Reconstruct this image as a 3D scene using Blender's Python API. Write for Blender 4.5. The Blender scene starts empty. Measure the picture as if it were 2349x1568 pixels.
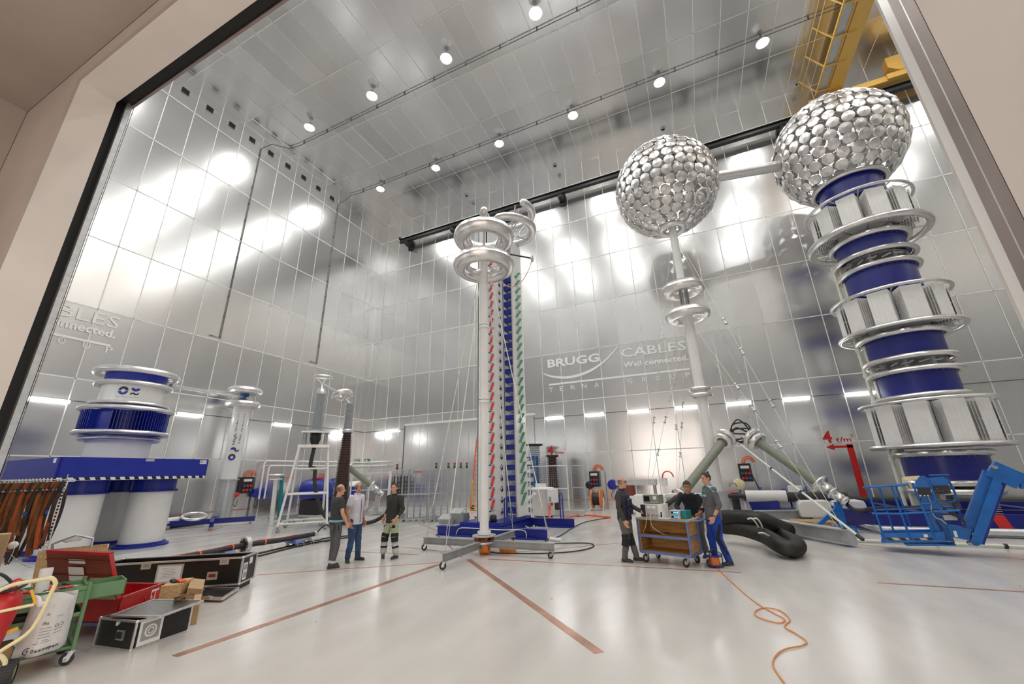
import bpy, bmesh, math, random
from mathutils import Vector, Matrix, Euler
random.seed(7)
S = bpy.context.scene
COL = S.collection
PI = math.pi
# ---------------------------------------------------------------- camera
CAMH, FPX, CW, CH = 1.9, 912.29, 2349.0, 1568.0
YAW, PITCH, ROLL = [math.radians(a) for a in (-24.0915, 18.251, -1.3664)]
fw = Vector((math.sin(YAW)*math.cos(PITCH), math.cos(YAW)*math.cos(PITCH), math.sin(PITCH)))
r0 = Vector((math.cos(YAW), -math.sin(YAW), 0)); u0 = r0.cross(fw)
rt = r0*math.cos(ROLL) + u0*math.sin(ROLL); up = -r0*math.sin(ROLL) + u0*math.cos(ROLL)
cam = bpy.data.cameras.new('camera'); cam.sensor_width = 36; cam.lens = FPX/CW*36; cam.clip_end = 200; cam.clip_start = .05
co = bpy.data.objects.new('camera', cam); COL.objects.link(co)
m = Matrix((rt, up, -fw)).transposed().to_4x4(); m.translation = (0, 0, CAMH); co.matrix_world = m
S.camera = co
EYE = Vector((0, 0, CAMH))
# ---------------------------------------------------------------- world, exposure
w = bpy.data.worlds.new('world'); S.world = w; w.use_nodes = True
w.node_tree.nodes['Background'].inputs[0].default_value = (1.0, .88, .80, 1)
w.node_tree.nodes['Background'].inputs[1].default_value = 1.3
S.view_settings.view_transform = 'Standard'; S.view_settings.look = 'None'
S.view_settings.exposure = 0.5; S.view_settings.gamma = 1.0
S.view_settings.use_curve_mapping = False
CEIL_W, WALL_W = 180.0, 22.0      # strength of the ceiling lamps' and wall lamps' diffusers
try:
    S.cycles.max_bounces = 7; S.cycles.diffuse_bounces = 3; S.cycles.glossy_bounces = 4
    S.cycles.transmission_bounces = 4; S.cycles.sample_clamp_indirect = 4.0; S.cycles.caustics_reflective = True
    S.cycles.blur_glossy = 0.6
    S.cycles.use_denoising = True
except Exception: pass
# ---------------------------------------------------------------- where a point of the photograph stands in the hall
XL, YB, ZC, XR, YF = -22.12, 22.65, 22.4, 19.2, 2.08
def D(x, y): return (x-CW/2)/FPX*rt - (y-CH/2)/FPX*up + fw
def G(x, y, z=0.0): d = D(x, y); return EYE + d*((z-CAMH)/d.z)          # on the level z
def AX(x, y, X): d = D(x, y); return EYE + d*(X/d.x)                      # on the plane x = X
def AY(x, y, Y): d = D(x, y); return EYE + d*(Y/d.y)                      # on the plane y = Y
def AT(x, y, B):                                                          # on the upright plane through B facing the door
    n = Vector((B[0], B[1], 0)).normalized(); d = D(x, y)
    return EYE + d*(Vector(B).dot(n)/d.dot(n))
# ---------------------------------------------------------------- materials
MATS = {}
def mat(name, col, rough=.5, metal=0.0, noise=0.0, nscale=6, bump=0.0, bscale=30, emit=0, spec=None, stretch=None, coat=0, alpha=None):
    if name in MATS: return MATS[name]
    m = bpy.data.materials.new(name); m.use_nodes = True; MATS[name] = m
    nt = m.node_tree; b = nt.nodes['Principled BSDF']
    c = (col[0], col[1], col[2], 1)
    b.inputs['Base Color'].default_value = c; b.inputs['Roughness'].default_value = rough; b.inputs['Metallic'].default_value = metal
    if spec is not None: b.inputs['Specular IOR Level'].default_value = spec
    if coat: b.inputs['Coat Weight'].default_value = coat
    if emit: b.inputs['Emission Color'].default_value = c; b.inputs['Emission Strength'].default_value = emit
    if noise or bump:
        tc = nt.nodes.new('ShaderNodeTexCoord'); mp = nt.nodes.new('ShaderNodeMapping')
        if stretch: mp.inputs['Scale'].default_value = stretch
        nt.links.new(tc.outputs['Object'], mp.inputs[0])
    if noise:
        n = nt.nodes.new('ShaderNodeTexNoise'); n.inputs['Scale'].default_value = nscale; n.inputs['Detail'].default_value = 5
        nt.links.new(mp.outputs[0], n.inputs['Vector'])
        r = nt.nodes.new('ShaderNodeValToRGB'); r.color_ramp.elements[0].position = .3; r.color_ramp.elements[1].position = .7
        r.color_ramp.elements[0].color = tuple(max(0, v*(1-noise)) for v in col) + (1,)
        r.color_ramp.elements[1].color = tuple(min(1, v*(1+noise)) for v in col) + (1,)
        nt.links.new(n.outputs['Fac'], r.inputs[0]); nt.links.new(r.outputs[0], b.inputs['Base Color'])
    if bump:
        n2 = nt.nodes.new('ShaderNodeTexNoise'); n2.inputs['Scale'].default_value = bscale; n2.inputs['Detail'].default_value = 4
        nt.links.new(mp.outputs[0], n2.inputs['Vector'])
        bp = nt.nodes.new('ShaderNodeBump'); bp.inputs['Strength'].default_value = bump; bp.inputs['Distance'].default_value = .02
        nt.links.new(n2.outputs['Fac'], bp.inputs['Height']); nt.links.new(bp.outputs[0], b.inputs['Normal'])
    return m
def sheet(name, col, rough, aniso, var, stretch):     # brushed aluminium sheet, each sheet a slightly different grey
    m = mat(name, col, rough, .93); nt = m.node_tree; b = nt.nodes['Principled BSDF']; L = nt.links.new
    tc = nt.nodes.new('ShaderNodeTexCoord'); mp = nt.nodes.new('ShaderNodeMapping'); mp.inputs['Scale'].default_value = stretch
    L(tc.outputs['Object'], mp.inputs[0])
    n = nt.nodes.new('ShaderNodeTexNoise'); n.inputs['Scale'].default_value = 1.0; n.inputs['Detail'].default_value = 3
    L(mp.outputs[0], n.inputs['Vector'])
    at = nt.nodes.new('ShaderNodeAttribute'); at.attribute_name = 'grey'
    mx = nt.nodes.new('ShaderNodeMath'); mx.operation = 'MULTIPLY_ADD'; mx.inputs[1].default_value = .06; mx.inputs[2].default_value = -.03
    L(n.outputs['Fac'], mx.inputs[0])
    ad = nt.nodes.new('ShaderNodeMath'); ad.operation = 'ADD'; L(mx.outputs[0], ad.inputs[0]); L(at.outputs['Fac'], ad.inputs[1])
    sc = nt.nodes.new('ShaderNodeVectorMath'); sc.operation = 'SCALE'; sc.inputs[0].default_value = col; L(ad.outputs[0], sc.inputs['Scale'])
    L(sc.outputs[0], b.inputs['Base Color'])
    mr = nt.nodes.new('ShaderNodeMath'); mr.operation = 'MULTIPLY_ADD'; mr.inputs[1].default_value = .02; mr.inputs[2].default_value = rough-.01
    L(n.outputs['Fac'], mr.inputs[0]); L(mr.outputs[0], b.inputs['Roughness'])
    return m
M = dict(
 wall=sheet('wall aluminium', (.80,.80,.795), .225, 0, .1, (2.2,2.2,.3)),
 ceil=sheet('ceiling aluminium', (.79,.795,.79), .225, 0, .1, (2.2,.3,2.2)),
 seam=mat('seam tape', (.86,.86,.83), .55),
 seamd=mat('dark seam', (.12,.125,.12), .6),
 floor=None,
 alu=mat('spun aluminium', (.82,.805,.785), .30, 1, .10, 14, .12, 18),
 aluc=mat('corrugated aluminium', (.92,.90,.88), .32, 1, .05, 8, .5, 10),
 alur=mat('rough aluminium', (.75,.74,.73), .4, 1, .1, 20),
 galv=mat('galvanised steel', (.60,.62,.63), .42, .85, .10, 14),
 steel=mat('grey painted steel', (.33,.34,.34), .45, .2, .12, 4),
 steell=mat('light grey steel', (.52,.53,.53), .4, .3, .1, 4),
 white=mat('white lacquer', (.80,.80,.785), .25, 0, .03, 3),
 whitem=mat('matt white plastic', (.82,.82,.80), .5, 0, .04, 3),
 cream=mat('cream paint', (.80,.72,.42), .35, 0, .06, 8),
 ivory=mat('ivory fibreglass', (.78,.80,.68), .35),
 navy=mat('navy paint', (.012,.018,.21), .30, 0, .15, 3),
 navyf=mat('frame blue paint', (.012,.026,.30), .32, 0, .12, 3),
 blue=mat('lift blue paint', (.004,.13,.46), .35, 0, .14, 6),
 blue2=mat('cart blue paint', (.14,.19,.42), .4, 0, .1, 6),
 red=mat('red paint', (.50,.016,.02), .32, 0, .18, 5),
 redi=mat('brick red paint', (.20,.032,.012), .45, 0, .3, 4),
 redp=mat('signal red', (.68,.03,.03), .4),
 green=mat('trolley green', (.13,.26,.12), .4, 0, .12, 6),
 greenr=mat('resistor green', (.02,.26,.12), .4),
 olive=mat('grey green tube', (.235,.255,.20), .38, 0, .08, 6),
 teal=mat('teal panel', (.0,.24,.27), .4),
 black=mat('black plastic', (.018,.018,.019), .45, 0, .2, 8),
 blackg=mat('black laminate', (.010,.009,.009), .35, 0, .3, 20),
 rubber=mat('rubber', (.035,.035,.035), .65, 0, .2, 12, .3, 40),
 hose=mat('black hose', (.030,.027,.024), .5, 0, .35, 9),
 orange=mat('orange plastic', (.85,.22,.02), .45, 0, .08, 8),
 orangec=mat('orange conduit', (.85,.13,.03), .4),
 copper=mat('copper strip', (.60,.34,.24), .35, .7, .3, 2.5),
 coppern=mat('copper', (.80,.42,.28), .3, 1, .1, 12),
 brown=mat('brown porcelain', (.060,.022,.018), .22, 0, .15, 6, coat=.4),
 greyp=mat('grey porcelain', (.50,.53,.56), .3, 0, .06, 6),
 yellow=mat('crane yellow', (.68,.42,.10), .4, 0, .05, 3),
 yellowb=mat('dolly yellow', (.80,.42,.02), .4, 0, .05, 3),
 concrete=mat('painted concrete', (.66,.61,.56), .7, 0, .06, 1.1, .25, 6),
 plaster_shaded=mat('shaded passage plaster', (.37,.315,.275), .8, 0, .08, .8, .2, 4),  # brown passage tone; on the gate front its darkness is painted shade
 steelb=mat('brown primer steel', (.30,.25,.235), .4, .5, .2, 2),
 casel=mat('scuffed dark laminate', (.10,.088,.08), .32, .3, .4, 6, stretch=(1,3,1)),
 dark=mat('dark cavity', (.012,.012,.012), .6),
 wood=mat('plywood', (.50,.27,.09), .6, 0, .25, 4, stretch=(1,1,6)),
 woodl=mat('light chipboard', (.62,.42,.21), .7, 0, .22, 30),
 card=mat('cardboard', (.50,.33,.17), .75, 0, .08, 10),
 paper=mat('white paper', (.82,.82,.80), .6),
 screen=mat('dark glass', (.01,.015,.03), .12),
 led=mat('blue display digits', (.05,.30,1.0), .4, 0, emit=3),
 lampc=mat('ceiling lamp diffuser', (1,.985,.96), .5, 0, emit=CEIL_W),
 lampw=mat('wall lamp diffuser', (1,.99,.97), .5, 0, emit=WALL_W),
 skin=mat('skin', (.62,.33,.22), .55, 0, .07, 18),
 skin2=mat('tanned skin', (.50,.25,.155), .55, 0, .07, 18),
 hairb=mat('dark hair', (.035,.022,.015), .6, 0, .4, 40),
 hairg=mat('short grey hair', (.16,.11,.085), .7, 0, .3, 60),
 txtw=mat('white lettering', (.90,.90,.87), .5),
 txtr=mat('red lettering', (.60,.012,.012), .45),
 txtb=mat('black print', (.03,.03,.035), .5),
 txtn=mat('blue print', (.02,.04,.38), .45),
 signg=mat('exit sign green', (.0,.25,.12), .4),
)
def floor_mat():
    m = mat('floor coating', (.63,.625,.60), .2); nt = m.node_tree; b = nt.nodes['Principled BSDF']; L = nt.links.new
    tc = nt.nodes.new('ShaderNodeTexCoord')
    def noise(sc, det, stretch, rot=0):
        mp = nt.nodes.new('ShaderNodeMapping'); mp.inputs['Scale'].default_value = stretch; mp.inputs['Rotation'].default_value = (0,0,rot); L(tc.outputs['Object'], mp.inputs[0])
        n = nt.nodes.new('ShaderNodeTexNoise'); n.inputs['Scale'].default_value = sc; n.inputs['Detail'].default_value = det; L(mp.outputs[0], n.inputs['Vector']); return n
    n1 = noise(.8, 8, (1,1,1)); n2 = noise(2.2, 9, (1,.25,1), .5)
    r = nt.nodes.new('ShaderNodeValToRGB'); r.color_ramp.elements[0].position = .25; r.color_ramp.elements[1].position = .75
    r.color_ramp.elements[0].color = (.57,.548,.515,1); r.color_ramp.elements[1].color = (.735,.712,.675,1)
    a = nt.nodes.new('ShaderNodeMath'); a.operation = 'MULTIPLY_ADD'; a.inputs[1].default_value = .5; L(n2.outputs['Fac'], a.inputs[0])
    a2 = nt.nodes.new('ShaderNodeMath'); a2.operation = 'MULTIPLY'; a2.inputs[1].default_value = .5; L(n1.outputs['Fac'], a2.inputs[0]); L(a2.outputs[0], a.inputs[2])
    L(a.outputs[0], r.inputs[0])
    # small scuffs
    n3 = noise(3.2, 2, (1,.6,1), 1.1); s = nt.nodes.new('ShaderNodeValToRGB'); s.color_ramp.elements[0].position = .93; s.color_ramp.elements[1].position = .96
    n4 = noise(14, 3, (1,.4,1), .8); t = nt.nodes.new('ShaderNodeMath'); t.operation = 'MULTIPLY'; L(n3.outputs['Fac'], t.inputs[0]); L(n4.outputs['Fac'], t.inputs[1])
    t2 = nt.nodes.new('ShaderNodeMath'); t2.operation = 'MULTIPLY_ADD'; t2.inputs[1].default_value = 2.0; t2.inputs[2].default_value = 0; L(t.outputs[0], t2.inputs[0]); L(t2.outputs[0], s.inputs[0])
    mx = nt.nodes.new('ShaderNodeMixRGB'); L(s.outputs[0], mx.inputs[0]); L(r.outputs[0], mx.inputs[1]); mx.inputs[2].default_value = (.30,.29,.27,1)
    L(mx.outputs[0], b.inputs['Base Color'])
    rr = nt.nodes.new('ShaderNodeMath'); rr.operation = 'MULTIPLY_ADD'; rr.inputs[1].default_value = .22; rr.inputs[2].default_value = .10; L(n2.outputs['Fac'], rr.inputs[0]); L(rr.outputs[0], b.inputs['Roughness'])
    b.inputs['Specular IOR Level'].default_value = .7
    return m
M['floor'] = floor_mat()
def stripe_mat(name, c1, c2, period, ang=.8):
    m = mat(name, c1, .45); nt = m.node_tree; b = nt.nodes['Principled BSDF']; L = nt.links.new
    tc = nt.nodes.new('ShaderNodeTexCoord'); sx = nt.nodes.new('ShaderNodeSeparateXYZ'); L(tc.outputs['Object'], sx.inputs[0])
    a = nt.nodes.new('ShaderNodeMath'); L(sx.outputs[0], a.inputs[0]); L(sx.outputs[1], a.inputs[1])
    a2 = nt.nodes.new('ShaderNodeMath'); a2.operation = 'MULTIPLY_ADD'; a2.inputs[1].default_value = ang; L(sx.outputs[2], a2.inputs[0]); L(a.outputs[0], a2.inputs[2])
    d = nt.nodes.new('ShaderNodeMath'); d.operation = 'PINGPONG'; d.inputs[1].default_value = period/2; L(a2.outputs[0], d.inputs[0])
    g = nt.nodes.new('ShaderNodeMath'); g.operation = 'GREATER_THAN'; g.inputs[1].default_value = period/4; L(d.outputs[0], g.inputs[0])
    mx = nt.nodes.new('ShaderNodeMixRGB'); mx.inputs[1].default_value = c1+(1,); mx.inputs[2].default_value = c2+(1,); L(g.outputs[0], mx.inputs[0]); L(mx.outputs[0], b.inputs['Base Color'])
    return m
M['hazard'] = stripe_mat('hazard tape', (.72,.62,.30), (.012,.012,.012), .16)
M['hazardw'] = stripe_mat('white hazard tape', (.78,.78,.75), (.012,.012,.02), .22, .5)
# ---------------------------------------------------------------- mesh builder
def frame_of(d):
    d = Vector(d).normalized(); a = Vector((0,0,1)) if abs(d.z) < .95 else Vector((1,0,0))
    s = d.cross(a).normalized(); t = s.cross(d).normalized(); return d, s, t
class MB:
    def __init__(s): s.v = []; s.f = []; s.m = []; s.sm = []; s.mats = []; s.cur = 0
    def use(s, m):
        m = M[m] if isinstance(m, str) else m
        if m not in s.mats: s.mats.append(m)
        s.cur = s.mats.index(m); return s
    def add(s, vs, fs, smooth=False):
        o = len(s.v); s.v += [Vector(v) for v in vs]
        for f in fs: s.f.append([i+o for i in f]); s.m.append(s.cur); s.sm.append(smooth)
        return s
    def box(s, c, sz, R=None):
        c = Vector(c); h = Vector(sz)/2; vs = []
        for i in range(8):
            p = Vector(((1 if i&1 else -1)*h.x, (1 if i&2 else -1)*h.y, (1 if i&4 else -1)*h.z)); vs.append(c+(R@p if R else p))
        return s.add(vs, [(0,2,3,1),(4,5,7,6),(0,1,5,4),(2,6,7,3),(0,4,6,2),(1,3,7,5)])
    def bx(s, a, b): return s.box([(a[i]+b[i])/2 for i in range(3)], [abs(b[i]-a[i]) for i in range(3)])
    def bar(s, p, q, w, h=None, upv=(0,0,1)):
        p, q = Vector(p), Vector(q); h = w if h is None else h; d = (q-p); l = d.length; d.normalize(); u = Vector(upv)
        if abs(d.dot(u)) > .98: u = Vector((0,1,0))
        sd = d.cross(u).normalized(); u = sd.cross(d).normalized()
        R = Matrix((sd, d, u)).transposed(); return s.box((p+q)/2, (w, l, h), R)
    def quad(s, a, b, c, d): return s.add([a,b,c,d], [(0,1,2,3)])
    def prism(s, poly, ext):
        n = len(poly); e = Vector(ext); vs = [Vector(p) for p in poly] + [Vector(p)+e for p in poly]
        return s.add(vs, [tuple(range(n))[::-1], tuple(range(n,2*n))] + [(i,(i+1)%n,(i+1)%n+n,i+n) for i in range(n)])
    def cyl(s, p, q, r1, r2=None, n=14, caps=True):
        p, q = Vector(p), Vector(q); r2 = r1 if r2 is None else r2; d, a, b = frame_of(q-p)
        vs = [p+(a*math.cos(2*PI*i/n)+b*math.sin(2*PI*i/n))*r1 for i in range(n)] + [q+(a*math.cos(2*PI*i/n)+b*math.sin(2*PI*i/n))*r2 for i in range(n)]
        s.add(vs, [(i,(i+1)%n,(i+1)%n+n,i+n) for i in range(n)], True)
        if caps: s.add(vs[:n], [tuple(range(n))[::-1]]); s.add(vs[n:], [tuple(range(n))])
        return s
    def tube(s, pts, r, n=8, closed=False, caps=True):
        P = [Vector(p) for p in pts]; k = len(P); vs = []; prev = None
        R = r if isinstance(r, (list, tuple)) else [r]*k
        for i in range(k):
            a = P[i-1] if (i or closed) else P[0]; b = P[(i+1)%k] if (i < k-1 or closed) else P[-1]
            d = (b-a).normalized() if (b-a).length > 1e-9 else Vector((0,0,1))
            if prev is None: _, sd, _ = frame_of(d)
            else:
                sd = prev - d*prev.dot(d)
                sd = sd.normalized() if sd.length > 1e-6 else frame_of(d)[1]
            prev = sd; t = d.cross(sd)
            vs += [P[i]+(sd*math.cos(2*PI*j/n)+t*math.sin(2*PI*j/n))*R[i] for j in range(n)]
        fs = []
        for i in range(k if closed else k-1):
            o, o2 = i*n, ((i+1)%k)*n
            fs += [(o+j, o+(j+1)%n, o2+(j+1)%n, o2+j) for j in range(n)]
        s.add(vs, fs, True)
        if caps and not closed: s.add(vs[:n], [tuple(range(n))[::-1]]); s.add(vs[-n:], [tuple(range(n))])
        return s
    def lathe(s, prof, c, n=24, axis=(0,0,1), smooth=True, a0=0, a1=2*PI):
        c = Vector(c); d, a, b = frame_of(axis) if tuple(axis) != (0,0,1) else (Vector((0,0,1)), Vector((1,0,0)), Vector((0,1,0)))
        full = abs(a1-a0-2*PI) < 1e-6; k = n if full else n+1; vs = []
        for i in range(k):
            t = a0+(a1-a0)*i/n; e = a*math.cos(t)+b*math.sin(t)
            vs += [c+e*r+d*z for r, z in prof]
        L = len(prof); fs = []
        for i in range(n):
            o, o2 = i*L, ((i+1)%k)*L
            fs += [(o+j, o2+j, o2+j+1, o+j+1) for j in range(L-1)]
        return s.add(vs, fs, smooth)
    def torus(s, c, R, r, axis=(0,0,1), n=40, k=12, a0=0, a1=2*PI, flat=1.0):
        prof = [(R+r*math.cos(2*PI*j/k), flat*r*math.sin(2*PI*j/k)) for j in range(k+1)]
        return s.lathe(prof, c, n, axis, True, a0, a1)
    def ball(s, c, r, n=14, k=8):
        r = r if isinstance(r, (tuple, list, Vector)) else (r, r, r); c = Vector(c); vs = []
        for i in range(k+1):
            t = PI*i/k
            for j in range(n): vs.append(c+Vector((r[0]*math.sin(t)*math.cos(2*PI*j/n), r[1]*math.sin(t)*math.sin(2*PI*j/n), -r[2]*math.cos(t))))
        return s.add(vs, [(i*n+j, i*n+(j+1)%n, (i+1)*n+(j+1)%n, (i+1)*n+j) for i in range(k) for j in range(n)], True)
    def ibeam(s, p, q, h, w, t=.02):
        p, q = Vector(p), Vector(q); z = Vector((0,0,1))
        s.bar(p+z*(h/2-t/2), q+z*(h/2-t/2), w, t); s.bar(p-z*(h/2-t/2), q-z*(h/2-t/2), w, t); return s.bar(p, q, t, h-2*t)
    def text(s, st, O, U, V, w=None, h=None, t=.004, bold=0, ital=0):
        cu = bpy.data.curves.new('t', 'FONT'); cu.body = st; cu.size = 1; cu.extrude = 0; cu.offset = bold; cu.resolution_u = 2; cu.shear = ital
        o = bpy.data.objects.new('t', cu); COL.objects.link(o)
        me = bpy.data.meshes.new_from_object(o.evaluated_get(bpy.context.evaluated_depsgraph_get()))
        bpy.data.objects.remove(o); bpy.data.curves.remove(cu)
        if not me.vertices: return s
        xs = [v.co.x for v in me.vertices]; x0, x1 = min(xs), max(xs); H = .73
        U, V = Vector(U), Vector(V); hl = h if h else U.length/(x1-x0)*H; wl = w if w else (U.length if h is None else hl/H*(x1-x0))
        U = U.normalized(); V = V.normalized(); N = U.cross(V).normalized(); O = Vector(O)
        vs = [O+U*((v.co.x-x0)/(x1-x0)*wl)+V*(v.co.y/H*hl)+N*t for v in me.vertices]
        s.add(vs, [tuple(p.vertices) for p in me.polygons]); bpy.data.meshes.remove(me); return s
    def xf(s, Mx, start=0):
        for i in range(start, len(s.v)): s.v[i] = Mx @ s.v[i]
        return s
    def join(s, o, Mx=None):
        k = len(s.v); s.v += [(Mx@v if Mx else v.copy()) for v in o.v]
        for f, mi, sm in zip(o.f, o.m, o.sm):
            mm = o.mats[mi] if o.mats else None
            if mm and mm not in s.mats: s.mats.append(mm)
            s.f.append([i+k for i in f]); s.m.append(s.mats.index(mm) if mm else 0); s.sm.append(sm)
        return s
    def build(s, name, m=None, parent=None, bevel=0, merge=False):
        if m is not None:
            m = M[m] if isinstance(m, str) else m
            if not s.mats: s.mats = [m]
        off = Vector((0,0,0))
        if parent is not None:
            q = parent
            while q is not None: off += q.location; q = q.parent
        else:
            xs = [v.x for v in s.v]; ys = [v.y for v in s.v]; zs = [v.z for v in s.v]
            off = Vector(((min(xs)+max(xs))/2, (min(ys)+max(ys))/2, min(zs)))
        me = bpy.data.meshes.new(name); me.from_pydata([v-off for v in s.v], [], s.f)
        for k in s.mats: me.materials.append(k)
        me.polygons.foreach_set('material_index', s.m); me.polygons.foreach_set('use_smooth', s.sm)
        me.update()
        o = bpy.data.objects.new(name, me); COL.objects.link(o)
        if parent is not None: o.parent = parent
        else: o.location = off
        if bevel:
            b = o.modifiers.new('bevel', 'BEVEL'); b.width = bevel; b.segments = 2; b.limit_method = 'ANGLE'; b.angle_limit = .7
        return o
def tag(o, label=None, cat=None, group=None, kind=None):
    if label: o['label'] = label
    if cat: o['category'] = cat
    if group: o['group'] = group
    if kind: o['kind'] = kind
    return o
def thing(name, label, cat, loc=(0,0,0), group=None):
    o = bpy.data.objects.new(name, None); COL.objects.link(o); o.location = loc; o.empty_display_size = .2
    return tag(o, label, cat, group)
def struct(name, mb, m=None): return tag(mb.build(name, m), kind='structure')
def copy_tree(o, parent=None):
    c = o.copy(); COL.objects.link(c); c.parent = parent
    for ch in list(o.children): copy_tree(ch, c)
    return c
def catmull(P, n=8, closed=False):
    P = [Vector(p) for p in P]; k = len(P); out = []
    for i in range(k if closed else k-1):
        a = P[(i-1)%k] if (closed or i) else P[0]; b = P[i]; c = P[(i+1)%k]; d = P[(i+2)%k] if (closed or i < k-2) else P[-1]
        for j in range(n):
            t = j/n; out.append(.5*((2*b)+(c-a)*t+(2*a-5*b+4*c-d)*t*t+(3*b-a-3*c+d)*t**3))
    if not closed: out.append(P[-1])
    return out
ORD = ['first','second','third','fourth','fifth','sixth','seventh','eighth','ninth','tenth','eleventh','twelfth','thirteenth','fourteenth','fifteenth','sixteenth']
# ================================================================ the hall
def panel_wall(name, fn, us, vs, m, tilt, seam_m, sw=.045, off=.012, skip=None, dark=()):
    """fn(u, v, d) -> point; panels as real sheets with tiny tilt, seams as thin strips."""
    mb = MB().use(m); greys = []
    rnd = random.Random(name)
    for i in range(len(us)-1):
        for j in range(len(vs)-1):
            u0_, u1_, v0, v1 = us[i], us[i+1], vs[j], vs[j+1]
            if skip and skip((u0_+u1_)/2, (v0+v1)/2): continue
            a, b = rnd.uniform(-tilt, tilt), rnd.uniform(-tilt*.6, tilt*.6)
            g = 1+rnd.choice([-.07,-.02,0,0,0,.03]) + rnd.uniform(-.012,.012) + ((.05,.03,-.08,.04,-.07,-.05,.02,.04)[j%8] if name != 'ceiling' else (.0,-.05,.03,-.04,.05,0,-.03)[j%7])
            mb.add([fn(u0_,v0,-a-b), fn(u1_,v0,a-b), fn(u1_,v1,a+b), fn(u0_,v1,-a+b)], [(0,1,2,3)]); greys.append(g)
    nf = len(mb.f)
    mb.use(seam_m)
    def strip(u0_,u1_,v0,v1): mb.add([fn(u0_,v0,off), fn(u1_,v0,off), fn(u1_,v1,off), fn(u0_,v1,off)], [(0,1,2,3)])
    for u in us[1:-1]:
        for j in range(len(vs)-1):
            if skip and skip(u-.3, (vs[j]+vs[j+1])/2) and skip(u+.3, (vs[j]+vs[j+1])/2): continue
            strip(u-sw/2*.8, u+sw/2*.8, vs[j], vs[j+1])
    for v in vs[1:-1]:
        for i in range(len(us)-1):
            if skip and skip((us[i]+us[i+1])/2, v-.1) and skip((us[i]+us[i+1])/2, v+.1): continue
            strip(us[i], us[i+1], v-sw/2, v+sw/2)
    o = struct(name, mb)
    at = o.data.attributes.new('grey', 'FLOAT', 'FACE'); at.data.foreach_set('value', greys+[1.0]*(len(mb.f)-nf))
    return o
def grid(a, b, step, ph):
    out = [a]; k = math.ceil((a+.25-ph)/step)
    while ph+k*step < b-.25: out.append(ph+k*step); k += 1
    return out+[b]
VS = [0, 2.9, 5.87, 8.85, 11.85, 14.85, 17.85, 20.8, ZC]
T = .0045
panel_wall('wall_back', lambda u, v, d: (u, YB-d, v), grid(XL, XR, 1.21, .35), VS, M['wall'], T, M['seam'])
panel_wall('wall_left', lambda u, v, d: (XL+d, u, v), grid(YF, YB, 1.21, 6.9), VS, M['wall'], T, M['seam'])
panel_wall('wall_right', lambda u, v, d: (XR-d, u, v), grid(YF, YB, 1.21, 6.9), VS, M['wall'], T, M['seam'])
OX0, OX1, OZ = -7.0, 1.06, 7.98         # the gate opening
panel_wall('wall_front', lambda u, v, d: (u, YF+d, v), [XL]+[XL+1.21*k for k in range(1,12)]+[OX0-.85]+[OX0+1.343*k for k in range(1,6)]+[OX1+.14]+[OX1+.14+1.21*k for k in range(1,15)]+[XR], [0,2.9,OZ,11.85,14.85,17.85,20.8,ZC], M['wall'], T, M['seam'], skip=lambda u, v: OX0-.85 < u < OX1+.14 and v < OZ)
panel_wall('ceiling', lambda u, v, d: (u, v, ZC-d), grid(XL, XR, 1.21, -10.5), grid(YF, YB, 3.05, 7.45), M['ceil'], T, M['seam'], sw=.035)
f = MB(); f.use('floor').add([(XL-.5,-7,0),(XR+.5,-7,0),(XR+.5,YB+.3,0),(XL-.5,YB+.3,0)], [(0,1,2,3)]); struct('floor', f)
# the gate: concrete reveal, rail cavity and steel channels
def ring_frame(mb, y0, y1, x0, x1, z, w):       # a frame around an opening, w thick outwards
    mb.bx((x0-w, y0, 0), (x0, y1, z+w)); mb.bx((x1, y0, 0), (x1+w, y1, z+w)); mb.bx((x0, y0, z), (x1, y1, z+w))
GZ = 7.18
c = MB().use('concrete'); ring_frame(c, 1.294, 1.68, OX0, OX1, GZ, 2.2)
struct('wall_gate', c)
c = MB().use('plaster_shaded'); c.bx((-9.3,-5,0),(-8.81,1.26,9)); c.bx((-9.3,1.265,0),(OX0-.0,1.293,9.3)); c.bx((OX0,1.265,GZ),(OX1+1.5,1.293,9.3)); struct('wall_passage', c)  # front cladding darker than the reveal: shade put into its colour
c = MB().use('plaster_shaded'); c.bx((-9.3,-5,7.46),(3.2,1.26,7.9)); struct('ceiling_passage', c)
c = MB().use('dark'); ring_frame(c, 1.685, 1.83, OX0-.12, OX1+.10, GZ+.12, .5)
c.bx((OX0-1.3,1.83,0),(OX0-.86,2.06,8)); c.bx((OX1+.22,1.83,0),(OX1+.7,2.06,8)); c.bx((OX0-.6,1.83,8.02),(OX1+.6,2.06,8.4)); struct('trim_1', c)
c = MB().use('galv')
c.bx((OX0-.26,1.80,0),(OX0-.03,1.812,7.4)); c.bx((OX0-.05,1.79,0),(OX0-.01,1.85,7.4)); c.bx((OX0-.26,1.80,0),(OX0-.24,1.86,7.4))
struct('trim_2', c)
c = MB().use('steelb'); c.bx((OX0-.2,1.84,7.27),(OX1+.1,1.87,7.38)); c.bx((OX0-.2,1.80,7.42),(OX1+.1,1.84,7.44))
c.bx((OX1+.01,1.70,0),(OX1+.12,1.76,7.5)); c.bx((OX1+.055,1.80,0),(OX1+.2,1.90,7.5)); struct('trim_3', c)
c = MB().use('white'); c.bx((OX1+.12,1.96,0),(OX1+.2,2.07,7.5)); struct('trim_4', c)
c = MB().use('alur'); c.bx((OX1+.03,1.762,0),(OX1+.06,1.80,7.5)); struct('trim_5', c)
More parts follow.
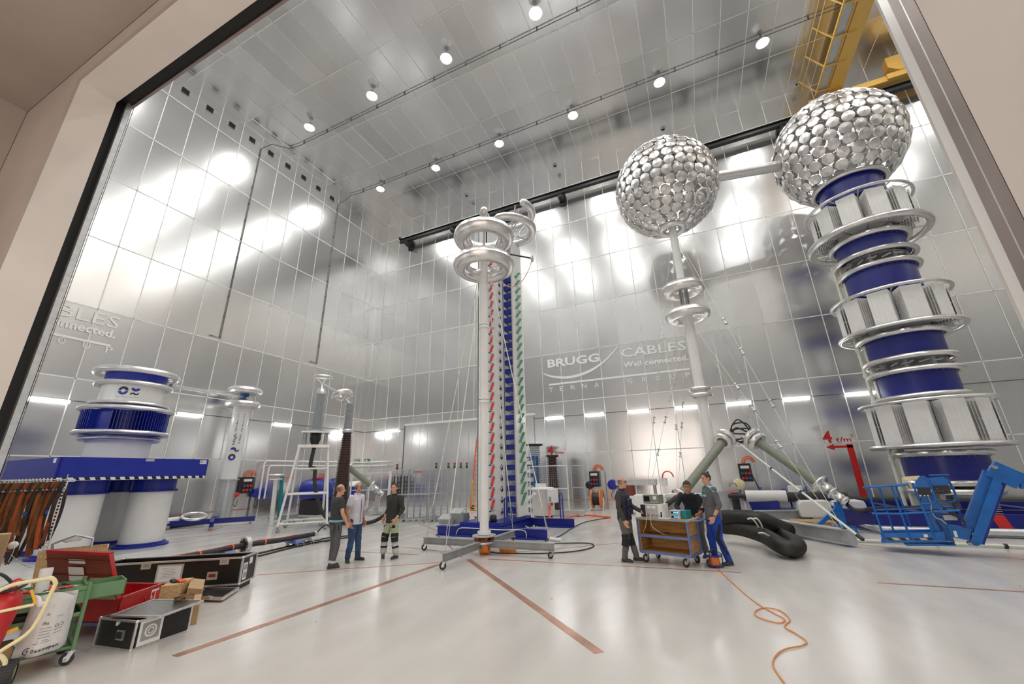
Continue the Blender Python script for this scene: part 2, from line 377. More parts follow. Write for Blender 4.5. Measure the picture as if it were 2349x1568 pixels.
# copper strips let into the floor
def strip(n, p, q, w=.09):
    p, q = Vector(p), Vector(q); d = (q-p).normalized(); s = Vector((-d.y, d.x, 0))*w/2; z = Vector((0,0,.004))
    mb = MB().use('copper'); mb.prism([p+s, p-s, q-s, q+s], z); struct('trim_%d' % n, mb)
strip(6, G(400,1505), G(1010,1293), .12); strip(7, G(1375,1497), G(1075,1283), .12)
for k, (a, b) in enumerate([((590,1318),(1010,1290)),((1120,1282),(1700,1313)),((1000,1225),(1060,1278)),((2012,1336),(2420,1362)),((1930,1245),(2420,1290)),((430,1233),(620,1212)),((470,1222),(510,1208)),((760,1262),(960,1272)),((1140,1270),(1420,1245)),((540,1165),(1010,1160))]):
    strip(8+k, G(*a), G(*b), .06)
for k, (a, b) in enumerate([((1420,1290),(1640,1292)),((1025,1225),(960,1200)),((880,1250),(1000,1262))]): strip(18+k, G(*a), G(*b), .05)
# earthing strip along the walls, cable tray and door in the back wall
c = MB().use('copper'); c.bx((XL+.03, 4, .42), (XL+.04, YB, .47)); c.bx((XL, YB-.04, .42), (XR, YB-.03, .47)); struct('trim_21', c)
c = MB().use('seamd'); c.bx((XL+.015, 4, 4.985), (XL+.045, YB, 5.01)); c.bx((XL, YB-.045, 4.985), (XR, YB-.015, 5.01)); struct('trim_22', c)
dl, dr = AY(932,975,YB), AY(1225,955,YB)
dn = tag(MB().use(M['wall']).bx((dl.x, YB-.10, 0), (dr.x, YB-.03, dl.z)).build('door_1'), kind='structure')
at = dn.data.attributes.new('grey', 'FLOAT', 'FACE'); at.data.foreach_set('value', [1.05]*6)
c = MB().use('seam'); c.bx((dl.x-.05,YB-.13,dl.z-.05),(dr.x+.05,YB-.03,dl.z+.08)); c.use('seamd').bx((dl.x-.06,YB-.12,0),(dl.x,YB-.03,dl.z)); c.use('galv')
for k in range(1,15): c.bx((dl.x+k*(dr.x-dl.x)/15-.01,YB-.105,0),(dl.x+k*(dr.x-dl.x)/15+.01,YB-.10,dl.z-.05))
c.build('door_frame', None, dn)
# ceiling lamps: three rows of eight
root = thing('ceiling_lamp', '', 'ceiling lamp', (0,0,0))
h = MB().use('alur'); h.cyl((0,0,-.02),(0,0,.26),.31,.14,20); h.cyl((0,0,.26),(0,0,.45),.02); h.build('housing', None, root)
h = MB().use('lampc'); h.lathe([(0,-.10),(.12,-.09),(.2,-.06),(.25,-.022)],(0,0,0),20); h.build('diffuser', None, root)
first = True
for ri, (y, rn) in enumerate([(18.2,'the row nearest the back wall'),(12.12,'the middle row of the ceiling'),(6.05,'the row nearest the gate')]):
    for k in range(8):
        x = -18.42+k*4.86
        o = root if first else copy_tree(root); first = False
        o.location = (x, y, ZC-.5); tag(o, 'round high bay ceiling lamp, %s from the left in %s' % (ORD[k], rn), 'ceiling lamp', 'high bay lamps under the ceiling')
# wall lamps
root = thing('wall_lamp', '', 'wall lamp', (0,0,0))
h = MB().use('alur'); h.bx((-.56,0,-.05),(.56,.05,.05)); h.build('housing', None, root)
h = MB().use('lampw'); h.bx((-.53,-.06,-.055),(.53,-.002,.055)); h.build('diffuser', None, root)
first = True; n = 0
for k in range(12):
    x = -19.57+k*2.41
    if -17.9 < x < -8.8 and k not in (4,): continue
    o = root if first else copy_tree(root); first = False
    o.location = (x, YB-.06, 4.95); tag(o, 'white tube wall lamp, %s from the left on the back wall' % ORD[n], 'wall lamp', 'tube lamps along the back wall'); n += 1
for k, y in enumerate([6.4, 11.17, 16.04, 20.8]):
    o = copy_tree(root); o.location = (XL+.06, y, 4.92); o.rotation_euler.z = PI/2
    tag(o, 'white tube wall lamp, %s from the gate on the left wall' % ORD[k], 'wall lamp', 'tube lamps along the left wall')
for k in range(6):
    o = copy_tree(root); o.location = (-19.5+k*2.41 if k < 5 else 8, YF+.08, 4.95); o.rotation_euler.z = PI
    tag(o, 'white tube wall lamp on the gate wall, %s from the corner' % ORD[k], 'wall lamp', 'tube lamps on the gate wall')
# cable runs of the lamps
for y, zz, yl, lab in ((13.07, 9.0, 11.72, 'thin dark conduit crossing the ceiling and dropping down the left wall, nearer the gate'), (18.2, 9.05, 17.78, 'thin dark conduit crossing the ceiling and dropping down the left wall, nearer the back corner')):
    c = MB().use('seamd'); yc = y
    c.tube([(XR,yc,ZC-.12),(XL+1.6,yc,ZC-.12),(XL+.8,yc-.1,ZC-.12),(XL+.3,yl+.4,ZC-.3),(XL+.06,yl+.05,ZC-.8),(XL+.06,yl,ZC-.9),(XL+.06,yl,zz),(XL+.06,yl-.5,zz+.03)], .022, 6)
    for k in range(11): c.bx((XL+.0,yl-.04,zz+k*1.2),(XL+.07,yl+.04,zz+k*1.2+.05))
    for k in range(20): c.bx((XL+2+k*2-.03,yc-.03,ZC-.15),(XL+2+k*2+.03,yc+.03,ZC))
    tag(c.build('conduit'), lab, 'conduit')
# square openings high on the left wall
root = thing('wall_vent', '', 'vent', (0,0,0))
MB().use('dark').bx((0,-.17,-.17),(.012,.17,.17)).build('grille', None, root)
MB().use('galv').bx((.0,-.19,.17),(.02,.19,.19)).bx((.0,-.19,-.19),(.02,.19,-.17)).build('frame', None, root)
for k in range(9):
    o = root if k == 0 else copy_tree(root); o.location = (XL+.012, 7.5+k*1.212, 21.65)
    tag(o, 'black square vent opening high on the left wall, %s from the gate side' % ORD[k], 'vent', 'square vents under the ceiling')
# round ceiling fittings
root = thing('ceiling_vent', '', 'vent', (0,0,0))
MB().use('galv').torus((0,0,-.03),.13,.035,n=20,k=6).build('rim', None, root); MB().use('dark').cyl((0,0,-.04),(0,0,.0),.11,n=16).build('opening', None, root)
for k, x in enumerate([-13.44,-6.26,.95,8.14]):
    o = root if k == 0 else copy_tree(root); o.location = (x, 22.1, ZC-.01)
    tag(o, 'small round grey ceiling vent above the crane rail, %s from the left' % ORD[k], 'vent', 'round ceiling vents over the crane rail')
# lettering on the walls
def wtext(mb, st, bl, br, tl, P, bold=0, ital=0):
    O, B, Tp = P(*bl), P(*br), P(*tl); mb.text(st, O, B-O, Tp-O-((Tp-O).project(B-O)), w=(B-O).length, h=abs(Tp.z-O.z), t=.0, bold=bold, ital=ital)
PB = lambda x, y: AY(x, y, YB-.03)
def lg(x, y): return (1200+x/5.34, 760+y/5.34)
root = thing('wall_sign', 'large white company lettering with a swoosh and a line on the back wall', 'sign', (-3.2,YB-.03,6))
c = MB().use('txtw'); wtext(c, 'BRUGG', lg(300,441), lg(937,362), lg(296,345), PB, .035); c.build('lettering', None, root)
c = MB().use('txtw'); wtext(c, 'CABLES', lg(1205,318), lg(2002,220), lg(1195,210), PB, .012); c.build('lettering', None, root)
c = MB().use('txtw'); wtext(c, 'Well connected.', lg(1230,440), lg(2030,345), lg(1222,375), PB, .03); c.build('lettering', None, root)
for st, xs in (('TERNA', [(318,745),(450,728),(585,712),(727,697),(875,682)]), ('GROUP', [(1287,635),(1462,615),(1627,598),(1812,577),(1997,557)])):
    c = MB().use('txtw')
    for ch, (x, y) in zip(st, xs): wtext(c, ch, lg(x,y), lg(x+52,y-6), lg(x-3,y-58), PB)
    c.build('lettering', None, root)
c = MB().use('txtw'); a, b = PB(*lg(315,652)), PB(*lg(2040,450)); c.bx((a.x,YB-.03,a.z-.06),(b.x,YB-.02,a.z+.05)); c.build('line', None, root)
pts = catmull([PB(*lg(*q)) for q in [(250,515),(330,545),(430,560),(540,562),(680,535),(820,480),(950,400),(1060,300),(1165,178)]], 6)
c = MB().use('txtw'); n = len(pts)
for i in range(n-1):
    t0, t1 = pts[i], pts[i+1]; w0 = .035+.05*math.sin(PI*i/n); w1 = .035+.05*math.sin(PI*(i+1)/n)
    c.add([t0-Vector((0,0,w0)), t1-Vector((0,0,w1)), t1+Vector((0,0,w1)), t0+Vector((0,0,w0))], [(0,1,2,3)])
c.build('swoosh', None, root)
PL = lambda x, y: AX(x, y, XL+.03)
def ll(x, y): return (x/2.703, 680+y/2.703)
root = thing('wall_sign', 'large white company lettering on the left wall, cut off by the gate frame', 'sign', (XL+.03,5,6))
for st, bl, br, tl, bo in (('CABLES',(-60,90),(730,200),(-65,0),0),('Well connected.',(-290,70),(712,258),(-290,20),.03)):
    c = MB().use('txtw')
    O, B = PL(*ll(*br)), None
    # build from the right end towards the gate
    h_ = {'CABLES': .52, 'Well connected.': .34}[st]; wd = {'CABLES': 3.28, 'Well connected.': 3.32}[st]
    c.text(st, (XL+.03, O.y-wd, O.z), (0,wd,0), (0,0,1), w=wd, h=h_, t=0, bold=bo); c.build('lettering', None, root)
b = PL(*ll(687,305)); c = MB().use('txtw'); c.bx((XL+.028,b.y-7,b.z-.05),(XL+.034,b.y,b.z+.05)); c.build('line', None, root)
c = MB().use('txtw'); pz = PL(*ll(650,345))
for k, ch in enumerate('PUORG'): c.text(ch, (XL+.03, pz.y-.72*k, pz.z), (0,.2,0), (0,0,1), w=.22, h=.28, t=0)
c.build('lettering', None, root)
# floor load marks in red
def load_mark(name, lab, f4, tm, arrow, line):
    root = thing(name, lab, 'sign', PB(*f4[0]))
    c = MB().use('txtr'); wtext(c, '4', *f4, PB, .03); c.build('figure', None, root)
    c = MB().use('txtr'); wtext(c, 't/m', *tm, PB, .0); q = PB(*tm[1]); c.text('2', (q.x+.03,YB-.03,q.z+.22), (1,0,0), (0,0,1), w=.08, h=.13, t=0); c.build('lettering', None, root)
    if arrow:
        a, b = PB(*arrow[0]), PB(*arrow[1]); z = (a.z+b.z)/2
        c = MB().use('txtr').bx((a.x+.25,YB-.03,z-.05),(b.x,YB-.025,z+.05)); c.add([(a.x,YB-.03,z),(a.x+.3,YB-.03,z-.13),(a.x+.3,YB-.03,z+.13)], [(0,1,2)]); c.build('arrow', None, root)
        a = PB(*line[0]); b = PB(*line[1]); c = MB().use('txtr').bx((b.x-.16,YB-.03,.12),(b.x+.06,YB-.025,a.z)); c.build('stripe', None, root)
def s6(x, y): return (1700+x/3.564, 960+y/3.564)
load_mark('load_sign', 'red floor load marking with arrow and stripe beside the tall reactor tower', [s6(678,195), s6(752,192), s6(678,100)], [s6(782,192), s6(905,190), s6(782,145)], [s6(695,235), s6(912,222)], [s6(900,205), s6(1030,675)])
def s4(x, y): return (1180+x/7.13, 1000+y/7.13)
load_mark('load_sign', 'red floor load marking on the back wall above the two brown insulators', [s4(545,298), s4(632,298), s4(545,150)], [s4(668,297), s4(808,297), s4(668,235)], None, None)
# ================================================================ high voltage equipment
def ring(mb, T, z, R, r, n=48, flat=1.0): return mb.torus((T[0],T[1],z), R-r, r, n=n, k=10, flat=flat)
def disc_mesh(rad):
    c = MB().use('alu'); c.lathe([(0,.05),(rad*.9,.012),(rad,-.015),(rad*.98,-.05),(rad*.88,-.06)], (0,0,0), 20, smooth=False); return c
def studded_ball(root, C, R, N, skip, tilt=0):
    """shell of spun dishes on an inner wire frame"""
    C = Vector(C); sites = []
    rad = .218; rows = int(PI*R/(.232*2*.90)); k = 0
    for i in range(rows+1):
        th = PI*i/rows; n = max(1, int(2*PI*R*math.sin(th)/(.232*2*1.02)))
        for j in range(n):
            ph = 2*PI*(j+.5*(i%2))/n+i*.13
            d = Vector((math.sin(th)*math.cos(ph), math.sin(th)*math.sin(ph), math.cos(th)))
            if not skip(d): sites.append(d)
    sites.sort(key=lambda d: (C+d*R-EYE).length)
    proto = disc_mesh(rad); me = None; rest = MB().use('alu'); rn = random.Random(5)
    for i, d in enumerate(sites):
        rr = R+rn.uniform(-.03,.03); q = d.to_track_quat('Z','Y').to_matrix().to_4x4(); q.translation = C+d*rr
        if i < 100:
            if me is None:
                o = proto.build('dish', None, root); me = o.data
                for v in me.vertices: v.co += Vector(root.location)          # back to the dish's own axes
            else:
                o = bpy.data.objects.new('dish', me); COL.objects.link(o); o.parent = root
            q.translation = C+d*rr-Vector(root.location); o.matrix_local = q
        else: rest.join(proto, q)
    tag(rest.build('dish', None, root), kind='stuff')
    fr = MB().use('alur')
    for i in range(2, rows-1, 2):
        th = PI*i/rows; fr.torus(C+Vector((0,0,math.cos(th)*(R-.22))), math.sin(th)*(R-.22), .02, n=28, k=5)
    for j in range(8):
        a = PI*j/8; fr.torus(C, R-.24, .02, axis=(math.cos(a), math.sin(a), 0), n=28, k=5)
    fr.build('inner_frame', None, root)
# ---- tall reactor tower on the right
T = (7.28, 18.38)
root = thing('reactor_tower', 'tall tower of blue drums and grey radiators under a large studded metal ball', 'high voltage tower', (T[0],T[1],0))
BZ = 14.78
studded_ball(root, (T[0],T[1],BZ), 2.29, 400, lambda d: d.z < -.80 or (d.x < -.955))
def drum(z0, z1, r=1.05):
    c = MB().use('navy'); c.lathe([(r,z0),(r+.0,z1)], (T[0],T[1],0), 40); c.lathe([(0,z0),(r+.05,z0),(r+.05,z0+.04),(r,z0+.04)], (T[0],T[1],0), 40, smooth=False); c.lathe([(r,z1-.04),(r+.05,z1-.04),(r+.05,z1),(0,z1)], (T[0],T[1],0), 40, smooth=False)
    c.use('steell')
    for k in range(36):
        a = 2*PI*k/36; c.cyl((T[0]+math.cos(a)*(r+.028),T[1]+math.sin(a)*(r+.028),z1-.055),(T[0]+math.cos(a)*(r+.028),T[1]+math.sin(a)*(r+.028),z1-.04),.012,n=5)
    c.build('drum', None, root)
for z0, z1 in ((1.30,2.13),(4.06,4.86),(5.42,6.2),(7.85,8.82),(9.46,10.08),(11.9,12.95)): drum(z0, z1)
for z, R, r in ((12.84,1.29,.10),(11.78,1.75,.055),(10.34,1.93,.13),(10.13,1.28,.11),(9.4,1.30,.10),(8.89,1.26,.10),(7.75,1.74,.06),(6.41,1.77,.07),(6.22,1.31,.10),(5.36,1.28,.10),(4.91,1.28,.10),(4.04,1.26,.09),(3.84,1.77,.06),(2.44,1.77,.07),(2.20,1.24,.10),(1.30,1.16,.10),(1.05,1.14,.10)):
    ring(MB().use('alu'), T, z, R, r).build('grading_ring', None, root)
for z0, z1 in ((2.5,3.8),(6.5,7.7),(10.5,11.7)):
    c = MB().use('whitem').lathe([(0,z0-.02),(.85,z0-.02),(.85,z1+.02),(0,z1+.02)], (T[0],T[1],0), 28); c.build('core', None, root)
    n = 11
    for k in range(n):
        a = 2*PI*(k+.35)/n; e = Vector((math.cos(a), math.sin(a), 0)); t = Vector((-e.y, e.x, 0)); o = Vector((T[0],T[1],0)); c = MB().use('whitem')
        Rm = Matrix((t, e, Vector((0,0,1)))).transposed()
        for p in range(7):
            r_ = 1.03+p*.082; c.box(o+e*r_+Vector((0,0,(z0+z1)/2)), (.58,.022,z1-z0), Rm)
        for sx in (-.24,-.12,0,.12,.24): c.box(o+e*1.535+t*sx+Vector((0,0,(z0+z1)/2)), (.05,.012,z1-z0-.1), Rm)
        for zz in (z0+.08, (z0+z1)/2, z1-.08):
            for sx in (-.2,.2): c.bar(o+e*.9+t*sx+Vector((0,0,zz)), o+e*1.54+t*sx+Vector((0,0,zz)), .03)
        c.build('radiator', None, root)
    for zz in (z0-.08, z1+.06):
        c = MB().use('steell')
        for k in range(n):
            a = 2*PI*(k+.85)/n; e = Vector((math.cos(a), math.sin(a), 0)); c.bar(Vector((T[0],T[1],zz))+e*.5, Vector((T[0],T[1],zz))+e*1.7, .05, .03)
        c.build('spoke_frame', None, root)
for z0, z1 in ((4.95,5.33),(8.95,9.38),(1.09,1.28)):
    c = MB().use('steell')
    for k in range(8):
        a = 2*PI*(k+.4)/8; e = Vector((math.cos(a), math.sin(a), 0)); o = Vector((T[0],T[1],0)); c.box(o+e*.92+Vector((0,0,(z0+z1)/2)), (.09,.09,z1-z0)); c.box(o+e*.98+Vector((0,0,(z0+z1)/2)), (.2,.2,.03))
    c.lathe([(0,z0),(.95,z0),(.95,z0+.04),(0,z0+.04)], (T[0],T[1],0), 28, smooth=False); c.lathe([(0,z1-.04),(.95,z1-.04),(.95,z1),(0,z1)], (T[0],T[1],0), 28, smooth=False)
    if z1 > 2:
        for k in range(5):
            a = 3.4+k*.4; c.tube([(T[0]+math.cos(a)*.9,T[1]+math.sin(a)*.9,z0+.2),(T[0]+math.cos(a+.25)*1.02,T[1]+math.sin(a+.25)*1.02,z0+.26)],.04,6)
    c.build('spacer', None, root)
for (x, y), r in (((6.10,18.80),.055),((6.32,18.62),.095)):
    c = MB().use('ivory'); c.box((x,y,4.9), (r*2,r*2,9.4)) if r > .09 else c.cyl((x,y,.4),(x,y,9.6),r)
    for z in range(1,10): c.cyl((x,y,z),(x,y,z+.12),r*1.5,n=10)
    c.build('cable_duct', None, root)
def shed(mb, x, y, z0, z1, r, R, n, nn=20):
    pr = [(0,z0)]; h = (z1-z0)/n
    for k in range(n): zz = z0+k*h; pr += [(r,zz),(r,zz+h*.45),(R,zz+h*.55),(R,zz+h*.68),(r,zz+h*.95)]
    pr.append((0,z1)); return mb.lathe(pr, (x,y,0), nn)
for k in range(3):
    a = -PI/2+.12+k*2*PI/3; c = MB().use('greyp'); x, y = T[0]+.62*math.cos(a+.9), T[1]+.62*math.sin(a+.9)
    shed(c, x, y, .38, 1.0, .14, .27, 11); c.use('galv').cyl((x,y,.28),(x,y,.38),.2); c.build('insulator', None, root)
pl = [(3.98,17.4),(4.42,15.9),(10.9,15.9),(11.4,17.4),(11.4,20.9),(3.98,20.9)]
c = MB().use('navy')
for i in range(6):
    a, b = pl[i], pl[(i+1)%6]; c.bar((a[0],a[1],.30),(b[0],b[1],.30),.08,.52)
c.bx((5.6,16.0,.30),(5.9,20.8,.52)); c.bx((8.8,16.0,.30),(9.1,20.8,.52)); c.bx((4.1,18.0,.3),(11.3,18.3,.50))
c.build('base_frame', None, root)
MB().use('redp').prism([(6.98,15.85,.045),(7.25,15.85,.045),(7.10,15.85,.555),(6.83,15.85,.555)], (0,.01,0)).build('stripe', None, root)
c = MB().use('galv').tube([(4.2,16.9,.14),(4.42,15.72,.14),(11,15.72,.14)],.10,10); c.build('air_cushion', None, root)
# ---- column with the second ball, two tori and the tube that joins the balls
B = (.40, 17.7)
root = thing('electrode_column', 'slim white column with two tori under a studded metal ball', 'high voltage column', (B[0],B[1],0))
_c = Vector((B[0],B[1],BZ)); _d = D(1606,450).normalized(); _b = (EYE-_c).dot(_d); _q = _b*_b-((EYE-_c).length_squared-2.29**2)
pd = (EYE+_d*(-_b-math.sqrt(max(0,_q)))-_c).normalized()
studded_ball(root, (B[0],B[1],BZ), 2.29, 400, lambda d: d.z < -.962 or d.x > .985 or d.dot(pd) > .982)
c = MB().use('alu'); ax = pd; c.torus(Vector((B[0],B[1],BZ))+pd*2.38, .34, .06, axis=ax, n=24); c.ball(Vector((B[0],B[1],BZ))+pd*2.25, .22); c.build('porthole_ring', None, root)
ring(MB().use('aluc'), B, BZ-2.26, .62, .13, 30).build('grading_ring', None, root)
c = MB().use('white').cyl((B[0],B[1],9.6),(B[0],B[1],12.9),.165,n=20); c.cyl((B[0],B[1],1.0),(B[0],B[1],8.2),.20,n=20); c.cyl((B[0],B[1],4.7),(B[0],B[1],4.9),.26,n=20); c.build('tube', None, root)
c = MB().use('steel')
for k in range(6):
    a = k*PI/3; c.cyl((B[0]+.15*math.cos(a),B[1]+.15*math.sin(a),8.15),(B[0]+.15*math.cos(a),B[1]+.15*math.sin(a),9.65),.045,n=6)
c.build('joint', None, root)
for z, R, r in ((9.42,.90,.25),(8.2,.91,.25),(4.97,.42,.085),(4.72,.42,.085)):
    o = ring(MB().use('aluc'), B, z, R, r, 36).build('grading_ring', None, root)
c = MB().use('alur'); z = 14.7
c.cyl((2.50,17.75,z),(5.15,18.25,z),.235,n=20); c.cyl((5.15,18.25,z),(5.19,18.26,z),.5,n=24); c.torus((5.16,18.25,z),.47,.06,axis=(1,.19,0)); c.cyl((2.56,17.76,z),(2.62,17.77,z),.30,n=20)
tag(c.build('connecting_tube'), 'horizontal bare metal tube joining the two studded balls', 'tube')
c = MB().use('steell')
for p, q in (((.4,17.7,.22),(3.02,13.3,.22)),((.4,17.7,.22),(3.35,18.9,.22)),((.4,17.7,.22),(-2.4,16.6,.22)),((.4,17.7,.22),(-1.4,21.6,.22))): c.ibeam(p, q, .34, .28, .03); 
c.bar((2.95,13.3,.22),(3.12,13.36,.22),.29,.34); c.cyl((.4,17.7,.3),(.4,17.7,1.1),.32,n=20); c.build('cross_base', None, root)
# guy ropes from the column, each with small insulators
top = [(B[0],B[1],12.5),(B[0],B[1],8.1)]
for k, (pt, gx) in enumerate([(0,(-2.2,16.7,.4)),(0,(3.0,13.5,.4)),(0,(3.2,18.9,.4)),(0,(-1.3,21.4,.4)),(1,(-2.2,16.7,.4)),(1,(2.95,13.7,.4)),(1,(3.2,18.85,.4)),(1,(-1.3,21.4,.4))]):
    p, q = Vector(top[pt]), Vector(gx); c = MB().use('ivory').tube([p,q],.008,5); c.use('alur')
    for s in (.45,.56,.72): m_ = p.lerp(q,s); d = (q-p).normalized(); c.cyl(m_-d*.13,m_-d*.09,.06,n=8); c.cyl(m_-d*.12,m_+d*.12,.025,n=6); c.cyl(m_+d*.09,m_+d*.13,.06,n=8)
    c.build('guy_rope', None, root)
# ---- divider column in the middle with its cross frame on castors
P = (-5.27, 9.78)
root = thing('divider_column', 'white column carrying two thick polished tori, on a grey cross frame with castors', 'high voltage column', (P[0],P[1],0))
c = MB().use('white'); c.cyl((P[0],P[1],.50),(P[0],P[1],8.2),.115,n=24)
for z in (3.78,6.0): c.cyl((P[0],P[1],z),(P[0],P[1],z+.07),.155,n=24); c.cyl((P[0],P[1],z+.09),(P[0],P[1],z+.15),.155,n=24)
c.cyl((P[0],P[1],.45),(P[0],P[1],.53),.17,n=24); c.build('column', None, root)
c = MB().use('steell').cyl((P[0],P[1],.41),(P[0],P[1],.44),.30,n=24); c.use('redi')
for k in range(6): a = k*PI/3+.2; c.cyl((P[0]+.21*math.cos(a),P[1]+.21*math.sin(a),.29),(P[0]+.21*math.cos(a),P[1]+.21*math.sin(a),.41),.055,n=8)
c.use('galv').cyl((P[0],P[1],.26),(P[0],P[1],.30),.30,n=24); c.build('foot_flange', None, root)
for z, R in ((9.1,.97),(8.09,.96)): ring(MB().use('alu'), P, z, R, .235, 48).build('torus', None, root)
c = MB().use('galv')
for k in range(4):
    a = k*PI/2+.5
    for z in (8.09, 9.1): c.tube([(P[0]+.05*math.cos(a),P[1]+.05*math.sin(a),8.58),(P[0]+.30*math.cos(a),P[1]+.30*math.sin(a),8.55+.1*(z>9)),(P[0]+.47*math.cos(a),P[1]+.47*math.sin(a),z)],.03,6)
c.cyl((P[0],P[1],8.2),(P[0],P[1],9.3),.04); c.cyl((P[0],P[1],8.55),(P[0],P[1],8.62),.33,n=20); c.build('bracket', None, root)
def castor(root, x, y, z, r=.1, ang=.6, w=.045, tyre='rubber', fork='galv'):
    o = MB().use(fork); ca, sa = math.cos(ang), math.sin(ang); wx, wy = x-ca*r*.45, y-sa*r*.45; n = Vector((-sa,ca,0))
    o.cyl((x,y,z-.02),(x,y,z),r*.7,n=12)
    for s in (-1,1): o.prism([Vector((x-ca*r*.3,y-sa*r*.3,z-.02))+n*s*w*.75, Vector((x+ca*r*.5,y+sa*r*.5,z-.02))+n*s*w*.75, Vector((wx+ca*.02,wy+sa*.02,r-.02))+n*s*w*.75, Vector((wx-ca*.02,wy-sa*.02,r-.02))+n*s*w*.75], n*.006*s)
    o.cyl(Vector((wx,wy,r))-n*w*.9, Vector((wx,wy,r))+n*w*.9, .012, n=8)
    k = o.build('castor', None, root)
    t = MB().use(tyre); t.lathe([(r*.62,-w/2),(r*.9,-w/2),(r,-w*.3),(r,w*.3),(r*.9,w/2),(r*.62,w/2)], (wx,wy,r), 20, axis=n); t.use('alur').lathe([(.01,-w*.3),(r*.62,-w*.42),(r*.62,w*.42),(.01,w*.3)], (wx,wy,r), 20, axis=n)
    t.build('wheel', None, k)
    return k
zt = .34
c = MB().use('steel')
for d in ((1,0),(-1,0),(0,1),(0,-1)): c.ibeam((P[0]+d[0]*.16,P[1]+d[1]*.16,zt-.10),(P[0]+d[0]*1.85,P[1]+d[1]*1.85,zt-.10),.16,.12,.012)
c.cyl((P[0],P[1],.19),(P[0],P[1],.26),.17,n=12); c.build('cross_frame', None, root)
for d in ((1,0),(-1,0),(0,1),(0,-1)): castor(root, P[0]+d[0]*1.78, P[1]+d[1]*1.78, .165, .075, random.uniform(0,3))
for i, d in enumerate(((1,0),(-1,0),(0,1),(0,-1))):
    q = Vector((P[0]+d[0]*1.75,P[1]+d[1]*1.75,.36)); p = Vector((P[0]+d[0]*.17,P[1]+d[1]*.17,7.85)); 
    c = MB().use('ivory').tube([p, p.lerp(q,.9)],.013,5); c.use('galv'); a, b = p.lerp(q,.9), q; d_ = (b-a); s = Vector((d[1],-d[0],0))*.03
    c.cyl(a,a+d_*.25,.012,n=6); c.tube([a+d_*.25,a+d_*.35+s,a+d_*.6+s,a+d_*.7],.008,5); c.tube([a+d_*.25,a+d_*.35-s,a+d_*.6-s,a+d_*.7],.008,5); c.cyl(a+d_*.7,b,.012,n=6); c.build('guy_rope', None, root)
# ---- impulse generator behind it
root = thing('impulse_generator', 'tall white generator tower with rows of red and green resistors and blue capacitors', 'impulse generator', (-6.6,13.9,0))
X1, Y0, Y1, X2, Y2 = -6.6, 12.5, 13.95, -6.15, 14.9; ZT = 11.9; NL = 28; DZ = .365
c = MB().use('white'); c.bx((X1-.05,Y0,.42),(X1,Y1,ZT)); c.bx((X1-.42,Y0,.42),(X1-.37,Y1,ZT)); c.bx((X1-.4,Y0,.42),(X1,Y0+.03,ZT)); c.bx((X1-.02,Y1-.05,.42),(X1+.0,Y1,ZT)); c.build('front_panel', None, root)
c = MB().use('white'); c.bx((X2-.05,Y1+.02,.42),(X2,Y2,ZT-.2)); c.build('side_panel', None, root)
c = MB().use('navy'); c.use('steell').bx((X1-.42,Y2-.06,.42),(X2-.05,Y2,ZT)); c.bx((X2-.09,Y1+.02,.42),(X2-.052,Y1+.1,ZT-.2)); c.build('rear_panel', None, root)
cap = res = hol = gr = None
def rep(first, name, mk, k, off):
    if first is None: return mk().build(name, None, root)
    o = bpy.data.objects.new(name, first.data); COL.objects.link(o); o.parent = root; o.location = (0,0,off); return o
for k in range(NL):
    z = .65+k*DZ; off = k*DZ
    def mk(): 
        c = MB().use('navyf').bx((X1+.005,Y1+.03,.55),(X2-.06,Y2-.1,.74)); c.use('greyp').lathe([(.0,.73),(.15,.73),(.13,.80),(.08,.84),(0,.84)],((X1+X2)/2-.02,Y1+.3,0),12); c.use('whitem').lathe([(.0,.52),(.11,.52),(.13,.58),(0,.58)],((X1+X2)/2-.02,Y1+.3,0),12); return c
    o = rep(cap, 'capacitor', mk, k, off); cap = cap or o
    def mk(): return MB().use('redp').cyl((X1+.05,12.70,.79),(X1+.05,12.87,1.05),.040,n=8)
    o = rep(res, 'red_resistor', mk, k, off); res = res or o
    def mk():
        c = MB().use('steel').cyl((X1-.005,13.54,.65),(X1+.014,13.54,.65),.105,n=18); c.use('alur').torus((X1+.004,13.54,.65),.105,.012,axis=(1,0,0),n=18,k=5); c.use('dark').ball((X1+.02,13.57,.62),(.02,.06,.06)); c.use('alur').ball((X1+.03,13.50,.67),(.02,.04,.04)); c.use('txtn').bx((X1,12.58,.70),(X1+.012,12.72,.73)); c.use('galv').cyl((X1+.02,12.60,.745),(X1+.02,12.98,.735),.009,n=5).ball((X1+.02,12.98,.735),.02,6,4).ball((X1+.02,12.72,.74),.028,6,4).ball((X1,13.3,.66),.018,6,4); return c
    o = rep(hol, 'spark_gap', mk, k, off); hol = hol or o
    if k < NL-2:
        def mk():
            c = MB().use('greenr').cyl((X2+.045,14.22,.84),(X2+.045,14.62,1.20),.040,n=8); c.use('galv').cyl((X2+.02,14.12,.80),(X2+.045,14.66,.85),.007,n=4).ball((X2+.045,14.18,.85),.02,6,4); return c
        o = rep(gr, 'green_resistor', mk, k, off); gr = gr or o
c = MB().use('alu')
cx_, cy_ = -6.22, 13.75
for z, R, r, a0, a1 in ((12.85,1.08,.17,-.45,1.92),(12.85,1.08,.17,2.06,3.9),(12.0,1.08,.17,-1.5,1.92),(12.0,1.08,.17,2.06,4.3)):
    c = MB().use('alu').torus((cx_,cy_,z), R, r, n=30, a0=a0, a1=a1)
    for a in (a0, a1): c.ball((cx_+R*math.cos(a), cy_+R*math.sin(a), z), r*.99, 10, 6)
    c.build('half_torus', None, root)
c = MB().use('galv')
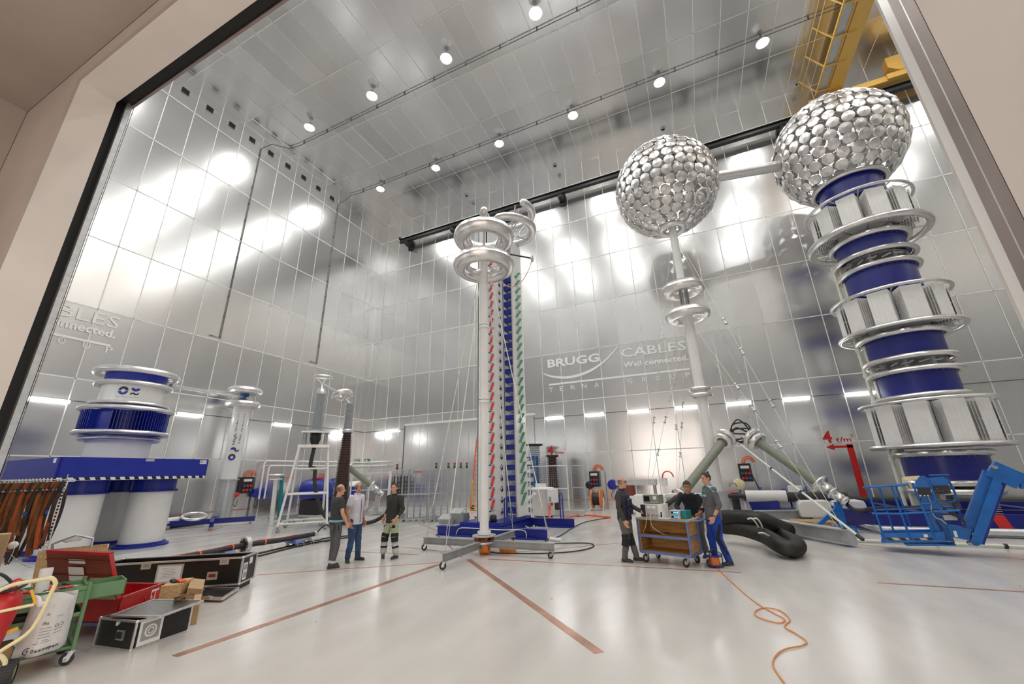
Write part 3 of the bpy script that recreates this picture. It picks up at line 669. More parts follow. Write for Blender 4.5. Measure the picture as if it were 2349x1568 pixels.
for k in range(4): a = k*PI/2+.8; c.tube([(cx_,cy_,11.9),(cx_+.95*math.cos(a),cy_+.95*math.sin(a),11.75)],.03,6); c.tube([(cx_+.4*math.cos(a),cy_+.4*math.sin(a),11.8),(cx_+.95*math.cos(a),cy_+.95*math.sin(a),12.7)],.03,6)
c.build('bracket', None, root)
rod0, rod1 = AY(1165,582,12.6), AY(1219,592,12.6)
c = MB().use('brown').cyl(rod0, rod1, .035, n=8); c.use('alur').ball(rod1+Vector((.02,0,0)), (.05,.14,.17), 12, 8); c.build('discharge_rod', None, root)
c = MB().use('coppern').tube(catmull([rod1+Vector((0,0,-.12)), AY(1212,620,12.6), AY(1195,647,12.6), AY(1172,658,12.6), AY(1155,650,12.6), AY(1146,640,12.6)],5),.016,5); c.build('copper_lead', None, root)
c = MB().use('navyf')
c.ibeam((-8.4,12.3,.145),(-4.5,12.3,.145),.28,.22,.02); c.ibeam((-8.6,15.2,.145),(-4.5,15.2,.145),.28,.22,.02); c.ibeam((-7.6,12.35,.17),(-7.6,15.2,.17),.26,.2,.02); c.ibeam((-6.2,12.35,.17),(-6.2,15.2,.17),.26,.2,.02)
for x in (-7.4,-5.2): c.bx((x-.4,12.1,.01),(x+.4,12.6,.05)); c.bx((x-.2,14.95,.01),(x+.6,15.45,.05))
c.bx((-7.6,12.4,.28),(-6.1,15.0,.40)); c.build('base_frame', None, root)
for x, y in ((-5.9,12.4),(-4.95,15.2)):
    MB().use('navyf').tube([(x-.05,y,.27),(x-.05,y,1.08),(x-.03,y,1.14),(x+.03,y,1.14),(x+.05,y,1.08),(x+.05,y,.27)],.022,6).build('handle', None, root)
MB().use('ivory').tube(catmull([(-7.6,12.17,.04),(-7.5,12.17,.22),(-7.2,12.17,.26),(-6,12.17,.24),(-5.4,12.17,.26),(-5.15,12.17,.22),(-5.12,12.17,.03)],4),.014,5).build('cable', None, root)
for k in range(5):
    a = AY(1215+k*6,1190+k*3,14.2); MB().use('ivory').tube(catmull([a+Vector((math.cos(t)*(.16+.02*k),math.sin(t)*.15,-.3+.1*math.sin(2*t))) for t in [i*.7 for i in range(9)]],3),.012,5).build('coiled_cable', None, root)
# weight stacks of flat grey plates left on the frame
for i, (px, py, y, w, h, d_) in enumerate(((1055,1198,12.9,.5,.34,.4),(1030,1206,12.75,.55,.16,.4))):
    a = AY(px,py,y); c = MB().use('steel'); c.box((a.x,y,.29+h/2),(w,d_,h)); c.use('steell').box((a.x-.1,y-.05,.29+h+.06),(w*.9,d_*.8,.02),Euler((.5,0,0)).to_matrix()); tag(c.build('weight_box'), ['tall grey metal box standing on the blue generator frame','low grey metal box lying at the left end of the blue generator frame'][i], 'box')
a = AY(1129,1196,12.6); tag(MB().use('black').lathe([(0,.38),(.11,.38),(.10,.60),(.04,.62),(0,.62)],(a.x,12.7,0),10).build('canister'), 'small black canister at the foot of the white generator panel', 'canister')
# ---- transformer stack on the blue table at the left
TL = (-17.3, 6.9)
root = thing('transformer_stack', 'squat stack of white and blue ribbed drums with metal rings on a blue platform', 'transformer stack', (TL[0],TL[1],0))
c = MB().use('navyf'); x0, x1, y0, y1 = -19.15, -15.5, 5.08, 8.66
for a, b in (((x0,y0),(x1,y0)),((x1,y0),(x1,y1)),((x1,y1),(x0,y1)),((x0,y1),(x0,y0))): c.bar((a[0],a[1],2.30),(b[0],b[1],2.30),.10,.58)
c.bx((x0,y0,2.5),(x1,y1,2.56)); c.build('platform', None, root)
c = MB().use('hazardw'); c.bx((x0,y0-.06,1.985),(x1+.06,y0-.05,2.06)); c.bx((x1+.05,y0-.05,1.985),(x1+.06,y1,2.06)); c.build('hazard_tape', None, root)
MB().use('paper').bx((x1-.3,y0-.056,2.44),(x1-.15,y0-.05,2.56)).build('label_plate', None, root); MB().use('alur').bx((x1+.05,6.9,2.5),(x1+.056,7.12,2.57)).build('label_plate', None, root); c = MB().use('paper'); c.bx((x1+.05,8.42,2.44),(x1+.056,8.62,2.56)); c.use('txtn').torus((x1+.06,8.47,2.50),.025,.008,axis=(1,0,0),n=10,k=4).text('X',(x1+.06,8.53,2.475),(0,.05,0),(0,0,1),w=.05,h=.05,t=0); c.build('label_plate', None, root)
for x, y in ((-18.25,5.98),(-16.45,5.98),(-16.45,7.75),(-18.25,7.75)):
    c = MB().use('white').lathe([(.55,.08),(.55,1.60)],(x,y,0),28); c.use('navyf').lathe([(.55,1.60),(.64,1.60),(.64,1.64),(.57,1.64),(.57,1.98),(.62,1.98)],(x,y,0),28,smooth=False); c.lathe([(.70,.0),(.70,.06),(.62,.08),(.62,.12),(.55,.12)],(x,y,0),28,smooth=False)
    for k in range(16): a = 2*PI*k/16; c.ball((x+.61*math.cos(a),y+.61*math.sin(a),1.655),.018,6,4)
    c.build('leg', None, root)
def ld(z0, z1, r, m, name='drum'): MB().use(m).lathe([(0,z0),(r,z0),(r,z1),(0,z1)],(TL[0],TL[1],0),44,smooth=False).build(name, None, root)
def ldr(z0, z1, r, m, name='drum'):
    c = MB().use(m).lathe([(r,z0),(r,z1)],(TL[0],TL[1],0),48); c.lathe([(0,z0),(r,z0)],(TL[0],TL[1],0),24); c.lathe([(r,z1),(0,z1)],(TL[0],TL[1],0),24); return c
ldr(2.57,3.28,.80,'white').build('drum', None, root)
c = ldr(3.42,4.12,.90,'navyf')
c.use('navyf')
for k in range(80):
    a = 2*PI*k/80
    if abs(((a-5.30+PI)%(2*PI))-PI) < .24: continue
    e = Vector((math.cos(a),math.sin(a),0)); t = Vector((-e.y,e.x,0)); Rm = Matrix((t,e,Vector((0,0,1)))).transposed(); c.box(Vector((TL[0],TL[1],3.77))+e*1.0, (.018,.2,.66), Rm)
c.build('ribbed_drum', None, root)
ldr(4.35,4.98,.815,'white').build('drum', None, root)
ldr(5.02,5.40,.81,'navyf').build('drum', None, root)
for z, R, r in ((5.41,1.15,.105),(5.0,1.03,.075),(4.34,1.04,.06),(4.17,1.22,.07),(3.41,1.20,.07),(3.23,1.02,.07)): ring(MB().use('aluc'), TL, z, R, r).build('grading_ring', None, root)
# emblem on the white drum (two half discs, a wedge and a wave) with a line of small print
def ondrum(a, z, r=.82): return Vector((TL[0]+r*math.cos(a), TL[1]+r*math.sin(a), z))
c = MB(); a0 = -.70; zc = 4.73
def arc(mm, ac, zc, r0, r1, t0, t1, sx=1):
    c.use(mm); vs = []; n = 12
    for i in range(n+1):
        t = t0+(t1-t0)*i/n
        for r in (r0, r1): vs.append(ondrum(ac+sx*r*math.cos(t)/.82, zc+r*math.sin(t)))
    c.add(vs, [(2*i,2*i+1,2*i+3,2*i+2) for i in range(n)])
arc('txtb', a0, zc+.01, .05, .125, .0, PI); arc('txtn', a0, zc-.01, .05, .125, PI, 2*PI)
arc('txtn', a0+.36, zc+.10, .03, .11, PI, 2*PI); arc('txtb', a0+.31, zc-.12, .03, .075, .0, PI); arc('txtb', a0+.40, zc-.055, .03, .075, PI, 2*PI)
p0, p1 = ondrum(a0-.18, zc-.2), ondrum(a0+.58, zc-.2)
c.use('txtb')
for i, ch in enumerate('High Voltage Test Systems'):
    if ch != ' ': aa = a0-.16+i*.029; q0, q1 = ondrum(aa, zc-.21, .823), ondrum(aa+.02, zc-.21, .823); c.text(ch, q0, q1-q0, (0,0,1), w=.016, h=.025, t=0)
c.build('emblem', None, root)
t0, t1 = AT(392,884,Vector((-16.6,8.1,0))), Vector((-20.95,12.85,5.93))
c = MB().use('aluc').cyl(t0, t1, .065, n=12); tag(c.build('connecting_tube'), 'thin bare tube from the transformer stack across to the white column', 'tube')
# ---- white column with two tori at the left wall
C2 = (-20.95, 12.85)
root = thing('coupling_column', 'white column with two tori and a galvanised lower half beside the left wall', 'high voltage column', (C2[0],C2[1],0))
MB().use('white').cyl((C2[0],C2[1],1.95),(C2[0],C2[1],5.5),.34,.38,n=28).build('tube', None, root)
c = MB().use('galv').cyl((C2[0],C2[1],.22),(C2[0],C2[1],1.93),.36,n=28); c.cyl((C2[0],C2[1],1.88),(C2[0],C2[1],1.95),.44,n=28); c.build('base_tube', None, root)
for z in (6.25,5.55): ring(MB().use('aluc'), C2, z, .79, .17, 36).build('torus', None, root)
c = MB().use('blue').bx((C2[0]-.14,C2[1]-.14,5.72),(C2[0]+.14,C2[1]+.14,6.1)); c.use('galv').cyl((C2[0]-.35,C2[1],5.85),(C2[0]+.35,C2[1],5.85),.09); c.cyl((C2[0],C2[1],5.5),(C2[0],C2[1],6.2),.05); c.cyl((C2[0],C2[1],6.08),(C2[0],C2[1],6.12),.5,n=20); c.build('measuring_unit', None, root)
# upright print on the column, facing the gate
fd = Vector((-C2[0],-C2[1],0)).normalized(); sd = Vector((-fd.y,fd.x,0))
c = MB(); o = Vector((C2[0],C2[1],0))+fd*.375
for st, s_, z0, hh in (('High Voltage',-.02,3.55,.13),('Test Systems',.17,3.55,.13)): c.use('txtb').text(st, o+sd*(s_-.0)*(1)+Vector((0,0,z0))-fd*(.03+abs(s_)*.12)+fd*.02, (0,0,1.55), -sd, w=1.5, h=hh, t=-.0)
c.use('txtb').torus(o+sd*-.05+Vector((0,0,2.95)),.11,.04,axis=fd,n=20,k=4,a0=0,a1=PI,flat=.1); c.use('txtn').torus(o+sd*-.05+Vector((0,0,2.95)),.11,.04,axis=fd,n=20,k=4,a0=PI,a1=2*PI,flat=.1)
c.use('txtn').torus(o+sd*-.05+Vector((0,0,3.3)),.07,.05,axis=fd,n=12,k=4,a0=0,a1=PI,flat=.1); c.use('txtb').torus(o+sd*.1+Vector((0,0,3.3)),.07,.03,axis=fd,n=12,k=4,a0=PI,a1=2*PI,flat=.1)
c.build('lettering', None, root)
c = MB().use('navyf'); q = [G(446,1218), G(548,1200)]
cc = (C2[0]+1.2, C2[1]-1.1)
c.ibeam((cc[0]-1.5,cc[1]+.9,.22),(cc[0]+1.5,cc[1]-.9,.22),.2,.14,.015); c.ibeam((cc[0]-.9,cc[1]-1.3,.22),(cc[0]+.9,cc[1]+1.3,.22),.2,.14,.015)
root = thing('cross_dolly', 'blue steel cross frame on orange castors beside the white column', 'dolly', (cc[0],cc[1],0)); c.build('frame', None, root)
for dx, dy in ((-1.4,.84),(1.4,-.84),(-.8,-1.2),(.8,1.2)): castor(root, cc[0]+dx, cc[1]+dy, .12, .055, 1.0, .04, 'orange')
# ================================================================ crane, background equipment
root = thing('crane_rail', 'long black crane rail beam on brackets high along the back wall', 'crane rail', (0,21.98,19.8))
c = MB().use('black').ibeam((-19.57,21.98,19.95),(XR,21.98,19.95),.34,.26,.04); c.bx((-19.57,21.95,20.12),(XR,22.01,20.2)); c.bx((-19.62,21.85,20.1),(-19.5,22.11,20.3)); c.build('beam', None, root)
for x in [-18.9+4.3*k for k in range(9)]:
    MB().use('black').bx((x-.15,21.9,19.5),(x+.15,YB-.02,19.78)).bx((x-.22,22.5,19.3),(x+.22,YB-.02,20.1)).build('bracket', None, root)
root = thing('overhead_crane', 'yellow overhead crane bridge with a handrailed walkway under the ceiling at the right', 'crane', (9.45,12,20.9))
c = MB().use('yellow').bx((9.15,2.6,20.9),(9.77,22.0,21.9)); c.build('girder', None, root)
c = MB().use('yellow'); c.bx((8.6,2.6,20.95),(8.66,21.9,21.05)); c.bx((9.05,2.6,20.95),(9.11,21.9,21.05)); 
for k in range(13): c.bar((9.5,3+k*1.55,20.87),(8.6,3+k*1.55,20.95),.08,.06)
c.use('steell').bx((8.66,2.6,21.0),(9.05,21.9,21.01)); c.build('walkway', None, root)
c = MB().use('yellow')
for z, x in ((21.6,8.12),(22.0,8.02)): c.cyl((x,2.6,z),(x,21.9,z),.025,n=6)
for k in range(13): c.bar((8.62,3+k*1.55,20.95),(8.02,3+k*1.55,22.02),.05,.05)
c.build('handrail', None, root)
c = MB().use('yellow'); c.bx((11.47,21.6,20.35),(14.2,22.2,20.65)); c.prism([(12.0,21.55,20.65),(11.6,21.55,21.0),(11.62,21.55,21.6),(13.6,21.55,21.6),(13.6,21.55,20.65)],(0,.5,0)); c.bx((8.2,21.7,20.32),(11.5,22.1,20.65)); c.build('end_carriage', None, root)
# ---- green grey terminations: tubes with rings leaning together
def termination(name, lab, top, bot, r, foot):
    top, bot = Vector(top), Vector(bot); d = (bot-top).normalized(); root = thing(name, lab, 'cable termination', (bot.x, bot.y, 0))
    MB().use('olive').cyl(top, bot, r, n=18).build('insulating_tube', None, root)
    MB().use('aluc').torus(top-d*.02, r*1.6, r*.66, axis=d, n=28).build('ring', None, root); MB().use('aluc').torus(top-d*(.02+r*1.5), r*1.8, r*.66, axis=d, n=28).build('ring', None, root)
    c = MB().use('alu').cyl(top-d*r*3.2, top+d*.0, r*.75, n=12); c.build('head', None, root)
    c = MB().use('alu'); c.lathe([(0,-.02),(r*1.7,-.02),(r*2.0,.02),(r*1.95,.07),(r*1.1,.10),(r*1.05,.40),(r*1.25,.40),(r*1.25,.45),(r*.95,.45),(r*.85,.75),(r*1.05,.75),(r*1.05,.80),(r*.5,.85)], bot, 20, axis=d); c.build('foot_cone', None, root)
    if foot:
        e = bot+d*.5; s = Vector((-d.y,d.x,0)).normalized(); c = MB().use(foot)
        c.bar(e-Vector((0,0,.2)), (e.x,e.y,.12), .16,.16); c.bar((e.x-1.4,e.y-.2,.10),(e.x+.3,e.y+.1,.10),.18,.14); c.bar((e.x,e.y,.7),(e.x-.7,e.y-.1,.14),.1,.1); c.bar((e.x+.1,e.y-.6,.1),(e.x,e.y+.7,.1),.14,.12); c.build('stand', None, root)
    return root
zz = 17.2
a, b = AY(1738,1012,17.2), AY(1878,1108,16.2)
termination('cable_termination', 'grey green tube sloping down to the right onto a blue stand', a, b, .155, 'blue')
a2, b2 = AY(1658,1012,17.2), AY(1562,1135,15.6)
termination('cable_termination', 'grey green tube sloping down to the left behind the instrument cart', a2, b2, .155, None)
m0, m1 = AY(1676,997,17.2), AY(1722,995,17.2); mm = (m0+m1)/2
for k in range(3):
    q = [m0, mm+Vector((-.28,.1*k,.05)), mm+Vector((-.2,.05,.55-.18*k)), mm+Vector((.22,-.05,.6-.2*k)), mm+Vector((.35,.1,.1)), mm+Vector((0,0,-.35+.1*k)), mm+Vector((-.3,0,-.1)), mm+Vector((-.1,0,.25)), m1] if k else [m0, mm+Vector((0,0,-.3)), mm+Vector((.3,0,.1)), mm+Vector((0,0,.55)), mm+Vector((-.3,0,.1)), m1]
    tag(MB().use('rubber').tube(catmull(q,6),.028,6).build('black_cable'), ['thick black cable, lowest of the three loops joining the two tube heads','thick black cable, tallest of the three loops joining the two tube heads','thick black cable, middle one of the three loops joining the two tube heads'][k], 'cable', 'cable loops between the tube heads')
a3, b3 = AT(800,1072,G(862,1180)), AT(850,1112,G(862,1180))
termination('cable_termination', 'grey green tube sloping down behind the two men at the left', a3, b3, .15, 'steell')
# ivory poles
def pole(p, q, r, lab):
    c = MB().use('ivory').cyl(p, q, r, n=10); p, q = Vector(p), Vector(q)
    root = thing('insulating_pole', lab, 'pole', (q.x,q.y,min(p.z,q.z)-r)); c.build('rod', None, root)
    MB().use('black').cyl(q-(q-p).normalized()*.02, q+(q-p).normalized()*.14, r*1.4, n=10).build('end_cap', None, root)
    for s in (.35,.62): MB().use('black').cyl(p.lerp(q,s), p.lerp(q,s)+(q-p).normalized()*.06, r*1.5, n=10).build('collar', None, root)
pole(AY(1700,1020,16.9), G(1968,1228,.35), .03, 'long ivory pole leaning diagonally in front of the grey green tube')
pole(G(1960,1238,.05), G(2560,1262,.05), .035, 'long ivory pole lying on the floor under the lift basket')
pole(G(1880,1228,.05), G(1836,1206,.05), .05, 'short pale tube lying on the floor between the grey beams')
# ---- black ventilation hoses
def hose(pts, r, lab, name='duct_hose'):
    P = catmull(pts, 10); L = []; R = []
    for i in range(len(P)-1):
        n = max(2, int((P[i+1]-P[i]).length/.055))
        for j in range(n): L.append(P[i].lerp(P[i+1], j/n)); R += [r*(1.0 if len(L)%2 else .82)]
    return tag(MB().use('hose').tube(L, R, 14).build(name), lab, 'hose')
hr = .19
hose([G(1662,1208,.38),G(1700,1212,.40),G(1752,1228,.34),G(1790,1250,.25),G(1815,1258,.2),G(1828,1248,.2),G(1790,1228,.22),G(1745,1210,.38)], .18, 'thick black corrugated hose folded back on itself on the floor, nearer one', )
hose([G(1662,1187,.62),G(1700,1187,.66),G(1735,1190,.66),G(1762,1198,.55),G(1788,1208,.33),G(1800,1213,.22),G(1808,1216,.2)], .2, 'thick black corrugated hose behind, dipping to the floor at its right end')
for i, (a, b, h) in enumerate([((1727,1190),(1735,1222),.8),((1738,1190),(1742,1225),.8),((1752,1222),(1768,1236),.5)]):
    p, q = G(*a, h), G(*b, .15); c = MB().use('ivory').tube(catmull([p+Vector((-.1,0,0)), p, (p+q)/2+Vector((.06,-.28,0)), q, q+Vector((.12,0,0))],5), .018, 6)
    tag(c.build('rope'), 'pale rope tied round the black hoses, %s' % ['the left one of the long ties','the right one of the long ties','the short tie nearest the floor'][i], 'rope')
# ---- pallets
def pallet(x, y, rz, lab, w=1.2, d=.8):
    root = thing('pallet', lab, 'pallet', (0,0,0))
    for k in range(5): MB().use('woodl').bx((-w/2,-d/2+k*(d-.1)/4,.12),(w/2,-d/2+.1+k*(d-.1)/4,.144)).build('board', None, root)
    for k in range(3):
        c = MB().use('woodl'); yy = -d/2+k*(d-.1)/2; c.bx((-w/2,yy,0),(w/2,yy+.1,.022))
        for j in range(3): c.bx((-w/2+j*(w-.14)/2,yy,.022),(-w/2+.14+j*(w-.14)/2,yy+.1,.12))
        c.build('runner', None, root)
    root.location = (x,y,0); root.rotation_euler.z = rz; return root
g = G(1698,1222); pallet(g.x-.3, g.y+.35, .1, 'light wooden pallet under the black hose beside the man in blue trousers')
g = G(1905,1208); pallet(g.x-.4, g.y+.5, .05, 'wooden pallet carrying the white wrapped sacks')
# ---- objects along the back wall on the right
g = G(1873,1200); 
for k in range(2):
    x = g.x+.12+k*1.0; c = MB().use('paper'); pr = [(-.43,.16),(.42,.16),(.45,.4),(.42,.68),(.36,.74),(-.36,.72),(-.43,.6),(-.46,.4)]
    c.prism([(x+a*1.1, g.y+.2, z) for a, z in pr],(0,.75,0)); tag(c.build('wrapped_sack', bevel=.06), ['white wrapped sack left of the blue stand','white wrapped sack right of the blue stand'][k], 'sack')
c = MB().use('card').prism([(0,0,0),(.9,0,0),(.85,0,.75),(.1,0,.85)],(0,.5,0)); o = tag(c.build('wooden_crate'), 'pale wooden crate with a dark slot beside the blue tower frame', 'crate'); o.location = (4.35,21.6,0)
c = MB().use('black').tube(catmull([AY(1852,1148,16.6),AY(1925,1150,16.8),AY(1955,1172,17.5),(4.3,19.5,.5),(5.5,21.5,.6)],6),.085,8); 
tag(MB().use('rubber').tube(catmull([AY(1920,1143,16.0),AY(1940,1155,16.0),AY(1968,1172,15.7),(4.6,16.6,.62),(6,17.2,.62)],5),.06,8).build('black_cable'), 'thick black cable running from the right tube foot into the tower frame', 'cable')
tag(MB().use('rubber').tube([(1.5,21.9,.62),(4,21.9,.55),(12,21.9,.45)],.13,10).build('black_pipe'), 'long black pipe lying along the foot of the back wall at the right', 'pipe')
root = thing('roller_stand', 'big white drum section on a black shaft behind the blue box', 'roller', (1.8,19.0,0))
MB().use('rubber').cyl((-.2,19.2,.84),(1.45,19.1,.84),.085,n=12).build('shaft', None, root); MB().use('whitem').cyl((1.40,19.1,.84),(2.75,19.0,.84),.21,n=24).build('drum', None, root); MB().use('rubber').cyl((2.75,19.0,.84),(4.6,18.9,.84),.15,n=16).build('shaft', None, root)
c = MB().use('blue')
for x in (.6,3.3,4.4): c.bx((x-.05,18.6,0),(x+.05,18.7,.6)); c.bx((x-.05,19.3,0),(x+.05,19.4,.6)); c.bx((x-.05,18.6,.50),(x+.05,19.4,.60))
c.build('trestle', None, root)
g = G(1765,1192); root = thing('blue_skip', 'blue metal box with small white print, open at the top, behind the hoses', 'box', (g.x,g.y,0))
MB().use('navyf').prism([(g.x-.45,g.y+.1,.1),(g.x+.42,g.y-.1,.1),(g.x+.40,g.y-.1,.86),(g.x-.62,g.y+.1,.86)],(.1,.6,0)).build('body', None, root)
c = MB().use('txtw'); c.text('Dr. Haefely', (g.x-.35,g.y+.04,.68), (1,-.23,0), (0,0,1), w=.42, h=.06, t=.01); c.build('lettering', None, root)
tag(MB().use('brown').tube([(g.x-.05,g.y+.3,.3),(g.x-.08,g.y+.3,.98),(g.x-.25,g.y+.5,1.75)],[.04,.032,.02],8).cyl((g.x-.25,g.y+.5,1.75),(g.x-.25,g.y+.5,1.95),.035).build('hook_arm'), 'rusty brown steel arm sticking up out of the blue box', 'arm')
g = G(1812,1190); root = thing('tool_cart', 'blue framed workshop cart crowded with cable parts behind the grey beam', 'cart', (g.x,g.y,0)); c = MB().use('blue')
for dx in (-.75,.75):
    for dy in (0,.7): c.bx((g.x+dx-.03,g.y+dy,.12),(g.x+dx+.03,g.y+dy+.05,1.15))
c.bx((g.x-.8,g.y,.30),(g.x+.8,g.y+.75,.36)); c.bx((g.x-.8,g.y,.1),(g.x+.8,g.y+.75,.2)); c.build('frame', None, root); MB().use('steell').bx((g.x-.8,g.y,.80),(g.x+.8,g.y+.75,.84)).build('shelf', None, root)
for k, (dx, w, h, mt, lab) in enumerate(((-.5,.5,.18,'black','dark bundle of clamps on the tool cart'),(.1,.3,.12,'card','small cardboard box on the tool cart'),(.45,.45,.34,'paper','white upright carton at the right end of the tool cart'))):
    z = .84; tag(MB().use(mt).bx((g.x+dx-w/2,g.y+.2,z),(g.x+dx+w/2,g.y+.5,z+h)).build(['clamp_bundle','carton','carton'][k], bevel=.02), lab, ['tool','box','box'][k])
root = thing('rack', 'dark blue clamp rack above the blue cart, thin arms sticking out', 'rack', (g.x-.4,g.y+.8,1.2)); c = MB().use('navy')
for k in range(7): a = AY(1790+k*7,1130+(k%3)*7,g.y+.9); c.bar(a, a+Vector((.22*(-1)**k,.1,.12)), .05,.08)
a = AY(1812,1140,g.y+.9); c.bar((a.x-.4,g.y+.9,a.z),(a.x+.4,g.y+.9,a.z),.08,.14); c.bar((a.x,g.y+.9,0),(a.x,g.y+.9,a.z),.06,.06); c.build('arms', None, root)
# red and black pump
a = G(1700,1185); root = thing('pump', 'small red and black pump behind the hoses with a curved handle', 'pump', (a.x,a.y+1,0)); x, y = a.x-.0, a.y+1.6
MB().use('black').cyl((x,y,0),(x,y,.85),.16,n=14).build('motor', None, root); MB().use('redp').lathe([(.16,.62),(.22,.66),(.12,.86),(.0,.9)],(x,y,0),14).build('hood', None, root); MB().use('steel').torus((x,y,1.12),.14,.03,axis=(0,1,0),a0=-.3,a1=3.4,n=14,k=6).build('handle', None, root)
# ---- wall sockets: black power boxes with orange arches
def power_box(px, py, w, h, lab, wall='b', colb='black', post=True, hook=1):
    if wall == 'b': a = AY(px,py,YB-.15); u, n = Vector((1,0,0)), Vector((0,-1,0))
    else: a = AX(px,py,XL+.15); u, n = Vector((0,1,0)), Vector((1,0,0))
    root = thing('power_box', lab, 'power box', a); Rm = Matrix((u,-n,Vector((0,0,1)))).transposed()
    MB().use(colb).box(a,(w,.22,h),Rm).build('case', None, root)
    c = MB().use('paper' if colb == 'black' else 'alur'); c.box(a+n*.115+Vector((0,0,h*.3)),(w*.7,.01,h*.16),Rm); c.build('fuse_strip', None, root)
    for i in range(3):
        for j in range(2):
            if colb != 'black': continue
            q = a+n*.11+u*(i-1)*w*.28+Vector((0,0,-h*.05-j*h*.26)); MB().use('redp' if (i+j)%3 else 'blue').cyl(q,q+n*.07,w*.10,n=10).build('socket', None, root)
    for k in range(hook+1):
        o_ = a+Vector((0,0,h/2)); r_ = .26-.09*k; c = MB().use('orangec'); c.tube([o_+u*(-.05+.1*k)]+[o_+u*(-.05+.1*k+r_-r_*math.cos(t*PI/8))+Vector((0,0,.05+r_*math.sin(t*PI/8)*1.1)) for t in range(9)],.024,8); c.build('conduit_arch', None, root)
    if post: q = a+u*(.50); c = MB().use('galv').box((q.x,q.y,(a.z+h/2)/2),(.12,.10,a.z+h/2),Rm); c.build('trunking', None, root)
power_box(1364,1098,.52,.78,'black socket box with orange arches on the back wall left of the bald man', 'b')
power_box(1710,1083,.52,.80,'black socket box with orange arches on the back wall beside the pale round disc', 'b')
power_box(1523,1105,.26,.36,'small white box with an orange arch on the back wall behind the instrument cart', 'b', 'whitem', False, 0)
power_box(564,1112,.62,.80,'black socket box with orange arches on the left wall beside the blue reels', 'l')
power_box(736,1115,.55,.85,'black socket box on the left wall seen through the white trestle', 'l', 'black', False)
power_box(656,1115,.34,.36,'small white box with an orange arch beside the teal panel', 'l', 'whitem', False, 0)
def reel(px, py, m, r, lab, wall='b', name='hose_reel'):
    if wall == 'b': a = AY(px,py,YB-.2); n = Vector((0,-1,0))
    else: a = AX(px,py,XL+.2); n = Vector((1,0,0))
    root = thing(name, lab, 'reel', a); MB().use(m).lathe([(0,-.12),(r*.9,-.12),(r,-.05),(r,.05),(r*.9,.12),(r*.4,.15),(0,.15)], a, 8 if m == 'navyf' else 18, axis=n, smooth=False).build('drum', None, root)
    c = MB().use('galv').cyl(a-n*.18,a-n*.12,.08); c.build('bracket', None, root)
    c = MB().use('rubber').tube(catmull([a+Vector((0,0,-r)), a+Vector((-.1,0,-r-.3)), a+Vector((.15,0,-r-.45)), a+Vector((.2,0,-r-.1))],4),.015,5); c.build('hose_end', None, root)
reel(1405,1111,'navyf',.27,'blue hose reel on the back wall behind the bald man with glasses'); reel(1352,1112,'black',.2,'black round reel just left of the black socket box'); reel(1697,1110,'cream',.24,'pale cream round disc hanging below left of the socket box', name='round_disc')
reel(588,1130,'navyf',.26,'left one of two blue hose reels on the left wall','l'); reel(601,1130,'navyf',.26,'right one of two blue hose reels on the left wall','l'); reel(541,1134,'redp',.12,'small red round switch beside the white column','l','switch_disc')
# orange cable drum in front of the socket box
a = G(1372,1170); root = thing('cable_drum', 'orange cable drum on a white frame in front of the black socket box', 'cable drum', (a.x,a.y,0)); x, y = a.x, a.y
for dx in (-.22,.22): MB().use('orange').cyl((x+dx-.025,y,.55),(x+dx+.025,y,.55),.46,n=22).build('flange', None, root)
MB().use('black').cyl((x-.2,y,.55),(x+.2,y,.55),.3,n=18).build('cable_coil', None, root); c = MB().use('paper')
for dx in (-.33,.33): c.bar((x+dx,y-.3,.0),(x+dx,y,.6),.04,.04); c.bar((x+dx,y+.3,0),(x+dx,y,.6),.04,.04); c.bar((x+dx,y-.35,.02),(x+dx,y+.35,.02),.04,.04)
c.cyl((x-.33,y,.55),(x+.33,y,.55),.02); c.build('frame', None, root)
# brown and grey insulators at the wall
def insul(px, pyb, pyt, Y, r, R, m, lab, n=26, capm='black'):
    b, t = AY(px,pyb,Y), AY(px,pyt,Y); root = thing('insulator', lab, 'insulator', (b.x,Y,0)); c = MB().use(m); h = t.z-.1
    pr = [(0,.0)]; 
    for k in range(n):
        z = .0+k*h/n; s = 1.25-.35*k/n; pr += [(r*s,z),(r*s,z+h/n*.4),(R*s,z+h/n*.6),(R*s,z+h/n*.7),(r*s,z+h/n*.95)]
    c.lathe(pr+[(0,h)],(b.x,Y,0),20); c.build('sheds', None, root)
    c = MB().use(capm).cyl((b.x,Y,h),(b.x,Y,t.z),r*1.3,n=14); c.cyl((b.x-r*1.5,Y,h+.08),(b.x+r*1.6,Y,h+.05),.06); c.build('cap', None, root); return root
insul(1231,1165,1018,21.2,.30,.36,'greyp','tall wide grey insulator standing behind the white tank', 34); insul(1273,1168,1043,20.6,.21,.30,'brown','tall dark brown ribbed insulator behind the wire fence', 30)
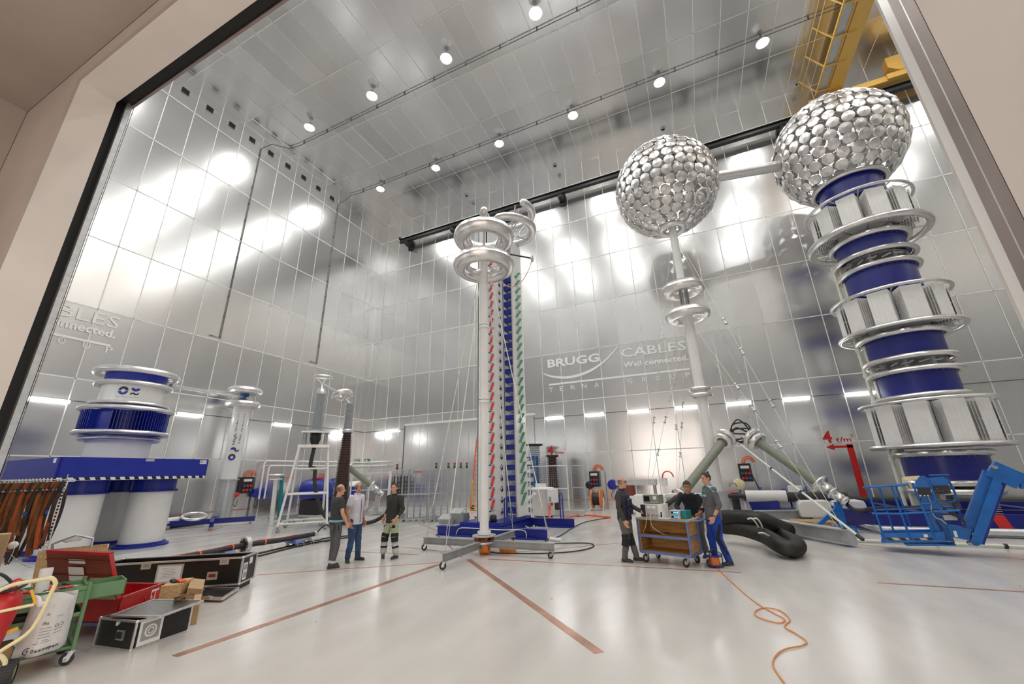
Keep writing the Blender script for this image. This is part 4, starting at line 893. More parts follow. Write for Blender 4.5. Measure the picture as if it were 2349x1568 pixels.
# wire mesh fence
def mesh_panel(p, q, h, m, lab, name='fence_panel', grp=None, z0=.12, leg=False, sp=.1, mid=True):
    p, q = Vector(p), Vector(q); root = thing(name, lab, 'fence', ((p.x+q.x)/2,(p.y+q.y)/2,0), grp); c = MB().use(m); U = Vector((0,0,1)); t = .045
    c.bar(p+U*z0,p+U*h,t); c.bar(q+U*z0,q+U*h,t); c.bar(p+U*h,q+U*h,t); c.bar(p+U*z0,q+U*z0,t)
    if mid: c.bar(p+U*h*.52,q+U*h*.52,t)
    c.build('frame', None, root); w_ = MB().use('galv'); L = (q-p).length; n = int(L/sp)
    for k in range(1,n): x = p.lerp(q,k/n); w_.bar(x+U*z0,x+U*h,.004)
    n = int((h-z0)/sp)
    for k in range(1,n): w_.bar(p+U*(z0+k*sp),q+U*(z0+k*sp),.004)
    w_.build('wire_mesh', None, root)
    if leg:
        for s in (p,q):
            c = MB().use('steel').bar(s+Vector((0,-.3,.11)),s+Vector((0,.3,.11)),.05,.04); c.build('foot', None, root)
            for dy in (-.26,.26): castor(root, s.x, s.y+dy, .10, .045, random.uniform(0,6), .03)
    return root
mesh_panel(AY(1218,1165,19.6).xy.to_3d(), AY(1306,1165,19.6).xy.to_3d(), AY(1262,1068,19.6).z, 'white', 'white framed wire fence section around the brown insulator', z0=0)
mesh_panel(AY(1315,1165,20.8).xy.to_3d(), AY(1345,1165,20.8).xy.to_3d(), AY(1330,1067,20.8).z, 'steell', 'grey framed wire gate left of the black socket box', z0=0)
c = MB().use('steell').bx((AY(1262,1170,18.8).x,18.7,.02),(AY(1340,1170,18.8).x,18.9,.24)); tag(c.build('steel_beam'), 'light steel beam lying on pallet blocks before the wire fence', 'beam')
# white tank with control box
a = G(1240,1192); x, y = a.x+.05, a.y+.3; root = thing('tank', 'off-white round tank with a control box on its right side behind the blue frame', 'tank', (x,y,0))
MB().use('whitem').lathe([(0,.22),(.55,.22),(.58,.26),(.58,1.60),(.62,1.62),(.62,1.68),(.5,1.74),(0,1.76)],(x,y,0),28).build('vessel', None, root); MB().use('black').cyl((x,y,.14),(x,y,.21),.48,n=20).build('skirt', None, root)
MB().use('whitem').bx((x+.50,y-.75,.95),(x+.95,y-.35,1.65)).build('control_box', None, root, bevel=.02); MB().use('steel').bx((x+.58,y-.76,1.0),(x+.70,y-.752,1.25)).build('meter_window', None, root)
c = MB().use('whitem'); c.box((x-.1,y,1.85),(.5,.3,.2)); c.use('redp').bx((x+.6,y-.6,.8),(x+.7,y-.5,.94)); c.build('valve_head', None, root)
c = MB().use('paper').cyl((x-.62,y-.75,1.0),(x-.25,y-.7,1.35),.05); c.ball((x-.2,y-.68,1.38),.1); c.build('arm', None, root)
root.scale = (.84,.84,.74)
for k in range(3): castor(root, x+.45*math.cos(k*2.1), y+.45*math.sin(k*2.1)-.05, .14, .055, k, .04)
# blue shelf with bins
a = AY(1214,1163,20.4); x, y = a.x, 20.4; root = thing('shelf', 'blue storage shelf seen in part at the right of the generator', 'shelf', (x,y,0)); c = MB().use('blue')
for dx in (-.55,.35): c.bx((x+dx-.04,y,0),(x+dx+.04,y+.05,2.75)); c.bx((x+dx-.04,y+.5,0),(x+dx+.04,y+.55,2.75))
for k in range(7): c.bx((x-.55,y,.15+k*.42),(x+.35,y+.55,.19+k*.42))
c.build('rack_frame', None, root)
for k in range(6):
    r2 = thing('storage_bin', 'grey storage bin with a white label, %s shelf from the floor' % ORD[k], 'bin', (x,y,.19+k*.42), 'bins on the blue shelf'); MB().use('steell').bx((x-.45,y-.02,.195+k*.42),(x+.28,y+.45,.42+k*.42)).build('body', None, r2); MB().use('paper').bx((x-.15,y-.03,.24+k*.42),(x+.15,y-.022,.36+k*.42)).build('label_card', None, r2)
# orange ladder and yellow sack truck
b0, b1, t0, t1 = AY(1079,1171,21.5), AY(1101,1171,21.5), AY(1093.5,1005,22.4), AY(1101,1005,22.4)
root = thing('ladder', 'tall orange ladder leaning on the back wall behind the white column', 'ladder', (b0.x,21.5,0)); c = MB().use('orangec'); b0.z = b1.z = .0
c.bar(b0,t0,.05,.09); c.build('rail', None, root); c = MB().use('orangec').bar(b1,t1,.05,.09); c.build('rail', None, root)
for k in range(14): f = (k+.7)/14.5; MB().use('orangec').bar(b0.lerp(t0,f),b1.lerp(t1,f),.035).build('rung', None, root)
a, b = AY(1082,1170,20.9), AY(1100,1170,20.9); root = thing('sack_truck', 'yellow sack truck standing at the foot of the orange ladder', 'sack truck', (a.x,20.9,0)); c = MB().use('yellowb')
for q in (a, b): c.tube([(q.x,20.9,.1),(q.x,20.95,1.45),(q.x,21.0,1.6)],.03,6)
c.bar((a.x,20.9,.15),(b.x,20.9,.15),.05); c.bar((a.x,20.9,.7),(b.x,20.9,.7),.04); c.bar((a.x,20.95,1.4),(b.x,20.95,1.4),.04); c.bx((a.x,20.6,.02),(b.x,20.9,.04)); c.build('frame', None, root)
for q in (a, b): MB().use('rubber').cyl((q.x-.04,21.0,.13),(q.x+.04,21.0,.13),.13,n=14).build('wheel', None, root)
# stored fence panels with signal lamps
labs = ['first fence panel of the stored row, nearest the man in the dark jacket'] + ['%s fence panel from the left of the stored row' % ORD[k] for k in range(1,7)]
HF = AT(950,1077,G(950,1192)).z
for k in range(7):
    p = G(903+k*15,1197-k*1.2); q = p+Vector((1.55,.35,0)); mesh_panel(p, q, HF, 'galv', labs[k], grp='stored fence panels', leg=True, sp=.16)
    if k in (0,1,3,4,5,6):
        z = HF+.03; o = q if k else p; r2 = thing('signal_lamp', 'red and green signal lamp on top of the %s stored fence panel' % ORD[k], 'signal lamp', (o.x,o.y,z), 'signal lamps on the fence panels')
        MB().use('black').cyl((o.x,o.y,z),(o.x,o.y,z+.07),.055,n=10).cyl((o.x,o.y,z+.21),(o.x,o.y,z+.23),.055,n=10).build('housing', None, r2); MB().use('greenr').cyl((o.x,o.y,z+.07),(o.x,o.y,z+.14),.052,n=10).build('green_lens', None, r2); MB().use('redp').cyl((o.x,o.y,z+.14),(o.x,o.y,z+.21),.052,n=10).build('red_lens', None, r2)
# white frame posts and rails behind the three men
c = MB().use('white'); B0 = G(895,1205); a, b = AT(896,1080,B0), AT(888,1205,B0); c.bar((a.x,a.y,0),(a.x,a.y,a.z),.09); y = 20.6
tag(c.build('post'), 'white upright post right behind the man in the dark jacket', 'post')
root = thing('barrier', 'white tube barrier behind the man in the white shirt', 'barrier', (-13,18.4,0)); c = MB().use('white'); B0 = Vector((-14.6,18.4,0))
p, q = AY(808,1086,18.4), AY(897,1083,18.4); c.bar(p,q,.06); p2, q2 = AY(808,1124,18.4), AY(897,1122,18.4); c.bar(p2,q2,.05)
for X in (p.x, AY(848,1100,18.4).x, q.x): c.bar((X,18.4,0),(X,18.4,p.z),.06)
c.build('frame', None, root)
# white pipes along the left wall
c = MB().use('whitem'); p1, p2 = AX(612,1075,XL+.35), AX(835,1074,XL+.35); z = 2.85
c.tube([(XL+.35,15.1,.9),(XL+.35,15.1,z-.1),(XL+.35,15.2,z),(XL+.35,YB-.7,z),(XL+.7,YB-.35,z),(XL+2.6,YB-.35,z)],.05,8); tag(c.build('pipe'), 'white pipe bending along the left wall, upper one of two', 'pipe')
c = MB().use('whitem').tube([(XL+.35,15.4,.9),(XL+.35,15.4,z-.35),(XL+.35,15.5,z-.25),(XL+.35,YB-.7,z-.25),(XL+.7,YB-.35,z-.25),(XL+2.6,YB-.35,z-.25)],.05,8); tag(c.build('pipe'), 'white pipe bending along the left wall, lower one of two', 'pipe')
# teal board with ribbed white tube on a small dolly
B0 = G(640,1205)
p, q = AT(634,1098,B0), AT(622,1203,B0)
c = MB().use('whitem'); n = 40; q.z = .0
c.tube([q.lerp(p,i/n) for i in range(n+1)],[.10 if i%2 else .088 for i in range(n+1)],10); tag(c.build('ribbed_tube'), 'white ribbed tube standing upright beside the teal board', 'tube')
c = MB().use('aluc'); pp = AT(635,1092,B0); c.torus((pp.x,pp.y,pp.z+.06),.26,.045,n=24,k=6); c.torus((pp.x,pp.y,pp.z-.12),.24,.04,n=24,k=6); tag(c.build('ring_pair'), 'pair of small bare rings capping the white ribbed tube', 'ring')
p, q = AT(647,1092,B0), AT(640,1185,B0); c = MB().use('teal').bar(q,p,.24,.08,upv=(.3,1,0)); tag(c.build('teal_board'), 'tall narrow teal board leaning beside the white ribbed tube', 'board')
a = G(648,1200); root = thing('dolly', 'low black dolly under the teal board', 'dolly', (a.x,a.y,0)); MB().use('steel').bx((a.x-.9,a.y-.1,.16),(a.x+.9,a.y+.1,.24)).bx((a.x-.9,a.y+.5,.16),(a.x+.9,a.y+.6,.24)).bx((a.x-.3,a.y-.1,.24),(a.x+.2,a.y+.6,.36)).build('frame', None, root)
for dx in (-.8,.8):
    for dy in (0,.5): castor(root, a.x+dx, a.y+dy, .16, .06, 1, .04)
# ---- white trestle with bushing on top
FL, FR = G(634,1222), G(748,1214); bk = Vector((-.75,.66,0))*1.55; BL, BR = FL+bk+(FR-FL)*.12, FR+bk-(FR-FL)*.10
root = thing('trestle_tower', 'white scaffold tower on castors carrying a black cable end and grey bushing', 'scaffold', ((FL.x+FR.x)/2,(FL.y+FR.y)/2,0))
pT = AT(720,1024,(FL+FR)/2+bk/2); zt = pT.z; tl, tr = AT(688,1024,(FL+FR)/2+bk/2), AT(753,1024,(FL+FR)/2+bk/2)
hb = Vector((-.75,.66,0))*.35; TLf, TRf, TLb, TRb = tl-hb, tr-hb, tl+hb, tr+hb
for q in (TLf,TRf,TLb,TRb): q.z = zt
legs = ((FL,TLf),(FR,TRf),(BL,TLb),(BR,TRb))
for p, q in legs: p = p.copy(); p.z = .2; MB().use('white').cyl(p,q,.045,n=10).build('leg', None, root)
for f in (.03,.38,.70):
    c = MB().use('white')
    Q = [p.lerp(q,f) for p, q in legs]
    for v, (p, q) in zip(Q, legs): v.z = .2+(zt-.2)*f
    for i, j in ((0,1),(1,3),(3,2),(2,0)): c.cyl(Q[i],Q[j],.035,n=8)
    c.build('cross_tubes', None, root)
c = MB().use('alur'); cc = (TLf+TRb)/2; c.bar(TLf-Vector((.1,0,0)),TRf+Vector((.1,0,0)),.10,.12); c.bar(TLb,TRb,.10,.12); c.bar(TLf,TLb,.1,.1); c.bar(TRf,TRb,.1,.1); c.build('platform', None, root)
zu = AT(720,992,cc).z
for q in (TLf,TRf,TLb,TRb): p = q.lerp(cc,.25); MB().use('steel').cyl((p.x,p.y,zt+.05),(p.x,p.y,zu),.075,n=10).build('support_post', None, root)
c = MB().use('alur'); c.bar((TLf.x,TLf.y,zu),(TRf.x,TRf.y,zu),.10,.06); c.bar((TLb.x,TLb.y,zu),(TRb.x,TRb.y,zu),.10,.06); c.build('top_bar', None, root)
for p, q in legs: castor(root, p.x, p.y, .2, .085, random.uniform(0,6), .05, 'steel', 'steell')
c = MB().use('black').lathe([(.10,zt-.05),(.10,zt+.0),(.22,zt+.3),(.22,zu-.02),(0,zu)],(cc.x,cc.y,0),16); c.build('cable_cone', None, root)
zb, ztp = zu, AT(738,880,cc).z
root = thing('bushing', 'grey finned bushing with a small flat ring electrode on the white scaffold tower', 'bushing', (cc.x,cc.y,zb))
c = MB().use('galv').cyl((cc.x,cc.y,zb),(cc.x,cc.y,zb+.10),.30,n=16); c.build('flange', None, root)
c = MB().use('greyp'); n = 34; pr = [(0,zb+.1)]
for k in range(n): z = zb+.1+(ztp-.55-zb)*k/n; h = (ztp-.55-zb)/n; pr += [(.15,z),(.15,z+h*.4),(.215,z+h*.6),(.215,z+h*.75),(.15,z+h*.95)]
c.lathe(pr+[(0,ztp-.45)],(cc.x,cc.y,0),18); c.build('sheds', None, root)
MB().use('alu').lathe([(.2,ztp-.48),(.2,ztp-.35),(.12,ztp-.2),(.04,ztp-.18),(.04,ztp+.05)],(cc.x,cc.y,0),16).build('head', None, root)
c = MB().use('aluc').torus((cc.x,cc.y,ztp+.30),.36,.05,n=28,k=8)
for k in range(3): a = k*2.1; c.cyl((cc.x,cc.y,ztp),(cc.x+.32*math.cos(a),cc.y+.32*math.sin(a),ztp+.28),.02,n=6)
c.build('ring_electrode', None, root)
B1_ = G(775,1200)
hd = AT(786,905,B1_)
c = MB().use('aluc').cyl((cc.x,cc.y,ztp+.0),hd,.055,n=10); tag(c.build('connecting_tube'), 'short bare tube from the grey bushing head to the tilted torus', 'tube')
q = [(cc.x,cc.y,zt),(cc.x-.05,cc.y-.02,zt-.8),AT(722,1075,cc),AT(722,1110,cc),AT(730,1150,cc),G(745,1182,.45),G(772,1198,.15),G(800,1200,.1),G(830,1200,.1),G(860,1194,.12),AY(885,1180,14.3),AY(905,1172,14.6)]
tag(MB().use('rubber').tube(catmull(q,8),.075,10).build('black_cable'), 'thick black cable hanging from the scaffold tower and curving behind the men', 'cable')
# brown bushing with tilted torus
root = thing('bushing', 'tall bushing, brown ribbed below and grey above, with a tilted torus on top', 'bushing', (B1_.x,B1_.y,0))
b = Vector((B1_.x,B1_.y,0)); zb1 = AT(785,992,b).z; zt1 = AT(786,925,b).z; c = MB().use('brown'); n = 46; pr = [(0,.25)]
for k in range(n):
    z = .25+(zb1-.25)*k/n; h = (zb1-.25)/n; f = k/n; s = .30 if f < .15 else .34-.17*(f-.15)/.85; pr += [(s,z),(s,z+h*.4),(s+.05,z+h*.6),(s+.05,z+h*.75),(s,z+h*.95)]
sx = AT(787,992,b); 
c.lathe(pr+[(0,zb1)],b,20); c.build('porcelain', None, root)
MB().use('alur').lathe([(.22,zb1),(.24,zb1+.02),(.24,zb1+.12),(.2,zb1+.16)],b,18).build('flange', None, root)
c = MB().use('greyp'); pr = [(0,zb1+.1)]; n = 26
for k in range(n): z = zb1+.14+(zt1-zb1-.14)*k/n; h = (zt1-zb1)/n; pr += [(.16,z),(.16,z+h*.5),(.185,z+h*.6),(.185,z+h*.8),(.16,z+h*.95)]
c.lathe(pr+[(0,zt1)],b,18); c.build('upper_tube', None, root)
c = MB().use('white').cyl((b.x-.14,b.y-.12,zb1+.1),(b.x-.12,b.y-.1,zt1),.05,n=8); c.build('side_tube', None, root)
ax = Vector((-.35,.0,1)).normalized(); c = MB().use('aluc').torus(hd,.34,.15,axis=ax,n=36); c.build('torus', None, root); MB().use('alur').cyl((b.x,b.y,zt1-.05),hd,.07).build('head', None, root)
MB().use('rubber').tube(catmull([hd,AT(800,925,b),AT(799,945,b),AT(796,965,b),AT(795,975,b)],4),.035,6).build('lead', None, root)
MB().use('steel').cyl(b+Vector((0,0,0)),b+Vector((0,0,.25)),.36,n=18).build('base', None, root)
# blue tank, control desks, cabinets on the left
def cab(px, py, w, d, h, m, lab, name='cabinet', top=None, slope=False):
    a = G(px,py); root = thing(name, lab, 'cabinet', (a.x,a.y,0)); c = MB().use('galv').bx((a.x-w/2-.03,a.y-.02,0),(a.x+w/2+.03,a.y+d+.02,.08)); c.build('plinth', None, root)
    MB().use(m).bx((a.x-w/2,a.y,.08),(a.x+w/2,a.y+d,h)).build('body', None, root, bevel=.02)
    if top: MB().use(top).prism([(a.x-w/2-.03,a.y-.05,h),(a.x+w/2+.03,a.y-.05,h),(a.x+w/2+.03,a.y+d,h),(a.x-w/2-.03,a.y+d,h)],(0,0,.06)) .build('top_plate', None, root); MB().use('whitem').prism([(a.x-w/2,a.y,h+.06),(a.x-w/2,a.y+d*.9,h+.06),(a.x-w/2,a.y+d*.9,h+.32)],(w,0,0)).build('control_panel', None, root)
    return root
cab(737,1176,1.15,.7,1.0,'navyf','blue control desk seen through the white scaffold tower', top='steell')
cab(792,1172,.75,.7,1.35,'navyf','blue control cabinet with a sloping white panel behind the bald man', top='alur')
a = G(690,1182); root = thing('pressure_tank', 'blue horizontal pressure tank behind the white scaffold tower', 'tank', (a.x,a.y,0)); c = MB().use('navyf').lathe([(0,-.9),(.35,-.86),(.55,-.7),(.6,-.5),(.6,.5),(.55,.7),(.35,.86),(0,.9)],(a.x,a.y+.8,1.25),24,axis=(1,.2,0)); c.build('vessel', None, root); MB().use('black').bx((a.x-.7,a.y+.4,0),(a.x+.7,a.y+1.2,.75)).build('stand', None, root); MB().use('redp').cyl((a.x,a.y+.8,1.84),(a.x,a.y+.8,1.92),.3,n=16).build('cover', None, root)
a = G(750,1172); root = thing('fan_unit', 'round blue fan unit beside the dark socket box', 'fan', (a.x,a.y+.3,0)); MB().use('navyf').lathe([(0,-.1),(.4,-.1),(.42,0),(.4,.15),(0,.2)],(a.x,a.y+.3,1.45),20,axis=(.5,-.8,0)).build('housing', None, root); MB().use('steel').cyl((a.x,a.y+.4,0),(a.x,a.y+.4,1.1),.06).build('stand', None, root)
# dark machine behind the third man, pallet, cable drums in the back corner
a = G(905,1192); root = thing('winch', 'dark winch with red wheels partly hidden behind the man in the dark jacket', 'winch', (a.x-.2,a.y,0)); MB().use('black').bx((a.x-.25,a.y,.25),(a.x+.1,a.y+.5,1.35)).build('body', None, root, bevel=.03); MB().use('redi').cyl((a.x-.45,a.y+.2,.55),(a.x-.3,a.y+.2,.55),.2).cyl((a.x-.5,a.y+.1,.85),(a.x-.3,a.y+.1,.85),.12).build('wheel', None, root); MB().use('steel').bx((a.x-.3,a.y,.0),(a.x+.2,a.y+.5,.25)).build('base', None, root)
a = AY(890,1165,21.6); root = thing('coil_rack', 'dark hanging coils on a wall rack behind the stored fence', 'rack', (a.x,21.9,.5)); MB().use('galv').bar((a.x-.6,22.3,2.05),(a.x+1.0,22.3,2.05),.06).bx((a.x-.5,22.3,2.02),(a.x-.44,YB-.01,2.08)).bx((a.x+.9,22.3,2.02),(a.x+.96,YB-.01,2.08)).build('bar', None, root)
for k in range(6): MB().use('rubber').torus((a.x-.5+k*.26,22.2,1.35),.14,.035,axis=(0,1,0),n=14,k=6).cyl((a.x-.64+k*.26,22.2,.6),(a.x-.64+k*.26,22.2,1.9),.04,n=6).cyl((a.x-.4+k*.26,22.2,.6),(a.x-.4+k*.26,22.2,1.9),.04,n=6).build('coil', None, root)
# exit sign, notices
def card(a, u, w, h, m, lab, name='notice', extra=None, cat='sign'):
    a = Vector(a); u = Vector(u).normalized(); n = Vector((u.y,-u.x,0)); root = thing(name, lab, cat, a); Rm = Matrix((u,-n,Vector((0,0,1)))).transposed(); MB().use(m).box(a,(w,.02,h),Rm).build('plate', None, root)
    if extra: extra(root, a, u, n)
def exs(root, a, u, n):
    c = MB().use('paper'); c.box(a+n*.015-u*.06,(.14,.01,.2),Matrix((u,-n,Vector((0,0,1)))).transposed()); c.add([a+n*.02+u*.06+Vector((0,0,.07)),a+n*.02+u*.06-Vector((0,0,.07)),a+n*.02+u*.16],[(0,1,2)]); c.build('pictogram', None, root)
card(AY(842,1057,YB-.03), (1,0,0), .46, .30, 'signg', 'green and white emergency exit sign on the back wall near the corner', 'exit_sign', exs)
def lines(cl):
    def f(root, a, u, n):
        Rm = Matrix((u,-n,Vector((0,0,1)))).transposed(); MB().use(cl).box(a+n*.012+Vector((0,0,.11)),(.42,.01,.05),Rm).build('heading', None, root); c = MB().use('steell')
        for k in range(4): c.box(a+n*.012+Vector((0,0,.03-.05*k)),(.36-.05*(k%2),.01,.015),Rm)
        c.build('print', None, root)
    return f
card(AX(387,1118,XL+.03), (0,1,0), .52, .36, 'paper', 'white notice with a blue heading on the left wall behind the platform legs', extra=lines('txtn'))
card(AY(842,1104,YB-.03), (1,0,0), .45, .5, 'paper', 'white notice on the back wall between the two men at the left', extra=lines('steell'))
p = G(942,1191)+Vector((.3,-.03,1.95)); card(p, (1,.22,0), .36, .3, 'paper', 'small white notice hung on a stored fence panel', extra=lines('txtr'))
# ---- long cable test piece on little dollies across the floor, left
A0, A1 = G(470,1330,.62), G(712,1228,.40)
p0, p1 = AT(310,1282,G(330,1300)), None
q = [G(265,1293,.24), G(400,1281,.24), G(500,1262,.24), G(562,1250,.24), G(650,1237,.24), G(700,1228,.24), G(724,1224,.24)]
P_ = catmull(q,6)
root = thing('cable_sample', 'long black cable on small dollies with a round spacer wheel, behind the flight case', 'cable', (q[3].x,q[3].y,0))
MB().use('rubber').tube(P_,.065,14).build('cable_body', None, root)
MB().use('orangec').tube([v+Vector((-.02,.03,.062+.008*math.sin(i))) for i, v in enumerate(P_[:28])],.012,6).build('orange_cord', None, root)
for i in range(3,26,6): v = P_[i]; d = (P_[i+1]-P_[i-1]).normalized(); MB().use('orangec').cyl(v-d*.02,v+d*.02,.074,n=14).build('strap', None, root)
v = P_[18]; d = (P_[19]-P_[17]).normalized()
c = MB().use('black').lathe([(.09,-.04),(.19,-.04),(.19,.03),(.09,.03)],v,28,axis=d,smooth=False); c.use('alur').lathe([(.17,-.05),(.215,-.05),(.215,.06),(.17,.06),(.17,-.05)],v,28,axis=d,smooth=False)
for k in range(6): fr_ = frame_of(d); c.use('paper').cyl(v-d*.055+(fr_[1]*math.cos(k)+fr_[2]*math.sin(k))*.145, v-d*.05+(fr_[1]*math.cos(k)+fr_[2]*math.sin(k))*.145,.014,n=6)
c.build('spacer_wheel', None, root)
for i in (14, 27, 33):
    v = P_[i]; r2 = thing('dolly', 'small %s dolly under the long black cable, %s' % (('blue','blue','grey')[(14,27,33).index(i)], ('right behind the long flight case','in the middle','under its far clamped end')[(14,27,33).index(i)]), 'dolly', (v.x,v.y,0))
    h = v.z-.07; c = MB().use('blue2' if i < 30 else 'steell').bx((v.x-.25,v.y-.15,.10),(v.x+.25,v.y+.15,.13)); c.prism([(v.x-.2,v.y-.12,.13),(v.x+.2,v.y-.12,.13),(v.x+.12,v.y-.12,h+.02),(v.x-.12,v.y-.12,h+.02)],(0,.24,0)); c.build('frame', None, r2)
    for dx in (-.25,.25):
        for dy in (-.15,.15): castor(r2, v.x+dx*.85, v.y+dy*.7, .10, .042, dx*9, .03)
v = P_[-1]; c = MB().use('alur').cyl(P_[-3],v,.09,n=12); c.ball(v,.09); c.build('clamp', None, root)
MB().use('rubber').tube(catmull([v,v+Vector((.25,.1,.25)),v+Vector((.5,.1,.15)),v+Vector((.55,.1,-.15)),v+Vector((.35,0,-.2)),v+Vector((0,-.1,-.12)),v+Vector((-.4,-.3,-.1))],5),.022,6).build('lead', None, root)
for k in range(2):
    c = MB().use('rubber').tube(catmull([G(560,1275+6*k,.02),G(600,1267+6*k,.02),G(680,1248+5*k,.02),G(752,1233+5*k,.02),G(800,1228+4*k,.02)],5),.022,6); tag(c.build('floor_cable'), ['thin black cable on the floor beside the long test cable, farther of two','thin black cable on the floor beside the long test cable, nearer of two'][k], 'cable')
# pale tube with hand wheel near the left wall
a, b = G(330,1203,.30), G(408,1192,.32); root = thing('tube_assembly', 'pale tube with a bare hand-wheel ring lying on castors near the left wall', 'tube', (a.x,a.y,0)); MB().use('whitem').cyl(a,b,.14,n=16).build('tube', None, root); MB().use('aluc').torus(b+Vector((.5,.35,.12)),.42,.06,axis=(.25,-.1,1),n=28).build('ring', None, root); MB().use('brown').cyl(b,b+Vector((.35,.25,.0)),.1).build('joint', None, root)
m_ = a.lerp(b,.5); MB().use('steel').bx((m_.x-.4,m_.y-.12,.10),(m_.x+.4,m_.y+.12,.17)).build('carriage', None, root)
for dx in (-.3,.3): castor(root, m_.x+dx, m_.y-.1, .11, .045, .5, .035)
tag(MB().use('rubber').tube([G(300,1222,.06),G(400,1208,.06),G(470,1199,.06)],.05,8).build('floor_hose'), 'black hose lying along the foot of the left wall', 'hose')
# cables near the generator
tag(MB().use('rubber').tube(catmull([G(1112,1262,.04),G(1150,1268,.02),G(1260,1268,.02),G(1330,1262,.02),G(1362,1252,.02),G(1345,1245,.02),G(1262,1246,.02)],6),.015,6).build('floor_cable'), 'thin black cable looping on the floor right of the column base', 'cable')
tag(MB().use('rubber').tube(catmull([G(1250,1240,.02),G(1285,1228,.02),G(1310,1212,.02),G(1345,1196,.02),G(1400,1186,.02)],6),.015,6).build('floor_cable'), 'thin grey black cable snaking behind the generator frame', 'cable')
tag(MB().use('orangec').tube(catmull([G(1275,1195,.04),G(1310,1184,.05),G(1350,1181,.05),G(1400,1186,.05)],6),.035,8).build('floor_cable'), 'thick orange cable on the floor right of the white tank', 'cable')
tag(MB().use('orangec').tube(catmull([AY(1262,1160,17.2),AY(1260,1178,16.8),G(1264,1194,.05),G(1270,1192,.03)],6),.04,8).build('hose'), 'orange hose hanging from the control box of the white tank', 'hose')
for k, (px, py, s, lab) in enumerate(((1100,1270,1,'orange cloth bag lying under the grey cross frame'),(1165,1266,1.2,'orange bucket under the right arm of the grey cross frame'))):
    a = G(px,py); c = MB().use('orange').lathe([(0,0),(.17*s,.0),(.2*s,.24),(.17*s,.24),(.15*s,.03)],(a.x,a.y,.17 if k == 0 else 0),14, axis=(0,0,1) if k else (1,.3,.15)); tag(c.build('bucket'), lab, 'bucket')
tag(MB().use('paper').cyl(G(1262,1235,.05),G(1288,1238,.05),.05,n=10).build('paper_roll'), 'short white roll on the floor at the end of the blue frame', 'roll')
# ================================================================ people
def loft(mb, secs, n=20):
    vs = []
    for c, rx, ry in secs:
        for j in range(n):
            t = 2*PI*j/n; e = 2.4
            cx_, sx_ = math.cos(t), math.sin(t)
            vs.append(Vector(c)+Vector((rx*abs(cx_)**(2/e)*(1 if cx_ > 0 else -1), ry*abs(sx_)**(2/e)*(1 if sx_ > 0 else -1), 0)))
    fs = [(i*n+j,i*n+(j+1)%n,(i+1)*n+(j+1)%n,(i+1)*n+j) for i in range(len(secs)-1) for j in range(n)]
    fs += [tuple(range(n))[::-1], tuple(range((len(secs)-1)*n, len(secs)*n))]
    return mb.add(vs, fs, True)
def limb(mb, pts, rs, n=12):
    mb.tube(pts, rs, n); mb.ball(pts[0], rs[0], n, 8); mb.ball(pts[-1], rs[-1], n, 8)
    for p, r in zip(pts[1:-1], rs[1:-1]): mb.ball(p, r*.99, n, 8)
    return mb
def fuse(mb, name, m, parent, vox=.012, smooth=6, fac=.5, Mx=None, bumpy=0):
    """one continuous closed surface out of the limbs"""
    me = bpy.data.meshes.new('t'); me.from_pydata(mb.v, [], mb.f); o = bpy.data.objects.new('t', me); COL.objects.link(o)
    r = o.modifiers.new('r','REMESH'); r.mode = 'VOXEL'; r.voxel_size = vox; r.use_smooth_shade = True
    s = o.modifiers.new('s','SMOOTH'); s.iterations = smooth; s.factor = fac
    if bumpy:
        tx = bpy.data.textures.new('folds','CLOUDS'); tx.noise_scale = .11; d = o.modifiers.new('d','DISPLACE'); d.texture = tx; d.strength = bumpy; d.mid_level = .5; d.texture_coords = 'LOCAL'
    nm = bpy.data.meshes.new_from_object(o.evaluated_get(bpy.context.evaluated_depsgraph_get()))
    bpy.data.objects.remove(o); bpy.data.meshes.remove(me)
    if Mx is not None: nm.transform(Mx)
    nm.materials.clear(); nm.materials.append(M[m] if isinstance(m, str) else m); nm.name = name
    nm.polygons.foreach_set('use_smooth', [True]*len(nm.polygons))
    q = bpy.data.objects.new(name, nm); COL.objects.link(q); q.parent = parent; return q
CL = dict(tshirt=mat('charcoal shirt', (.045,.048,.05), .85, 0, .15, 14), trouser=mat('grey work trousers', (.095,.095,.10), .85, 0, .15, 10), belt=mat('light blue belt', (.18,.50,.58), .7), shirt=mat('pale striped shirt', (.66,.64,.70), .8, 0, .05, 50), jeans=mat('blue jeans', (.035,.075,.16), .85, 0, .35, 7), jacket=mat('dark green grey fleece', (.035,.036,.033), .9, 0, .15, 25), sage=mat('pale green work trousers', (.42,.47,.30), .85, 0, .08, 8), pad=mat('black knee patch', (.016,.016,.018), .8), refl=mat('reflective band', (.52,.52,.53), .45), vest=mat('navy padded vest', (.014,.016,.040), .6, 0, .2, 12, .3, 12), sleeve=mat('brown grey sleeve', (.060,.050,.046), .9), grey2=mat('olive grey work trousers', (.13,.12,.11), .85, 0, .12, 8), navyj=mat('navy hooded jacket', (.012,.016,.028), .8, 0, .2, 14), greyj=mat('grey work jacket', (.12,.12,.128), .85, 0, .1, 14), cyan=mat('light blue shoulder patch', (.25,.62,.68), .8), royal=mat('royal blue work trousers', (.012,.055,.36), .8, 0, .15, 8), shoe=mat('dark shoe', (.035,.032,.03), .6, 0, .2, 20), sole=mat('shoe sole', (.30,.29,.28), .6))
M.update(CL)
